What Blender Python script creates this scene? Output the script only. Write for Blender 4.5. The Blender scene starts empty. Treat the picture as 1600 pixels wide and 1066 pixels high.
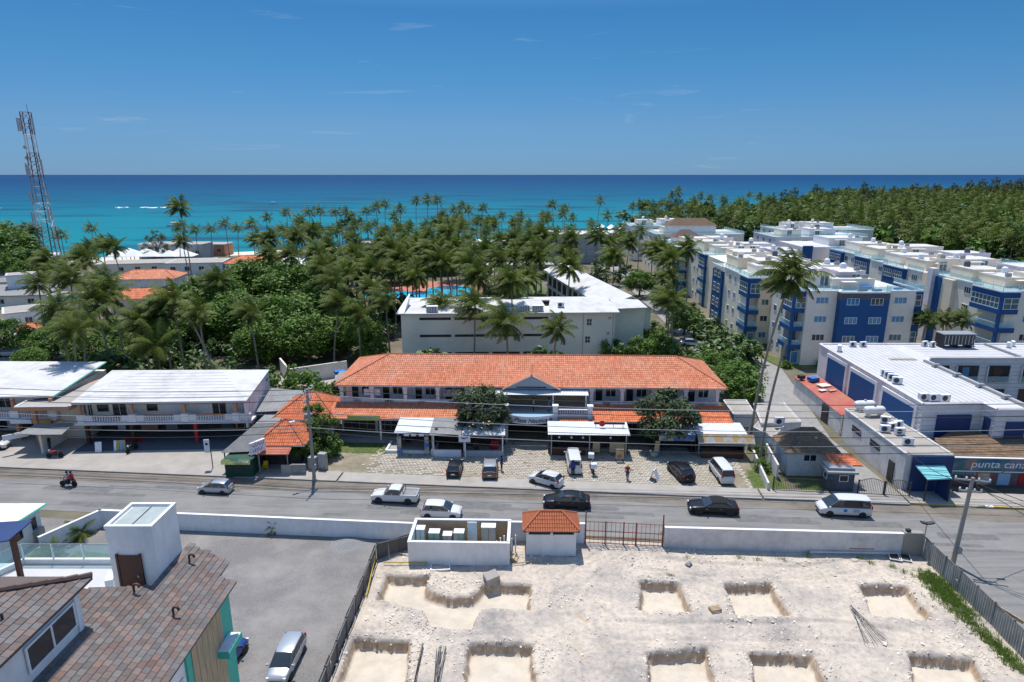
import bpy, bmesh, math, random
import numpy as np
from mathutils import Vector, Matrix
R = math.radians
scene = bpy.context.scene
COL = scene.collection

# ------------------------------------------------------------------ camera, sky, sun, exposure
cam_d = bpy.data.cameras.new('camera'); cam = bpy.data.objects.new('camera', cam_d); COL.objects.link(cam)
cam.location = (0, 0, 31); cam.rotation_euler = (R(90 - 14.574), 0, 0)
cam_d.lens = 22.5; cam_d.sensor_width = 36; cam_d.clip_start = 0.5; cam_d.clip_end = 200000
scene.camera = cam
SUN_EL, SUN_AZ = 69.0, -14.0            # azimuth measured from +Y, negative = towards -X
w = bpy.data.worlds.new('World'); scene.world = w; w.use_nodes = True
nt = w.node_tree; nt.nodes.clear()
def N(tree, typ, **kw):
    n = tree.nodes.new(typ)
    for k, v in kw.items():
        if k[0] == 'i' and k[1:].isdigit(): n.inputs[int(k[1:])].default_value = v
        else: setattr(n, k, v)
    return n
sky = N(nt, 'ShaderNodeTexSky', sky_type='NISHITA', sun_disc=False)
sky.sun_elevation = R(SUN_EL); sky.sun_rotation = R(SUN_AZ)
sky.altitude = 0; sky.air_density = 1.0; sky.dust_density = 0.0; sky.ozone_density = 2.0
tint = N(nt, 'ShaderNodeMix', data_type='RGBA', blend_type='MULTIPLY'); tint.inputs[0].default_value = 1
nt.links.new(sky.outputs[0], tint.inputs[6])
# clean maritime air: colour balance of the sky from horizon to zenith
tc = N(nt, 'ShaderNodeTexCoord'); sep = N(nt, 'ShaderNodeSeparateXYZ'); nt.links.new(tc.outputs['Generated'], sep.inputs[0])
hz_ = N(nt, 'ShaderNodeValToRGB'); he = hz_.color_ramp.elements
he[0].position = 0.0; he[0].color = (0.098, 0.200, 0.451, 1); he[1].position = 1.0; he[1].color = (1.15, 1.08, 1.02, 1)
q_ = he.new(0.07); q_.color = (0.132, 0.236, 0.396, 1); q_ = he.new(0.155); q_.color = (0.107, 0.263, 0.393, 1); q_ = he.new(0.22); q_.color = (0.098, 0.259, 0.391, 1); q_ = he.new(0.5); q_.color = (0.66, 0.84, 0.94, 1)
nt.links.new(sep.outputs[2], hz_.inputs[0]); nt.links.new(hz_.outputs[0], tint.inputs[7])
# thin cirrus streaks, laid out by direction in the sky
mp = N(nt, 'ShaderNodeMapping'); mp.inputs['Scale'].default_value = (3.0, 3.0, 26.0); mp.inputs['Rotation'].default_value = (0.0, R(5), 0.3)
nt.links.new(tc.outputs['Generated'], mp.inputs[0])
no = N(nt, 'ShaderNodeTexNoise'); no.inputs['Scale'].default_value = 1.6; no.inputs['Detail'].default_value = 7; no.inputs['Roughness'].default_value = 0.6
no.inputs['Distortion'].default_value = 0.6
nt.links.new(mp.outputs[0], no.inputs['Vector'])
rp = N(nt, 'ShaderNodeValToRGB'); rp.color_ramp.elements[0].position = 0.63; rp.color_ramp.elements[1].position = 0.90
rp.color_ramp.elements[0].color = (0, 0, 0, 1); rp.color_ramp.elements[1].color = (0.42, 0.42, 0.42, 1)
nt.links.new(no.outputs[0], rp.inputs[0])
cl = N(nt, 'ShaderNodeMix', data_type='RGBA'); cl.inputs[7].default_value = (3.4, 3.7, 4.1, 1)
nt.links.new(rp.outputs[0], cl.inputs[0]); nt.links.new(tint.outputs[2], cl.inputs[6])
bg = N(nt, 'ShaderNodeBackground'); bg.inputs[1].default_value = 0.148
nt.links.new(cl.outputs[2], bg.inputs[0])
wo = N(nt, 'ShaderNodeOutputWorld'); nt.links.new(bg.outputs[0], wo.inputs[0])
sd = bpy.data.lights.new('sun', 'SUN'); sun = bpy.data.objects.new('sun', sd); COL.objects.link(sun)
sd.energy = 3.6; sd.angle = R(0.53); sd.color = (1.0, 0.965, 0.90)
sun.rotation_euler = (R(90 - SUN_EL), 0, R(180 + (-SUN_AZ)))
sun.rotation_euler = Vector((math.sin(R(SUN_AZ)) * math.cos(R(SUN_EL)), math.cos(R(SUN_AZ)) * math.cos(R(SUN_EL)), math.sin(R(SUN_EL)))).to_track_quat('Z', 'Y').to_euler()
scene.view_settings.view_transform = 'Standard'; scene.view_settings.look = 'None'
scene.view_settings.exposure = 0.45; scene.view_settings.gamma = 1.0; scene.view_settings.use_curve_mapping = False
scene.render.engine = 'CYCLES'

# ------------------------------------------------------------------ materials
MATS = {}
def mat(name, col, rough=0.8, var=0.12, scale=3.0, bump=0.0, bscale=None, col2=None, spec=0.3, metal=0.0, tintattr=0.0,
        dirt=None, dirtscale=0.4, dirtamt=0.5, alpha=1.0, stretch=None, trans=0.0, coat=0.0):
    """procedural surface: base colour broken up by fine noise, optional broad second colour and relief"""
    m = bpy.data.materials.new(name); m.use_nodes = True; t = m.node_tree; t.nodes.clear()
    out = N(t, 'ShaderNodeOutputMaterial'); b = N(t, 'ShaderNodeBsdfPrincipled')
    b.inputs['Roughness'].default_value = rough; b.inputs['Specular IOR Level'].default_value = spec; b.inputs['Metallic'].default_value = metal
    b.inputs['Coat Weight'].default_value = coat
    g = N(t, 'ShaderNodeNewGeometry'); pos = g.outputs['Position']
    if stretch:
        mpn = N(t, 'ShaderNodeMapping'); mpn.inputs['Scale'].default_value = stretch; t.links.new(pos, mpn.inputs[0]); pos = mpn.outputs[0]
    c4 = (col[0], col[1], col[2], 1)
    cur = None
    if var > 0 or col2:
        n1 = N(t, 'ShaderNodeTexNoise'); n1.inputs['Scale'].default_value = scale; n1.inputs['Detail'].default_value = 6; n1.inputs['Roughness'].default_value = 0.65
        t.links.new(pos, n1.inputs['Vector'])
        r = N(t, 'ShaderNodeValToRGB'); e = r.color_ramp.elements
        e[0].position, e[1].position = 0.32, 0.68
        lo = col2 if col2 else tuple(x * (1 - var) for x in col)
        hi = col if col2 else tuple(min(1, x * (1 + var)) for x in col)
        e[0].color = (*lo, 1); e[1].color = (*hi, 1)
        t.links.new(n1.outputs[0], r.inputs[0]); cur = r.outputs[0]
    if dirt:
        n2 = N(t, 'ShaderNodeTexNoise'); n2.inputs['Scale'].default_value = dirtscale; n2.inputs['Detail'].default_value = 8; n2.inputs['Roughness'].default_value = 0.7
        t.links.new(g.outputs['Position'], n2.inputs['Vector'])
        r2 = N(t, 'ShaderNodeValToRGB'); r2.color_ramp.elements[0].position = 0.45; r2.color_ramp.elements[1].position = 0.72
        r2.color_ramp.elements[0].color = (0, 0, 0, 1); r2.color_ramp.elements[1].color = (dirtamt,) * 3 + (1,)
        t.links.new(n2.outputs[0], r2.inputs[0])
        mx = N(t, 'ShaderNodeMix', data_type='RGBA'); mx.inputs[7].default_value = (*dirt, 1)
        t.links.new(r2.outputs[0], mx.inputs[0])
        if cur: t.links.new(cur, mx.inputs[6])
        else: mx.inputs[6].default_value = c4
        cur = mx.outputs[2]
    if tintattr > 0:
        a = N(t, 'ShaderNodeAttribute', attribute_name='tint')
        mr = N(t, 'ShaderNodeMapRange'); mr.inputs[3].default_value = 1 - tintattr; mr.inputs[4].default_value = 1 + tintattr
        t.links.new(a.outputs['Fac'], mr.inputs[0])
        mm = N(t, 'ShaderNodeMix', data_type='RGBA', blend_type='MULTIPLY'); mm.inputs[0].default_value = 1
        if cur: t.links.new(cur, mm.inputs[6])
        else: mm.inputs[6].default_value = c4
        t.links.new(mr.outputs[0], mm.inputs[7]); cur = mm.outputs[2]
    if cur: t.links.new(cur, b.inputs['Base Color'])
    else: b.inputs['Base Color'].default_value = c4
    if bump > 0:
        n3 = N(t, 'ShaderNodeTexNoise'); n3.inputs['Scale'].default_value = bscale or scale * 4; n3.inputs['Detail'].default_value = 5
        t.links.new(g.outputs['Position'], n3.inputs['Vector'])
        bp = N(t, 'ShaderNodeBump'); bp.inputs['Strength'].default_value = 1.0; bp.inputs['Distance'].default_value = bump
        t.links.new(n3.outputs[0], bp.inputs['Height']); t.links.new(bp.outputs[0], b.inputs['Normal'])
    sh = b.outputs[0]
    if trans > 0:
        tr = N(t, 'ShaderNodeBsdfTranslucent'); ms = N(t, 'ShaderNodeMixShader'); ms.inputs[0].default_value = trans
        if cur: t.links.new(cur, tr.inputs[0])
        else: tr.inputs[0].default_value = c4
        t.links.new(sh, ms.inputs[1]); t.links.new(tr.outputs[0], ms.inputs[2]); sh = ms.outputs[0]
    if alpha < 1:
        tp = N(t, 'ShaderNodeBsdfTransparent'); tp.inputs[0].default_value = (0.85, 0.97, 0.97, 1)
        ms = N(t, 'ShaderNodeMixShader'); ms.inputs[0].default_value = alpha
        t.links.new(tp.outputs[0], ms.inputs[1]); t.links.new(sh, ms.inputs[2]); sh = ms.outputs[0]
    t.links.new(sh, out.inputs[0])
    MATS[name] = m
    return m
M = MATS
mat('asphalt', (0.198, 0.190, 0.180), 0.9, 0.20, 0.9, 0.006, 40, dirt=(0.264, 0.249, 0.231), dirtscale=0.22, dirtamt=0.85, stretch=(0.12, 1.8, 1))
mat('asphalt_patch', (0.145, 0.142, 0.138), 0.9, 0.2, 1.5, dirt=(0.2, 0.19, 0.185), dirtscale=0.8, dirtamt=0.8)
mat('road_dust', (0.204, 0.176, 0.144), 0.95, 0.2, 0.9, 0.01, 20, dirt=(0.111, 0.097, 0.080), dirtscale=0.35, dirtamt=0.8, stretch=(0.2, 1.2, 1))
mat('concrete', (0.377, 0.344, 0.308), 0.9, 0.10, 2.0, 0.004, 25, dirt=(0.230, 0.200, 0.169), dirtscale=0.5, dirtamt=0.6)
mat('concrete_grey', (0.295, 0.283, 0.269), 0.9, 0.12, 2.0, 0.004, 25, dirt=(0.164, 0.154, 0.140), dirtscale=0.6, dirtamt=0.5)
mat('kerb_yellow', (0.62, 0.42, 0.10), 0.8, 0.2, 4, dirt=(0.4, 0.37, 0.33), dirtscale=1.0, dirtamt=0.8)
mat('soil', (0.21, 0.165, 0.115), 0.95, 0.25, 0.8, 0.02, 8, dirt=(0.075, 0.10, 0.035), dirtscale=0.25, dirtamt=0.9)
mat('ground', (0.16, 0.135, 0.095), 0.95, 0.3, 0.15, 0.03, 5, dirt=(0.06, 0.085, 0.03), dirtscale=0.06, dirtamt=0.95)
mat('sand', (0.62, 0.55, 0.45), 0.95, 0.1, 0.5)
mat('yard_soil', (0.27, 0.225, 0.165), 0.95, 0.25, 0.8, 0.02, 8, dirt=(0.12, 0.13, 0.06), dirtscale=0.35, dirtamt=0.8)
mat('grass', (0.085, 0.128, 0.030), 0.9, 0.3, 1.5, 0.02, 20, dirt=(0.187, 0.153, 0.085), dirtscale=0.4, dirtamt=0.7)
mat('grass_blade', (0.17, 0.25, 0.05), 0.6, 0.3, 4, trans=0.3, tintattr=0.3)
mat('gravel', (0.188, 0.177, 0.169), 0.95, 0.22, 7.0, 0.02, 30, dirt=(0.320, 0.294, 0.270), dirtscale=0.16, dirtamt=0.95)
mat('gravel_dark', (0.22, 0.22, 0.22), 0.95, 0.2, 9.0, 0.02, 30)
mat('white_paint', (0.76, 0.76, 0.755), 0.75, 0.06, 1.6, dirt=(0.55, 0.53, 0.50), dirtscale=0.7, dirtamt=0.5, stretch=(2.0, 2.0, 0.5))
mat('white_stained', (0.644, 0.619, 0.596), 0.85, 0.06, 2.0, dirt=(0.386, 0.364, 0.338), dirtscale=0.9, dirtamt=0.65, stretch=(2.5, 2.5, 0.3))
mat('roof_sealant', (0.36, 0.41, 0.40), 0.85, 0.10, 2.0, dirt=(0.26, 0.29, 0.29), dirtscale=1.2, dirtamt=0.5)
mat('roof_white', (0.60, 0.59, 0.58), 0.8, 0.05, 1.2, 0.004, 12, dirt=(0.38, 0.36, 0.345), dirtscale=0.45, dirtamt=0.75, stretch=(0.3, 2.2, 1))
mat('roof_grey', (0.552, 0.546, 0.558), 0.85, 0.05, 0.8, 0.004, 12, dirt=(0.423, 0.419, 0.432), dirtscale=0.3, dirtamt=0.5)
mat('cream', (0.820, 0.700, 0.520), 0.85, 0.05, 1.0, dirt=(0.52, 0.47, 0.38), dirtscale=0.4, dirtamt=0.4)
mat('cream_pale', (0.850, 0.760, 0.630), 0.85, 0.05, 1.0, dirt=(0.52, 0.49, 0.43), dirtscale=0.4, dirtamt=0.4)
mat('hotel_cream', (0.840, 0.810, 0.650), 0.85, 0.05, 0.6, dirt=(0.45, 0.44, 0.38), dirtscale=0.3, dirtamt=0.5)
mat('lilac_white', (0.740, 0.690, 0.680), 0.85, 0.05, 1.0, dirt=(0.459, 0.420, 0.407), dirtscale=0.8, dirtamt=0.5)
mat('grey_paint', (0.420, 0.440, 0.460), 0.8, 0.06, 2.0)
mat('blue_paint', (0.012, 0.085, 0.245), 0.6, 0.06, 0.8, dirt=(0.012, 0.06, 0.165), dirtscale=0.5, dirtamt=0.4)
mat('navy_paint', (0.02, 0.045, 0.14), 0.55, 0.1, 1.0)
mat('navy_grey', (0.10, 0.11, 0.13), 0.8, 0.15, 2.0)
mat('terracotta_paint', (0.55, 0.26, 0.15), 0.8, 0.1, 2.0)
mat('orange_tile', (0.620, 0.225, 0.120), 0.85, 0.12, 0.35, tintattr=0.24, dirt=(0.50, 0.27, 0.185), dirtscale=0.35, dirtamt=0.9)
mat('orange_tile_fresh', (0.630, 0.190, 0.085), 0.75, 0.10, 1.0, tintattr=0.22)
mat('ridge_tile', (0.432, 0.135, 0.063), 0.8, 0.15, 3)
mat('brown_shingle', (0.174, 0.133, 0.119), 0.9, 0.10, 5.0, 0.004, 40, tintattr=0.24)
mat('grey_shingle', (0.157, 0.142, 0.136), 0.9, 0.10, 5.0, 0.004, 40, tintattr=0.22)
mat('red_shingle', (0.183, 0.119, 0.099), 0.9, 0.10, 5.0, 0.004, 40, tintattr=0.26)
mat('brown_roof', (0.207, 0.136, 0.085), 0.9, 0.15, 3.0, 0.006, 20, dirt=(0.090, 0.070, 0.051), dirtscale=0.6, dirtamt=0.5, tintattr=0.2)
mat('terracotta_deck', (0.45, 0.17, 0.11), 0.9, 0.15, 1.0)
mat('red_tin', (0.42, 0.10, 0.09), 0.7, 0.15, 1.0, dirt=(0.40, 0.22, 0.10), dirtscale=0.4, dirtamt=0.8)
mat('zinc_white', (0.634, 0.651, 0.671), 0.5, 0.06, 1.5, metal=0.0, spec=0.5, dirt=(0.440, 0.431, 0.404), dirtscale=0.7, dirtamt=0.5)
mat('zinc_grey', (0.255, 0.255, 0.256), 0.7, 0.12, 1.5, dirt=(0.153, 0.145, 0.139), dirtscale=0.7, dirtamt=0.7)
mat('zinc_dark', (0.15, 0.15, 0.155), 0.8, 0.15, 1.5, dirt=(0.08, 0.08, 0.08), dirtscale=0.7, dirtamt=0.6)
mat('fence_grey', (0.264, 0.264, 0.249), 0.75, 0.12, 1.5, dirt=(0.158, 0.150, 0.138), dirtscale=0.8, dirtamt=0.6, tintattr=0.15)
mat('fence_dark', (0.14, 0.13, 0.12), 0.85, 0.2, 1.5, dirt=(0.24, 0.22, 0.20), dirtscale=0.8, dirtamt=0.6, tintattr=0.15)
mat('glass_dark', (0.02, 0.028, 0.034), 0.08, 0.0, spec=0.5)
mat('glass_blue', (0.05, 0.22, 0.38), 0.12, 0.25, 0.6, spec=0.6)
mat('glass_teal', (0.06, 0.14, 0.15), 0.12, 0.25, 0.6, spec=0.6)
mat('glass_rail', (0.550, 0.720, 0.740), 0.08, 0.0, spec=0.5, alpha=0.28)
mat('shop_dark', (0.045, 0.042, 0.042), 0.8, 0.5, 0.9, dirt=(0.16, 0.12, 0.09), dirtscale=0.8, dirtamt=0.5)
mat('plywood', (0.44, 0.30, 0.18), 0.85, 0.15, 1.0)
mat('wood_dark', (0.10, 0.045, 0.03), 0.7, 0.2, 4.0, stretch=(6, 6, 1))
mat('wood_pale', (0.45, 0.33, 0.20), 0.85, 0.2, 5.0)
mat('wood_plank', (0.42, 0.33, 0.21), 0.85, 0.2, 2.0, stretch=(4, 4, 0.5))
mat('teal_paint', (0.05, 0.42, 0.33), 0.6, 0.05, 2.0)
mat('aqua_awning', (0.20, 0.52, 0.53), 0.7, 0.1, 2.0)
mat('steel_dark', (0.06, 0.06, 0.065), 0.6, 0.1, 4.0, metal=0.3)
mat('steel_grey', (0.33, 0.34, 0.35), 0.5, 0.1, 3.0, metal=0.4)
mat('steel_white', (0.75, 0.75, 0.75), 0.5, 0.05, 3.0)
mat('rust', (0.24, 0.07, 0.045), 0.85, 0.3, 4.0)
mat('rust_pipe', (0.12, 0.05, 0.035), 0.6, 0.2, 6.0)
mat('tower_red', (0.270, 0.100, 0.090), 0.7, 0.15, 0.5)
mat('antenna', (0.50, 0.48, 0.46), 0.6, 0.08, 2.0)
mat('pole_concrete', (0.306, 0.289, 0.252), 0.9, 0.12, 2.0, dirt=(0.187, 0.170, 0.143), dirtscale=1.0, dirtamt=0.5)
mat('cable', (0.03, 0.03, 0.03), 0.6, 0.0)
mat('cable_pale', (0.32, 0.33, 0.34), 0.5, 0.0)
mat('trunk', (0.27, 0.225, 0.175), 0.9, 0.25, 4.0, 0.01, 12, stretch=(1, 1, 4))
mat('bark', (0.12, 0.09, 0.065), 0.9, 0.25, 4.0)
mat('palm_leaf', (0.100, 0.134, 0.022), 0.6, 0.30, 0.12, spec=0.2, trans=0.22, tintattr=0.45)
mat('palm_leaf_old', (0.25, 0.19, 0.06), 0.6, 0.25, 1.0, trans=0.22, tintattr=0.4)
mat('leaf_mid', (0.100, 0.182, 0.024), 0.55, 0.30, 0.2, spec=0.25, trans=0.25, tintattr=0.45)
mat('leaf_dark', (0.062, 0.115, 0.022), 0.5, 0.30, 0.4, spec=0.35, trans=0.18, tintattr=0.45)
mat('leaf_almond', (0.085, 0.115, 0.055), 0.65, 0.30, 1.2, spec=0.12, trans=0.15, tintattr=0.45)
mat('leaf_vine', (0.16, 0.26, 0.03), 0.5, 0.30, 0.9, spec=0.35, trans=0.25, tintattr=0.4)
mat('leaf_needle', (0.095, 0.115, 0.05), 0.7, 0.30, 0.4, trans=0.2, tintattr=0.4)
mat('thatch', (0.27, 0.22, 0.16), 0.95, 0.25, 3.0, 0.03, 12)
mat('coconut', (0.20, 0.16, 0.05), 0.6, 0.3, 5)
mat('pool_water', (0.02, 0.42, 0.62), 0.08, 0.15, 0.6, 0.01, 3, spec=0.5)
mat('paver', (0.423, 0.378, 0.319), 0.9, 0.15, 3.0, tintattr=0.14, dirt=(0.216, 0.185, 0.143), dirtscale=0.3, dirtamt=0.45)
mat('cream_stone', (0.70, 0.62, 0.52), 0.95, 0.12, 4.0, tintattr=0.2)
mat('yellow_plastic', (0.75, 0.55, 0.02), 0.4, 0.05, 2)
mat('tyre', (0.02, 0.02, 0.02), 0.85, 0.1, 5)
mat('rim', (0.35, 0.35, 0.36), 0.35, 0.05, 5, metal=0.7)
mat('car_white', (0.620, 0.620, 0.610), 0.28, 0.0, spec=0.5, coat=0.5)
mat('car_silver', (0.42, 0.44, 0.46), 0.30, 0.0, spec=0.5, metal=0.5, coat=0.4)
mat('car_black', (0.008, 0.008, 0.010), 0.30, 0.0, spec=0.35, coat=0.12)
mat('car_brown', (0.13, 0.10, 0.085), 0.30, 0.0, spec=0.5, metal=0.3, coat=0.4)
mat('car_blue', (0.01, 0.03, 0.16), 0.25, 0.0, spec=0.5, coat=0.4)
mat('car_glass', (0.022, 0.028, 0.032), 0.03, 0.0, spec=0.9)
mat('headlight', (0.72, 0.74, 0.76), 0.15, 0.0, spec=0.6)
mat('taillight', (0.32, 0.015, 0.015), 0.25, 0.0, spec=0.5)
mat('black_plastic', (0.02, 0.02, 0.022), 0.6, 0.1, 4)
mat('plate', (0.75, 0.74, 0.70), 0.5, 0.0)
mat('red_paint', (0.45, 0.03, 0.03), 0.5, 0.1, 3)
mat('green_paint', (0.02, 0.07, 0.05), 0.6, 0.15, 3)
mat('lime_sign', (0.42, 0.46, 0.14), 0.6, 0.1, 3)
mat('mustard', (0.50, 0.36, 0.05), 0.7, 0.1, 3)
mat('sign_white', (0.72, 0.74, 0.78), 0.6, 0.05, 3)
mat('sign_ink', (0.02, 0.025, 0.05), 0.6, 0.0)
mat('sign_red', (0.50, 0.03, 0.04), 0.6, 0.1, 3)
mat('sign_maroon', (0.13, 0.025, 0.025), 0.6, 0.1, 3)
mat('tarp_blue', (0.02, 0.16, 0.50), 0.6, 0.15, 3)
mat('skin', (0.16, 0.085, 0.055), 0.6, 0.08, 10)
mat('skin_tan', (0.38, 0.22, 0.15), 0.6, 0.08, 10)
mat('hair', (0.012, 0.010, 0.009), 0.7, 0.2, 20)
mat('cloth_red', (0.36, 0.03, 0.035), 0.9, 0.1, 6)
mat('cloth_blue', (0.03, 0.06, 0.28), 0.9, 0.1, 6)
mat('cloth_navy', (0.02, 0.03, 0.08), 0.9, 0.1, 6)
mat('cloth_grey', (0.25, 0.27, 0.30), 0.9, 0.1, 6)
mat('cloth_sky', (0.25, 0.42, 0.55), 0.9, 0.1, 6)
mat('cloth_tan', (0.45, 0.38, 0.28), 0.9, 0.1, 6)
mat('cap_yellow', (0.62, 0.42, 0.03), 0.8, 0.1, 6)
mat('jeans', (0.05, 0.08, 0.15), 0.9, 0.15, 6)
mat('black_cloth', (0.015, 0.015, 0.018), 0.9, 0.15, 6)

def banner_mat(name, cols, scale, seed):
    """flat print: soft patches of several inks"""
    m = bpy.data.materials.new(name); m.use_nodes = True; t = m.node_tree
    b = t.nodes['Principled BSDF']; b.inputs['Roughness'].default_value = 0.6
    g = N(t, 'ShaderNodeNewGeometry'); mpn = N(t, 'ShaderNodeMapping'); mpn.inputs['Location'].default_value = (seed, seed * 2, 0)
    n1 = N(t, 'ShaderNodeTexNoise'); n1.inputs['Scale'].default_value = scale; n1.inputs['Detail'].default_value = 3
    r = N(t, 'ShaderNodeValToRGB'); r.color_ramp.interpolation = 'EASE'
    while len(r.color_ramp.elements) < len(cols): r.color_ramp.elements.new(0.5)
    for i, (c_, e) in enumerate(zip(cols, r.color_ramp.elements)):
        e.position = 0.30 + 0.40 * i / (len(cols) - 1); e.color = (*c_, 1)
    t.links.new(g.outputs['Position'], mpn.inputs[0]); t.links.new(mpn.outputs[0], n1.inputs['Vector'])
    t.links.new(n1.outputs[0], r.inputs[0]); t.links.new(r.outputs[0], b.inputs['Base Color']); MATS[name] = m
banner_mat('print_beach', [(0.01, 0.03, 0.10), (0.02, 0.10, 0.26), (0.02, 0.14, 0.13), (0.16, 0.16, 0.24), (0.30, 0.17, 0.09)], 0.55, 3)
banner_mat('print_shop', [(0.015, 0.02, 0.03), (0.03, 0.13, 0.11), (0.20, 0.05, 0.05), (0.10, 0.07, 0.12), (0.30, 0.20, 0.12)], 1.4, 7)
banner_mat('print_food', [(0.30, 0.12, 0.06), (0.42, 0.33, 0.26), (0.50, 0.30, 0.08), (0.46, 0.45, 0.45), (0.15, 0.20, 0.32)], 1.0, 11)
banner_mat('print_blue', [(0.02, 0.06, 0.25), (0.06, 0.16, 0.40), (0.40, 0.35, 0.22), (0.35, 0.45, 0.52)], 1.2, 13)

# ------------------------------------------------------------------ mesh builder
class MB:
    def __init__(s): s.v = []; s.f = []; s.t = []; s.sm = False
    def face(s, pts, tint=0.5):
        i = len(s.v); s.v.extend([tuple(p) for p in pts]); s.f.append(tuple(range(i, i + len(pts)))); s.t.append(tint); return s
    def box(s, x0, x1, y0, y1, z0, z1, tint=0.5):
        i = len(s.v)
        s.v.extend([(x0,y0,z0),(x1,y0,z0),(x1,y1,z0),(x0,y1,z0),(x0,y0,z1),(x1,y0,z1),(x1,y1,z1),(x0,y1,z1)])
        for q in ((0,3,2,1),(4,5,6,7),(0,1,5,4),(1,2,6,5),(2,3,7,6),(3,0,4,7)): s.f.append(tuple(i + k for k in q)); s.t.append(tint)
        return s
    def cbox(s, c, d, rz=0.0, tint=0.5, rx=0.0, ry=0.0):
        m = Matrix.Rotation(rz, 3, 'Z') @ Matrix.Rotation(ry, 3, 'Y') @ Matrix.Rotation(rx, 3, 'X'); i = len(s.v)
        for z in (-1, 1):
            for (x, y) in ((-1,-1),(1,-1),(1,1),(-1,1)):
                p = m @ Vector((x*d[0]/2, y*d[1]/2, z*d[2]/2)); s.v.append((p.x+c[0], p.y+c[1], p.z+c[2]))
        for q in ((0,3,2,1),(4,5,6,7),(0,1,5,4),(1,2,6,5),(2,3,7,6),(3,0,4,7)): s.f.append(tuple(i + k for k in q)); s.t.append(tint)
        return s
    def prism(s, poly, z0, z1, tint=0.5):
        """vertical prism on a ccw plan polygon; z1 may be a list of heights"""
        n = len(poly); i = len(s.v)
        zt = z1 if isinstance(z1, (list, tuple)) else [z1] * n
        s.v.extend([(p[0], p[1], z0) for p in poly]); s.v.extend([(p[0], p[1], zt[k]) for k, p in enumerate(poly)])
        s.f.append(tuple(i + n - 1 - k for k in range(n))); s.f.append(tuple(i + n + k for k in range(n))); s.t += [tint, tint]
        for k in range(n):
            a, b = k, (k + 1) % n; s.f.append((i+a, i+b, i+n+b, i+n+a)); s.t.append(tint)
        return s
    def slab(s, pts, th, tint=0.5):
        """sloping plate: top polygon pts (ccw from above), thickness downwards"""
        n = len(pts); i = len(s.v)
        s.v.extend([(p[0], p[1], p[2] - th) for p in pts]); s.v.extend([tuple(p) for p in pts])
        s.f.append(tuple(i + n - 1 - k for k in range(n))); s.f.append(tuple(i + n + k for k in range(n))); s.t += [tint, tint]
        for k in range(n):
            a, b = k, (k + 1) % n; s.f.append((i+a, i+b, i+n+b, i+n+a)); s.t.append(tint)
        return s
    def tube(s, pts, rad, n=6, tint=0.5, cap=True):
        pts = [Vector(p) for p in pts]; rr = rad if isinstance(rad, (list, tuple)) else [rad] * len(pts); base = len(s.v)
        for k, p in enumerate(pts):
            d = (pts[min(k+1, len(pts)-1)] - pts[max(k-1, 0)]).normalized()
            u = d.cross(Vector((0, 0, 1)))
            if u.length < 1e-3: u = Vector((1, 0, 0))
            u.normalize(); vv = d.cross(u)
            for j in range(n):
                a = 2 * math.pi * j / n; q = p + (u * math.cos(a) + vv * math.sin(a)) * rr[k]; s.v.append(tuple(q))
        for k in range(len(pts) - 1):
            for j in range(n):
                a, b = base + k*n + j, base + k*n + (j+1) % n
                s.f.append((a, a + n, b + n, b)); s.t.append(tint)
        if cap:
            s.f.append(tuple(base + j for j in range(n))); s.f.append(tuple(base + (len(pts)-1)*n + n-1-j for j in range(n))); s.t += [tint, tint]
        return s
    def lathe(s, prof, c=(0,0,0), n=12, tint=0.5, axis='z'):
        base = len(s.v)
        for (r_, z) in prof:
            for j in range(n):
                a = 2*math.pi*j/n; x, y = r_*math.cos(a), r_*math.sin(a)
                q = (x, y, z) if axis == 'z' else ((x, z, y) if axis == 'y' else (z, x, y))
                s.v.append((q[0]+c[0], q[1]+c[1], q[2]+c[2]))
        for k in range(len(prof)-1):
            for j in range(n):
                a, b = base + k*n + j, base + k*n + (j+1) % n; s.f.append((a, b, b+n, a+n)); s.t.append(tint)
        s.f.append(tuple(base + n-1-j for j in range(n))); s.f.append(tuple(base + (len(prof)-1)*n + j for j in range(n))); s.t += [tint, tint]
        return s
    def mesh(s, name):
        me = bpy.data.meshes.new(name); me.from_pydata(s.v, [], s.f)
        if any(abs(t - 0.5) > 1e-4 for t in s.t):
            at = me.attributes.new('tint', 'FLOAT', 'FACE'); at.data.foreach_set('value', s.t)
        if s.sm: me.polygons.foreach_set('use_smooth', [True] * len(me.polygons))
        me.update(); return me
    def build(s, name, m, parent=None, loc=(0,0,0), rot=(0,0,0), kind=None):
        return link(name, s.mesh(name), m, parent, loc, rot, kind)
def link(name, me, m, parent=None, loc=(0,0,0), rot=(0,0,0), kind=None):
    if m and not me.materials: me.materials.append(M[m] if isinstance(m, str) else m)
    o = bpy.data.objects.new(name, me); COL.objects.link(o); o.location = loc; o.rotation_euler = rot
    if parent: o.parent = parent
    if kind: o['kind'] = kind
    return o
def tag(o, label, cat, group=None):
    o['label'] = label; o['category'] = cat
    if group: o['group'] = group
    return o
def thing(name, label, cat, loc=(0,0,0), rz=0.0, group=None):
    o = bpy.data.objects.new(name, None); COL.objects.link(o); o.location = loc; o.rotation_euler = (0, 0, R(rz)); o.empty_display_size = 0.3
    return tag(o, label, cat, group)
def copy_tree(o, parent=None):
    c_ = o.copy(); COL.objects.link(c_)
    if parent: c_.parent = parent
    for ch in o.children: copy_tree(ch, c_)
    return c_
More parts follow.
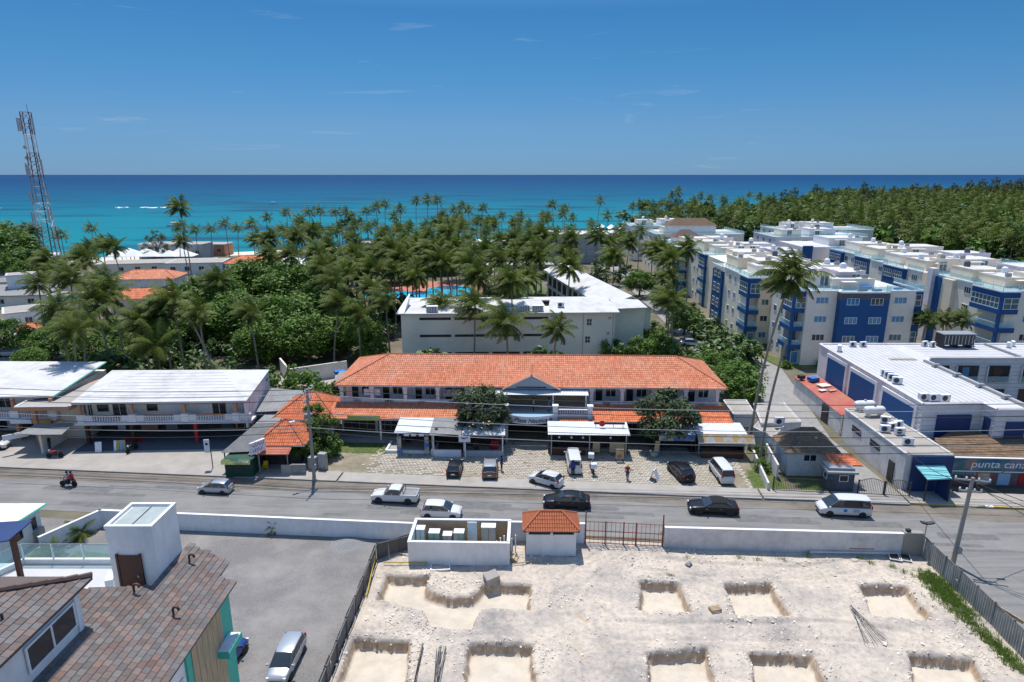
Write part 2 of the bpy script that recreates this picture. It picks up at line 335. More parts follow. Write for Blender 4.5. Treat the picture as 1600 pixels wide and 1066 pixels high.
def smooth(o, ang=40):
    me = o.data; me.polygons.foreach_set('use_smooth', [True] * len(me.polygons))
    bm = bmesh.new(); bm.from_mesh(me); bmesh.ops.remove_doubles(bm, verts=bm.verts, dist=0.0005); bmesh.ops.recalc_face_normals(bm, faces=bm.faces)
    for e in bm.edges:
        if len(e.link_faces) == 2 and e.calc_face_angle(0) > R(ang): e.smooth = False
    bm.to_mesh(me); bm.free(); return o
def bevel(o, w_=0.03, seg=2):
    bm = bmesh.new(); bm.from_mesh(o.data); bmesh.ops.remove_doubles(bm, verts=bm.verts, dist=0.0005)
    bmesh.ops.bevel(bm, geom=list(bm.edges), offset=w_, segments=seg, affect='EDGES', profile=0.5); bm.to_mesh(o.data); bm.free(); return o
SHARE = {}
def shared(key, fn):
    if key not in SHARE: SHARE[key] = fn()
    return SHARE[key]
C5, S5 = math.cos(R(5)), math.sin(R(5))
def SW(sx, sy, z=0.0):                       # street frame (x along the road) to world
    return (sx*C5 + sy*S5, -sx*S5 + sy*C5, z)
rnd = random.Random(7)

# window: frame mesh (parent) + pane child; faces local -Y, origin at bottom centre
def window(parent, loc, w_, h_, rz=0.0, panes=(2, 1), glass='glass_blue', frame='steel_white', fw=0.06, name='window', depth=0.06):
    def mk():
        b = MB(); nx, nz = panes
        b.box(-w_/2, w_/2, -depth, 0, 0, fw); b.box(-w_/2, w_/2, -depth, 0, h_-fw, h_)
        for i in range(nx + 1):
            x = -w_/2 + (w_ - fw) * i / nx; b.box(x, x + fw, -depth + 0.002, 0, fw, h_ - fw)
        for j in range(1, nz):
            z = h_ * j / nz; b.box(-w_/2 + fw, w_/2 - fw, -depth + 0.004, 0, z - fw/2, z + fw/2)
        return b.mesh('window_frame')
    def mg():
        return MB().box(-w_/2 + 0.01, w_/2 - 0.01, -0.02, -0.002, 0.01, h_ - 0.01).mesh('pane')
    f = link(name, shared(('wf', w_, h_, panes, fw, frame, depth), mk), frame, parent, loc, (0, 0, R(rz)))
    link('pane', shared(('wg', w_, h_, glass), mg), glass, f)
    return f

# tiled slope: rows of barrel tiles. o = lower-left corner, u = unit along eave, v = unit up slope; lim(vv)->(u0,u1)
def tiles(o, u, v, vlen, lim, tw=0.26, tl=0.42, arch=0.07, jit=0.5, rs=None, flat=False):
    rs = rs or rnd; o, u, v = Vector(o), Vector(u), Vector(v); n = u.cross(v).normalized(); b = MB()
    rows = max(1, int(round(vlen / tl))); tl = vlen / rows
    for r_ in range(rows):
        va, vb = r_ * tl - 0.05, (r_ + 1) * tl
        a0, a1 = lim((r_ + 0.5) * tl)
        k = int(math.floor(a0 / tw))
        off = (tw / 2 if (flat and r_ % 2) else 0)
        while k * tw < a1:
            ua, ub = k * tw + off, (k + 1) * tw + off - (0.012 if flat else 0.0); k += 1
            ua, ub = max(ua, a0), min(ub, a1)
            if ub - ua < 0.05: continue
            t = min(1, max(0, rs.gauss(0.5, 0.22))); um = (ua + ub) / 2; lift = rs.uniform(0, 0.012)
            if flat:
                A, B_ = o + u*ua + v*va + n*(0.045 + lift), o + u*ub + v*va + n*(0.045 + lift)
                C_, D = o + u*ub + v*vb + n*0.012, o + u*ua + v*vb + n*0.012
                b.face([A, B_, C_, D], t); b.face([o + u*ua + v*va, o + u*ub + v*va, B_, A], t)
            else:
                q = (ub - ua) * 0.22
                lo = [o + u*ua + v*va + n*0.03, o + u*(ua+q) + v*va + n*(arch+0.03), o + u*(ub-q) + v*va + n*(arch+0.03), o + u*ub + v*va + n*0.03]
                hi = [o + u*ua + v*vb, o + u*(ua+q) + v*vb + n*arch, o + u*(ub-q) + v*vb + n*arch, o + u*ub + v*vb]
                for i in range(3): b.face([lo[i], lo[i+1], hi[i+1], hi[i]], t)
                b.face([lo[3], lo[2], lo[1], lo[0]], t)
    return b
# hip/gable roof of barrel tiles over a rectangle (local), returns parts under parent
def hip_roof(parent, x0, x1, y0, y1, z0, z1, hx0, hx1, m='orange_tile', tw=0.26, tl=0.42, fascia='lilac_white', th=0.14, back=True):
    ym = (y0 + y1) / 2
    A, B_, C_, D = (x0,y0,z0), (x1,y0,z0), (x1,y1,z0), (x0,y1,z0); E, F = (x0+hx0, ym, z1), (x1-hx1, ym, z1)
    deck = MB(); deck.face([A,B_,F,E]); deck.face([C_,D,E,F])
    deck.face([B_,C_,F]); deck.face([D,A,E]); deck.face([(p[0],p[1],p[2]-th) for p in (D,C_,B_,A)])
    for p, q in ((A,B_),(B_,C_),(C_,D),(D,A)): deck.face([(p[0],p[1],p[2]-th),(q[0],q[1],q[2]-th),q,p])
    dk = deck.build('roof', fascia, parent)
    def side(P0, P1, T0, T1):
        P0, P1, T0, T1 = map(Vector, (P0, P1, T0, T1)); u = (P1 - P0); L = u.length; u.normalize()
        vv = (T0 - P0) - u * (T0 - P0).dot(u); H_ = vv.length; vv.normalize()
        a, b_ = (T0 - P0).dot(u), (T1 - P0).dot(u)
        lim = lambda h: (a * h / H_, L + (b_ - L) * h / H_)
        return tiles(P0 + u.cross(vv).normalized()*0.01, u, vv, H_, lim, tw, tl)
    bb = MB()
    for args in ((A,B_,E,F), (B_,C_,F,F), (D,A,E,E)) + (((C_,D,F,E),) if back else ()):
        s_ = side(*args); i = len(bb.v); bb.v += s_.v; bb.f += [tuple(k+i for k in f) for f in s_.f]; bb.t += s_.t
    tl_ = bb.build('roof_tiles', m, dk, kind='stuff')
    rt = MB(); up = lambda p: (p[0], p[1], p[2] + 0.07)
    for p, q in ((E,F),(A,E),(D,E),(B_,F),(C_,F)):
        if (Vector(p)-Vector(q)).length > 0.1: rt.tube([up(p), up(q)], 0.11, 6)
    rt.build('ridge_tiles', 'ridge_tile', dk, kind='stuff')
    return dk
# corrugated sheet between 4 top corners (front-left, front-right, back-right, back-left)
def corrugated(parent, fl, fr, br, bl, m, name='roof_sheet', pitch=0.25, amp=0.03, group=None):
    fl, fr, br, bl = map(Vector, (fl, fr, br, bl)); n = max(4, int((fr - fl).length / pitch) * 2); b = MB(); i0 = 0
    for k in range(n + 1):
        t = k / n; up = Vector((0, 0, amp if k % 2 else 0)); f_, q = fl.lerp(fr, t) + up, bl.lerp(br, t) + up
        b.v += [tuple(f_), tuple(q), tuple(f_ - Vector((0,0,0.03))), tuple(q - Vector((0,0,0.03)))]
    for k in range(n):
        a = k*4; b.f += [(a, a+4, a+5, a+1), (a+2, a+3, a+7, a+6), (a, a+2, a+6, a+4), (a+1, a+5, a+7, a+3)]; b.t += [0.5]*4
    return b.build(name, m, parent)
def balustrade(parent, x0, x1, y, z, h=0.85, rail='terracotta_paint', m='white_paint', step=0.28):
    b = MB(); b.box(x0, x1, y-0.09, y+0.09, z, z+0.12); n = max(2, int((x1-x0)/step))
    for k in range(n):
        x = x0 + (x1-x0)*(k+0.5)/n; b.lathe([(0.045, z+0.12), (0.075, z+0.32), (0.045, z+0.55), (0.05, z+h-0.1)], (x, y, 0), 6)
    o = b.build('balustrade', m, parent); MB().box(x0, x1, y-0.12, y+0.12, z+h-0.1, z+h).build('handrail', rail, o); return o
def text(body, size, m, parent, loc, rot, name='lettering', shear=0.0, ext=0.015, width=None):
    cu = bpy.data.curves.new('lettering', 'FONT'); cu.body = body; cu.size = size; cu.shear = shear; cu.extrude = ext; cu.align_x = 'CENTER'; cu.align_y = 'CENTER'
    o = bpy.data.objects.new('tmp', cu); COL.objects.link(o); bpy.context.view_layer.update()
    me = bpy.data.meshes.new_from_object(o.evaluated_get(bpy.context.evaluated_depsgraph_get())); bpy.data.objects.remove(o)
    if width:
        xs = [v.co.x for v in me.vertices]; k = width / (max(xs) - min(xs))
        for v in me.vertices: v.co.x *= k
    me.materials.clear()
    return link(name, me, m, parent, loc, rot)


# ================================================================== SETTING: ground, sea, road
def struct(name, b, m, parent=None):
    o = b.build(name, m, parent)
    if not parent: o['kind'] = 'structure'
    return o
COAST = [(-6000, -600), (-1500, 60), (-500, 200), (-250, 232), (-143, 251), (-60, 292), (0, 318), (70, 345), (120, 400), (240, 560), (375, 750), (600, 930), (944, 1150), (1700, 1500), (5000, 2400)]
g = MB()
def srect(b, x0, x1, y0, y1, z): b.face([SW(x0,y0,z), SW(x1,y0,z), SW(x1,y1,z), SW(x0,y1,z)])
srect(g, -3000, 3000, -600, 18, -0.02); srect(g, -3000, -16, 18, 50.5, -0.02); srect(g, 32, 3000, 18, 50.5, -0.02)
g.face([SW(-3000, 50.5, -0.02), SW(-16, 50.5, -0.02), SW(32, 50.5, -0.02), SW(3000, 50.5, -0.02), (5000, 900, -0.02)] + [(x, y, -0.02) for x, y in reversed(COAST[1:])] )
struct('ground', g, 'ground')
b = MB()
for (p, q) in zip(COAST, COAST[1:]):
    b.face([(p[0], p[1]-14, 0.0), (q[0], q[1]-14, 0.0), (q[0], q[1], -0.012), (p[0], p[1], -0.012)]); b.face([(p[0], p[1], -0.012), (q[0], q[1], -0.012), (q[0], q[1]+16, -2.2), (p[0], p[1]+16, -2.2)])
struct('beach', b, 'sand')
# sea: reef-flat turquoise, darker weed patches, deep blue past the reef
m = bpy.data.materials.new('sea_water'); m.use_nodes = True; t = m.node_tree; MATS['sea_water'] = m
pb = t.nodes['Principled BSDF']; pb.inputs['Roughness'].default_value = 0.6; pb.inputs['Specular IOR Level'].default_value = 0.05
geo = N(t, 'ShaderNodeNewGeometry'); sp = N(t, 'ShaderNodeSeparateXYZ'); t.links.new(geo.outputs['Position'], sp.inputs[0])
nz = N(t, 'ShaderNodeTexNoise'); mp2 = N(t, 'ShaderNodeMapping'); mp2.inputs['Scale'].default_value = (0.0035, 0.009, 1); t.links.new(geo.outputs['Position'], mp2.inputs[0])
nz.inputs['Scale'].default_value = 1.0; nz.inputs['Detail'].default_value = 5; t.links.new(mp2.outputs[0], nz.inputs['Vector'])
# distance offshore (rotated so that the reef bends away to the right with the coast)
dm = N(t, 'ShaderNodeMath', operation='MULTIPLY_ADD'); dm.inputs[1].default_value = -0.25; t.links.new(sp.outputs[0], dm.inputs[0]); t.links.new(sp.outputs[1], dm.inputs[2])
nm = N(t, 'ShaderNodeMath', operation='MULTIPLY_ADD'); nm.inputs[1].default_value = 260; t.links.new(nz.outputs[0], nm.inputs[0]); t.links.new(dm.outputs[0], nm.inputs[2])
mr = N(t, 'ShaderNodeMapRange'); mr.inputs[1].default_value = 350; mr.inputs[2].default_value = 4000; t.links.new(nm.outputs[0], mr.inputs[0])
cr = N(t, 'ShaderNodeValToRGB'); e = cr.color_ramp.elements
e[0].position = 0.0; e[0].color = (0.004, 0.205, 0.225, 1); e[1].position = 1.0; e[1].color = (0.002, 0.042, 0.130, 1)
for p_, c_ in ((0.08, (0.003, 0.165, 0.215)), (0.20, (0.002, 0.098, 0.175)), (0.40, (0.002, 0.068, 0.160)), (0.66, (0.002, 0.052, 0.145))):
    q = e.new(p_); q.color = (*c_, 1)
t.links.new(mr.outputs[0], cr.inputs[0])
n2 = N(t, 'ShaderNodeTexNoise'); mp3 = N(t, 'ShaderNodeMapping'); mp3.inputs['Scale'].default_value = (0.008, 0.026, 1); mp3.inputs['Location'].default_value = (5.3, 2.1, 0)
t.links.new(geo.outputs['Position'], mp3.inputs[0]); n2.inputs['Scale'].default_value = 1.0; n2.inputs['Detail'].default_value = 6; t.links.new(mp3.outputs[0], n2.inputs['Vector'])
r2 = N(t, 'ShaderNodeValToRGB'); r2.color_ramp.elements[0].position = 0.51; r2.color_ramp.elements[1].position = 0.63; r2.color_ramp.elements[0].color = (0,0,0,1); r2.color_ramp.elements[1].color = (0.92,)*3 + (1,)
t.links.new(n2.outputs[0], r2.inputs[0])
mx = N(t, 'ShaderNodeMix', data_type='RGBA'); mx.inputs[7].default_value = (0.010, 0.062, 0.115, 1); t.links.new(r2.outputs[0], mx.inputs[0]); t.links.new(cr.outputs[0], mx.inputs[6])
t.links.new(mx.outputs[2], pb.inputs['Base Color'])
n3 = N(t, 'ShaderNodeTexNoise'); mp4 = N(t, 'ShaderNodeMapping'); mp4.inputs['Scale'].default_value = (0.12, 0.4, 1); t.links.new(geo.outputs['Position'], mp4.inputs[0]); n3.inputs['Scale'].default_value = 1.0; n3.inputs['Detail'].default_value = 4
t.links.new(mp4.outputs[0], n3.inputs['Vector']); bp = N(t, 'ShaderNodeBump'); bp.inputs['Distance'].default_value = 0.8; bp.inputs['Strength'].default_value = 0.6
t.links.new(n3.outputs[0], bp.inputs['Height']); t.links.new(bp.outputs[0], pb.inputs['Normal'])
b = MB(); ys = [60, 700, 2500, 9000, 40000, 120000]
for ya, yb in zip(ys, ys[1:]): b.face([(-120000, ya, -1.2), (120000, ya, -1.2), (120000, yb, -1.2), (-120000, yb, -1.2)])
# keep the sea out from under the land
b.v = [(x, y, z) for x, y, z in b.v]
struct('sea', b, 'sea_water')
# breaking waves on the reef
def surf(pts, wid, label):
    b = MB(); n = 26; r_ = random.Random(len(label))
    for k in range(n):
        t0, t1 = k/n, (k+1)/n
        def at(t_): return (pts[0][0] + (pts[1][0]-pts[0][0])*t_, pts[0][1] + (pts[1][1]-pts[0][1])*t_ + 4*math.sin(t_*9))
        wv = lambda t_: wid * math.sin(math.pi*min(1, max(0, t_)))**0.6 * (0.6 + 0.4*math.sin(t_*23))
        (xa, ya), (xb, yb) = at(t0), at(t1)
        if r_.random() < 0.12: continue
        for s0, s1, z0, z1 in ((-1, 0, -1.15, -0.5), (0, 1, -0.5, -1.15)):
            b.face([(xa, ya+wv(t0)*s0, z0), (xb, yb+wv(t1)*s0, z0), (xb, yb+wv(t1)*s1, z1), (xa, ya+wv(t0)*s1, z1)])
    o = b.build('breaking_wave', 'white_paint'); o['kind'] = 'stuff'; tag(o, label, 'wave')
surf([(-399, 655), (-386, 655)], 4, 'short white line of surf breaking on the reef at the left')
surf([(-374, 655), (-346, 655)], 4.5, 'second white streak of surf beside the tall leaning palm')
surf([(-512, 640), (-504, 641)], 3, 'faint fleck of surf left of the lattice mast')

# road and pavements (street frame)
b = MB(); srect(b, -400, 400, 51.0, 59.0, 0.0); struct('road', b, 'asphalt')
rr_ = random.Random(15); road_o = bpy.data.objects['road']
for k in range(26):
    sx0, sy0 = rr_.uniform(-50, 40), rr_.uniform(51.5, 56.6); w_, d_ = rr_.uniform(0.6, 4.5), rr_.uniform(0.3, 1.0); j_ = lambda: rr_.uniform(-.12, .12)
    MB().face([SW(sx0 + a_*w_ + j_(), sy0 + c_*d_*0.5 + j_(), 0.0011 + 0.0001*k) for a_, c_ in ((-1,-1),(-.3,-1.05),(.4,-.95),(1,-1),(1.03,.1),(1,1),(.2,.95),(-.5,1.05),(-1,1),(-1.04,0))]).build('asphalt_patch', 'asphalt_patch', road_o)
for k in range(16):
    sx0, sy0 = rr_.uniform(-48, 36), rr_.uniform(51.4, 56.8); L_ = rr_.uniform(2, 9); b = MB(); n_ = 12; yy = [sy0 + sum(rr_.uniform(-.09, .09) for q in range(j+1)) for j in range(n_+1)]
    for j in range(n_): b.face([SW(sx0 + L_*j/n_, yy[j]-0.02, 0.0050), SW(sx0 + L_*(j+1)/n_, yy[j+1]-0.02, 0.0050), SW(sx0 + L_*(j+1)/n_, yy[j+1]+0.02, 0.0050), SW(sx0 + L_*j/n_, yy[j]+0.02, 0.0050)])
    b.build('tar_crack', 'zinc_dark', road_o)
b = MB(); b.face([SW(32.0, 51.0, 0.0), SW(32.6, 5, 0.0), SW(75, 5, 0.0), SW(75, 51.0, 0.0)][::-1]); struct('side_road', b, 'asphalt')
b = MB()
random.seed(4)
xs = [-400, -120] + [-100 + 4*k for k in range(54)] + [400]
for x0, x1 in zip(xs, xs[1:]):
    f = lambda x: 57.15 + 0.35*math.sin(x*0.11) + 0.25*math.sin(x*0.43) - (0.5 if x < -25 else 0)
    b.face([SW(x0, f(x0), 0.004), SW(x1, f(x1), 0.004), SW(x1, 59.0, 0.004), SW(x0, 59.0, 0.004)])
struct('road_shoulder', b, 'road_dust')
def kerbed(name, x0, x1, y0, y1, m, h=0.13, km='concrete_grey'):
    b = MB(); b.prism([SW(x0, y0+0.15), SW(x1, y0+0.15), SW(x1, y1), SW(x0, y1)], -0.01, h); o = struct(name, b, m)
    n = max(1, int((x1-x0)/2.4))
    for k in range(n):
        a, c_ = x0 + (x1-x0)*k/n, x0 + (x1-x0)*(k+1)/n - 0.02
        MB().prism([SW(a, y0), SW(c_, y0), SW(c_, y0+0.15), SW(a, y0+0.15)], -0.01, h + 0.012).build('kerb_stone', km, o)
    return o
kerbed('pavement_left', -75, -23.6, 59.0, 61.2, 'concrete')
kerbed('pavement_centre', -23.4, 19.6, 59.0, 61.1, 'concrete', 0.12)
kerbed('pavement_right', 19.8, 33.5, 59.1, 61.2, 'concrete', 0.12)
kerbed('pavement_corner', 33.7, 75, 59.3, 62.2, 'concrete', 0.12, 'kerb_yellow')
b = MB(); b.prism([(-80, 66.8), (-31.5, 63.3), (-31.5, 73), (-80, 73.5)], -0.01, 0.06); struct('shop_forecourt', b, 'concrete')
# joints scored in the forecourt
b = MB(); b.prism([(-31.5, 63.3), (-21.6, 62.3), (-21.6, 66), (-31.5, 68)], -0.01, 0.03); struct('snack_bar_yard', b, 'concrete_grey')
b = MB(); b.face([SW(42, 49.5, 0.12), SW(42.6, 44, 0.12), SW(75, 40, 0.12), SW(75, 49.5, 0.12)][::-1]); b.v += []
b2 = MB(); b2.prism([SW(41.5, 51.5), SW(40.3, 44.5), SW(43, 41), SW(75, 41), SW(75, 51.5)], -0.01, 0.13); struct('traffic_island', b2, 'concrete_grey')

# plaza parking: soil, grass and a field of pale paving blocks
b = MB(); b.prism([SW(-25.6, 61.1), SW(19.8, 61.1), SW(21.4, 74), SW(-28, 74)], -0.01, 0.008); struct('parking_yard', b, 'yard_soil')
bv = MB(); r_ = random.Random(11)
PX, PY = 0.40, 0.40
for j in range(25):
    for i in range(120):
        sx = -24.6 + i*PX + (PX/2 if j % 2 else 0); sy = 61.2 + j*PY
        if sx > 19.2 or (sx < -22.3 + max(0, (sy-61))*0.10) : continue
        edge = sx < -20.5 + math.sin(sy*3)*0.8 or (sx < -9 and sy < 61.9 + math.sin(sx*1.3)*0.4)
        if edge and r_.random() < 0.6: continue
        if -19 < sx < -11.5 and sy > 67.2: continue
        if 14.2 < sx < 19 and sy < 65.5 and sx > 16.2: continue
        if r_.random() < 0.03: continue
        w_ = 0.165; x, y, _ = SW(sx + r_.uniform(-.012,.012), sy + r_.uniform(-.012,.012)); z = 0.045 + r_.uniform(-0.012, 0.012); a = R(-5) + r_.uniform(-.04, .04)
        tt = min(1, max(0, r_.gauss(0.55, 0.2)))
        ca, sa = math.cos(a)*w_, math.sin(a)*w_
        top = [(x-ca+sa, y-sa-ca, z), (x+ca+sa, y+sa-ca, z), (x+ca-sa, y+sa+ca, z), (x-ca-sa, y-sa+ca, z)]
        bv.face(top, tt)
        for k in range(4):
            p, q = top[k], top[(k+1) % 4]; bv.face([(p[0],p[1],0.0), (q[0],q[1],0.0), q, p], tt)
o = bv.build('paving_blocks', 'paver', bpy.data.objects['parking_yard'], kind='stuff')
# lawn strips
b = MB(); b.prism([(-20.4, 68.3), (-13.2, 67.6), (-13.2, 71.3), (-20.6, 71.8)], -0.01, 0.03); b.prism([(24.6, 59.5), (28.3, 59.2), (28.3, 63.4), (25.4, 63.6)], -0.01, 0.03); b.prism([(29.5, 58.9), (34, 58.6), (34, 63), (29.5, 66)], -0.01, 0.025)
struct('lawn_patches', b, 'grass')
# lane beside the commercial building, up to the apartments
b = MB(); b.prism([(32.4, 57.8), (38.9, 57.4), (38.6, 72), (41.9, 88), (44.5, 101), (36, 101), (33.8, 86), (33.4, 72)], -0.01, 0.02); struct('service_lane', b, 'concrete_grey')
b = MB(); b.prism([(33.2, 101), (44.5, 101), (43.2, 108), (40.6, 112), (38.6, 240), (33, 240)], -0.01, 0.025); struct('apartment_lane', b, 'concrete_grey')
b = MB(); b.prism([(40.9, 112), (43.6, 109), (44.6, 101.5), (66, 100.5), (66, 101.7), (47, 104), (43.5, 116), (43.4, 200), (39, 200)], -0.01, 0.04); struct('apartment_lawn', b, 'grass')
for k in range(9): MB().box(34.9 + k*0.62, 35.25 + k*0.62, 106.5, 109, 0.02, 0.030).build('crossing_stripe', 'white_paint', bpy.data.objects['apartment_lane'])
# gravel lot
b = MB(); b.prism([SW(-80, 5), (-12.2, 6), (-11.78, 26.5), (-11.28, 47.0), (-8.6, 48.3), (-8.7, 49.9), SW(-80, 50.4)], -0.4, 0.0); struct('gravel_lot', b, 'gravel')
b = MB(); r_ = random.Random(3); rings = 7; seg = 20
cx, cy, _ = (-14.2, 49.5, 0)
for i in range(rings):
    for j in range(seg):
        def pt(i_, j_):
            a = 2*math.pi*j_/seg; rr = 1.75*i_/rings; k = 1 + 0.12*math.sin(3*a+1); return (cx + rr*k*math.cos(a), cy + rr*k*math.sin(a)*0.8, 0.24*(math.cos(math.pi*i_/rings)+1)/2 + 0.001)
        b.face([pt(i, j), pt(i+1, j), pt(i+1, j+1), pt(i, j+1)])
o = b.build('gravel_heap', 'gravel_dark'); tag(o, 'low round heap of dark gravel on the grey gravel lot', 'gravel heap'); smooth(o, 60)

# ------------------------------------------------------------------ building site with dug pits
PITS = [
 [(-10.06, 44.98), (-6.55, 44.81), (-6.23, 43.01), (-4.87, 42.24), (-2.93, 42.31), (-2.41, 43.81), (1.55, 43.73), (1.46, 40.68), (-2.26, 40.61), (-2.75, 38.49), (-6.09, 38.88), (-6.64, 40.61), (-10.4, 41.71)],
 [(-10.93, 37.65), (-7.0, 37.4), (-6.39, 32.7), (-11.24, 32.7)],
 [(-2.98, 37.15), (1.57, 37.03), (1.42, 32.7), (-3.08, 32.7)],
 [(10.02, 44.22), (13.35, 43.81), (13.29, 40.11), (9.3, 40.47)],
 [(16.69, 43.73), (20.3, 43.73), (20.3, 39.84), (16.04, 39.97)],
 [(9.0, 36.24), (13.23, 36.6), (12.94, 32.7), (8.32, 32.7)],
 [(15.8, 36.3), (20.17, 36.19), (19.72, 32.7), (14.83, 32.7)],
 [(27.03, 43.57), (30.83, 43.57), (30.51, 39.42), (25.97, 39.77)],
 [(26.35, 36.07), (30.72, 35.72), (29.82, 32.7), (25.01, 32.7)],
]
TRACKS = [[(9.71, 49.3), (6.86, 46.46), (4.49, 43.49), (3.79, 40.83), (4.72, 38.42), (5.57, 36.24), (5.45, 33.67)], [(11.1, 49.3), (11.08, 46.46), (15.57, 45.58), (23.17, 45.15), (27.74, 46.02)], [(4.39, 42.31), (7.2, 38.42), (13.4, 38.1), (22.49, 38.42), (27.32, 37.46)]]
def vnoise(x, y, s, seed=0):
    x, y = x*s + seed*17.3, y*s + seed*9.1; xi, yi = np.floor(x).astype(int), np.floor(y).astype(int); fx, fy = x - xi, y - yi
    fx, fy = fx*fx*(3-2*fx), fy*fy*(3-2*fy)
    h = lambda a, b_: np.modf(np.abs(np.sin(a*127.1 + b_*311.7 + seed*74.7)*43758.5453))[0]
    return (h(xi,yi)*(1-fx) + h(xi+1,yi)*fx)*(1-fy) + (h(xi,yi+1)*(1-fx) + h(xi+1,yi+1)*fx)*fy - 0.5
def polydist(X, Y, poly):
    d = np.full(X.shape, 1e9); ins = np.zeros(X.shape, bool); n = len(poly)
    for i in range(n):
        (ax, ay), (bx, by) = poly[i], poly[(i+1) % n]; ex, ey = bx-ax, by-ay
        t_ = np.clip(((X-ax)*ex + (Y-ay)*ey)/(ex*ex+ey*ey), 0, 1); d = np.minimum(d, np.hypot(X-ax-t_*ex, Y-ay-t_*ey))
        c_ = ((ay > Y) != (by > Y)) & (X < (bx-ax)*(Y-ay)/(by-ay+1e-12) + ax); ins ^= c_
    return np.where(ins, d, -d)
def site_height(X, Y):
    X0, Y0 = X, Y; X = X0 + vnoise(X0, Y0, 0.5, 21)*0.22; Y = Y0 + vnoise(X0, Y0, 0.5, 22)*0.2
    n = vnoise(X, Y, 0.35, 1)*0.35 + vnoise(X, Y, 1.1, 2)*0.10 + vnoise(X, Y, 3.0, 3)*0.05
    z = 0.02 + n*0.55
    for path in TRACKS:
        d = np.full(X.shape, 1e9)
        for (ax, ay), (bx, by) in zip(path, path[1:]):
            ex, ey = bx-ax, by-ay; t_ = np.clip(((X-ax)*ex + (Y-ay)*ey)/(ex*ex+ey*ey), 0, 1); d = np.minimum(d, np.hypot(X-ax-t_*ex, Y-ay-t_*ey))
        z = z - 0.09*np.exp(-((d-0.85)/0.2)**2) + 0.05*np.exp(-((d-1.25)/0.2)**2)
    prof = np.full(X.shape, -9.0)
    for p in PITS: prof = np.maximum(prof, polydist(X, Y, p))
    ed = prof + vnoise(X, Y, 0.9, 7)*0.13 + vnoise(X, Y, 2.2, 5)*0.16 + vnoise(X, Y, 6, 6)*0.10
    lip = np.exp(-((ed + 0.35)/0.35)**2)*0.10
    dep = np.clip((ed + 0.02)/(0.26 + 0.18*(vnoise(X, Y, 1.3, 8) + 0.5)), 0, 1); dep = dep*dep*(3-2*dep)
    return (z + lip)*(1-dep) + (-0.80 + n*0.10)*dep
NX, NY = 400, 210
sx = np.linspace(-15.9, 32, NX); sy = np.linspace(25.5, 50.4, NY); SXg, SYg = np.meshgrid(sx, sy)
WX, WY = SXg*C5 + SYg*S5, -SXg*S5 + SYg*C5
WZ = site_height(WX, WY)
FX = -11.75 + (WY - 26.5)*(0.5/20.5)
WZ[(WX < FX) & (WY < 47.2)] = -0.35
for arr_edge in (SYg > 50.2,): WZ[arr_edge] = 0.0
me = bpy.data.meshes.new('site_ground'); idx = np.arange(NX*NY).reshape(NY, NX)
quads = np.stack([idx[:-1,:-1], idx[:-1,1:], idx[1:,1:], idx[1:,:-1]], -1).reshape(-1, 4)
me.from_pydata(np.stack([WX, WY, WZ], -1).reshape(-1, 3).tolist(), [], quads.tolist()); me.update()
me.polygons.foreach_set('use_smooth', [True]*len(me.polygons))
m = bpy.data.materials.new('site_soil'); m.use_nodes = True; t = m.node_tree; MATS['site_soil'] = m; pb = t.nodes['Principled BSDF']; pb.inputs['Roughness'].default_value = 0.95; pb.inputs['Specular IOR Level'].default_value = 0.15
geo = N(t, 'ShaderNodeNewGeometry'); sp = N(t, 'ShaderNodeSeparateXYZ'); t.links.new(geo.outputs['Position'], sp.inputs[0])
def noise(scale, det=6, rough=0.65):
    n_ = N(t, 'ShaderNodeTexNoise'); n_.inputs['Scale'].default_value = scale; n_.inputs['Detail'].default_value = det; n_.inputs['Roughness'].default_value = rough; t.links.new(geo.outputs['Position'], n_.inputs['Vector']); return n_
def ramp(src, stops):
    r_ = N(t, 'ShaderNodeValToRGB'); e = r_.color_ramp.elements
    while len(e) < len(stops): e.new(0.5)
    for el, (p_, c_) in zip(e, stops): el.position = p_; el.color = (*c_, 1) if len(c_) == 3 else c_
    t.links.new(src, r_.inputs[0]); return r_.outputs[0]
top = ramp(noise(0.22, 7, 0.62).outputs[0], [(0.30, (0.30, 0.27, 0.245)), (0.42, (0.41, 0.36, 0.315)), (0.54, (0.52, 0.445, 0.37)), (0.62, (0.57, 0.49, 0.405)), (0.70, (0.37, 0.33, 0.295))])
spk = ramp(noise(2.6, 9, 0.72).outputs[0], [(0.34, (0.74, 0.73, 0.72)), (0.50, (1.0, 1.0, 1.0)), (0.68, (1.2, 1.17, 1.13))])
mt = N(t, 'ShaderNodeMix', data_type='RGBA', blend_type='MULTIPLY'); mt.inputs[0].default_value = 1; t.links.new(top, mt.inputs[6]); t.links.new(spk, mt.inputs[7])
floor = ramp(noise(0.8).outputs[0], [(0.35, (0.50, 0.435, 0.35)), (0.60, (0.61, 0.53, 0.43))])
wall = ramp(noise(1.6).outputs[0], [(0.35, (0.36, 0.25, 0.165)), (0.55, (0.47, 0.355, 0.25)), (0.70, (0.60, 0.50, 0.39))])
zf = N(t, 'ShaderNodeMapRange'); zf.inputs[1].default_value = -0.20; zf.inputs[2].default_value = -0.10; t.links.new(sp.outputs[2], zf.inputs[0])
zb = N(t, 'ShaderNodeMapRange'); zb.inputs[1].default_value = -0.72; zb.inputs[2].default_value = -0.62; t.links.new(sp.outputs[2], zb.inputs[0])
m1 = N(t, 'ShaderNodeMix', data_type='RGBA'); t.links.new(zb.outputs[0], m1.inputs[0]); t.links.new(floor, m1.inputs[6]); t.links.new(wall, m1.inputs[7])
m2 = N(t, 'ShaderNodeMix', data_type='RGBA'); t.links.new(zf.outputs[0], m2.inputs[0]); t.links.new(m1.outputs[2], m2.inputs[6]); t.links.new(mt.outputs[2], m2.inputs[7])
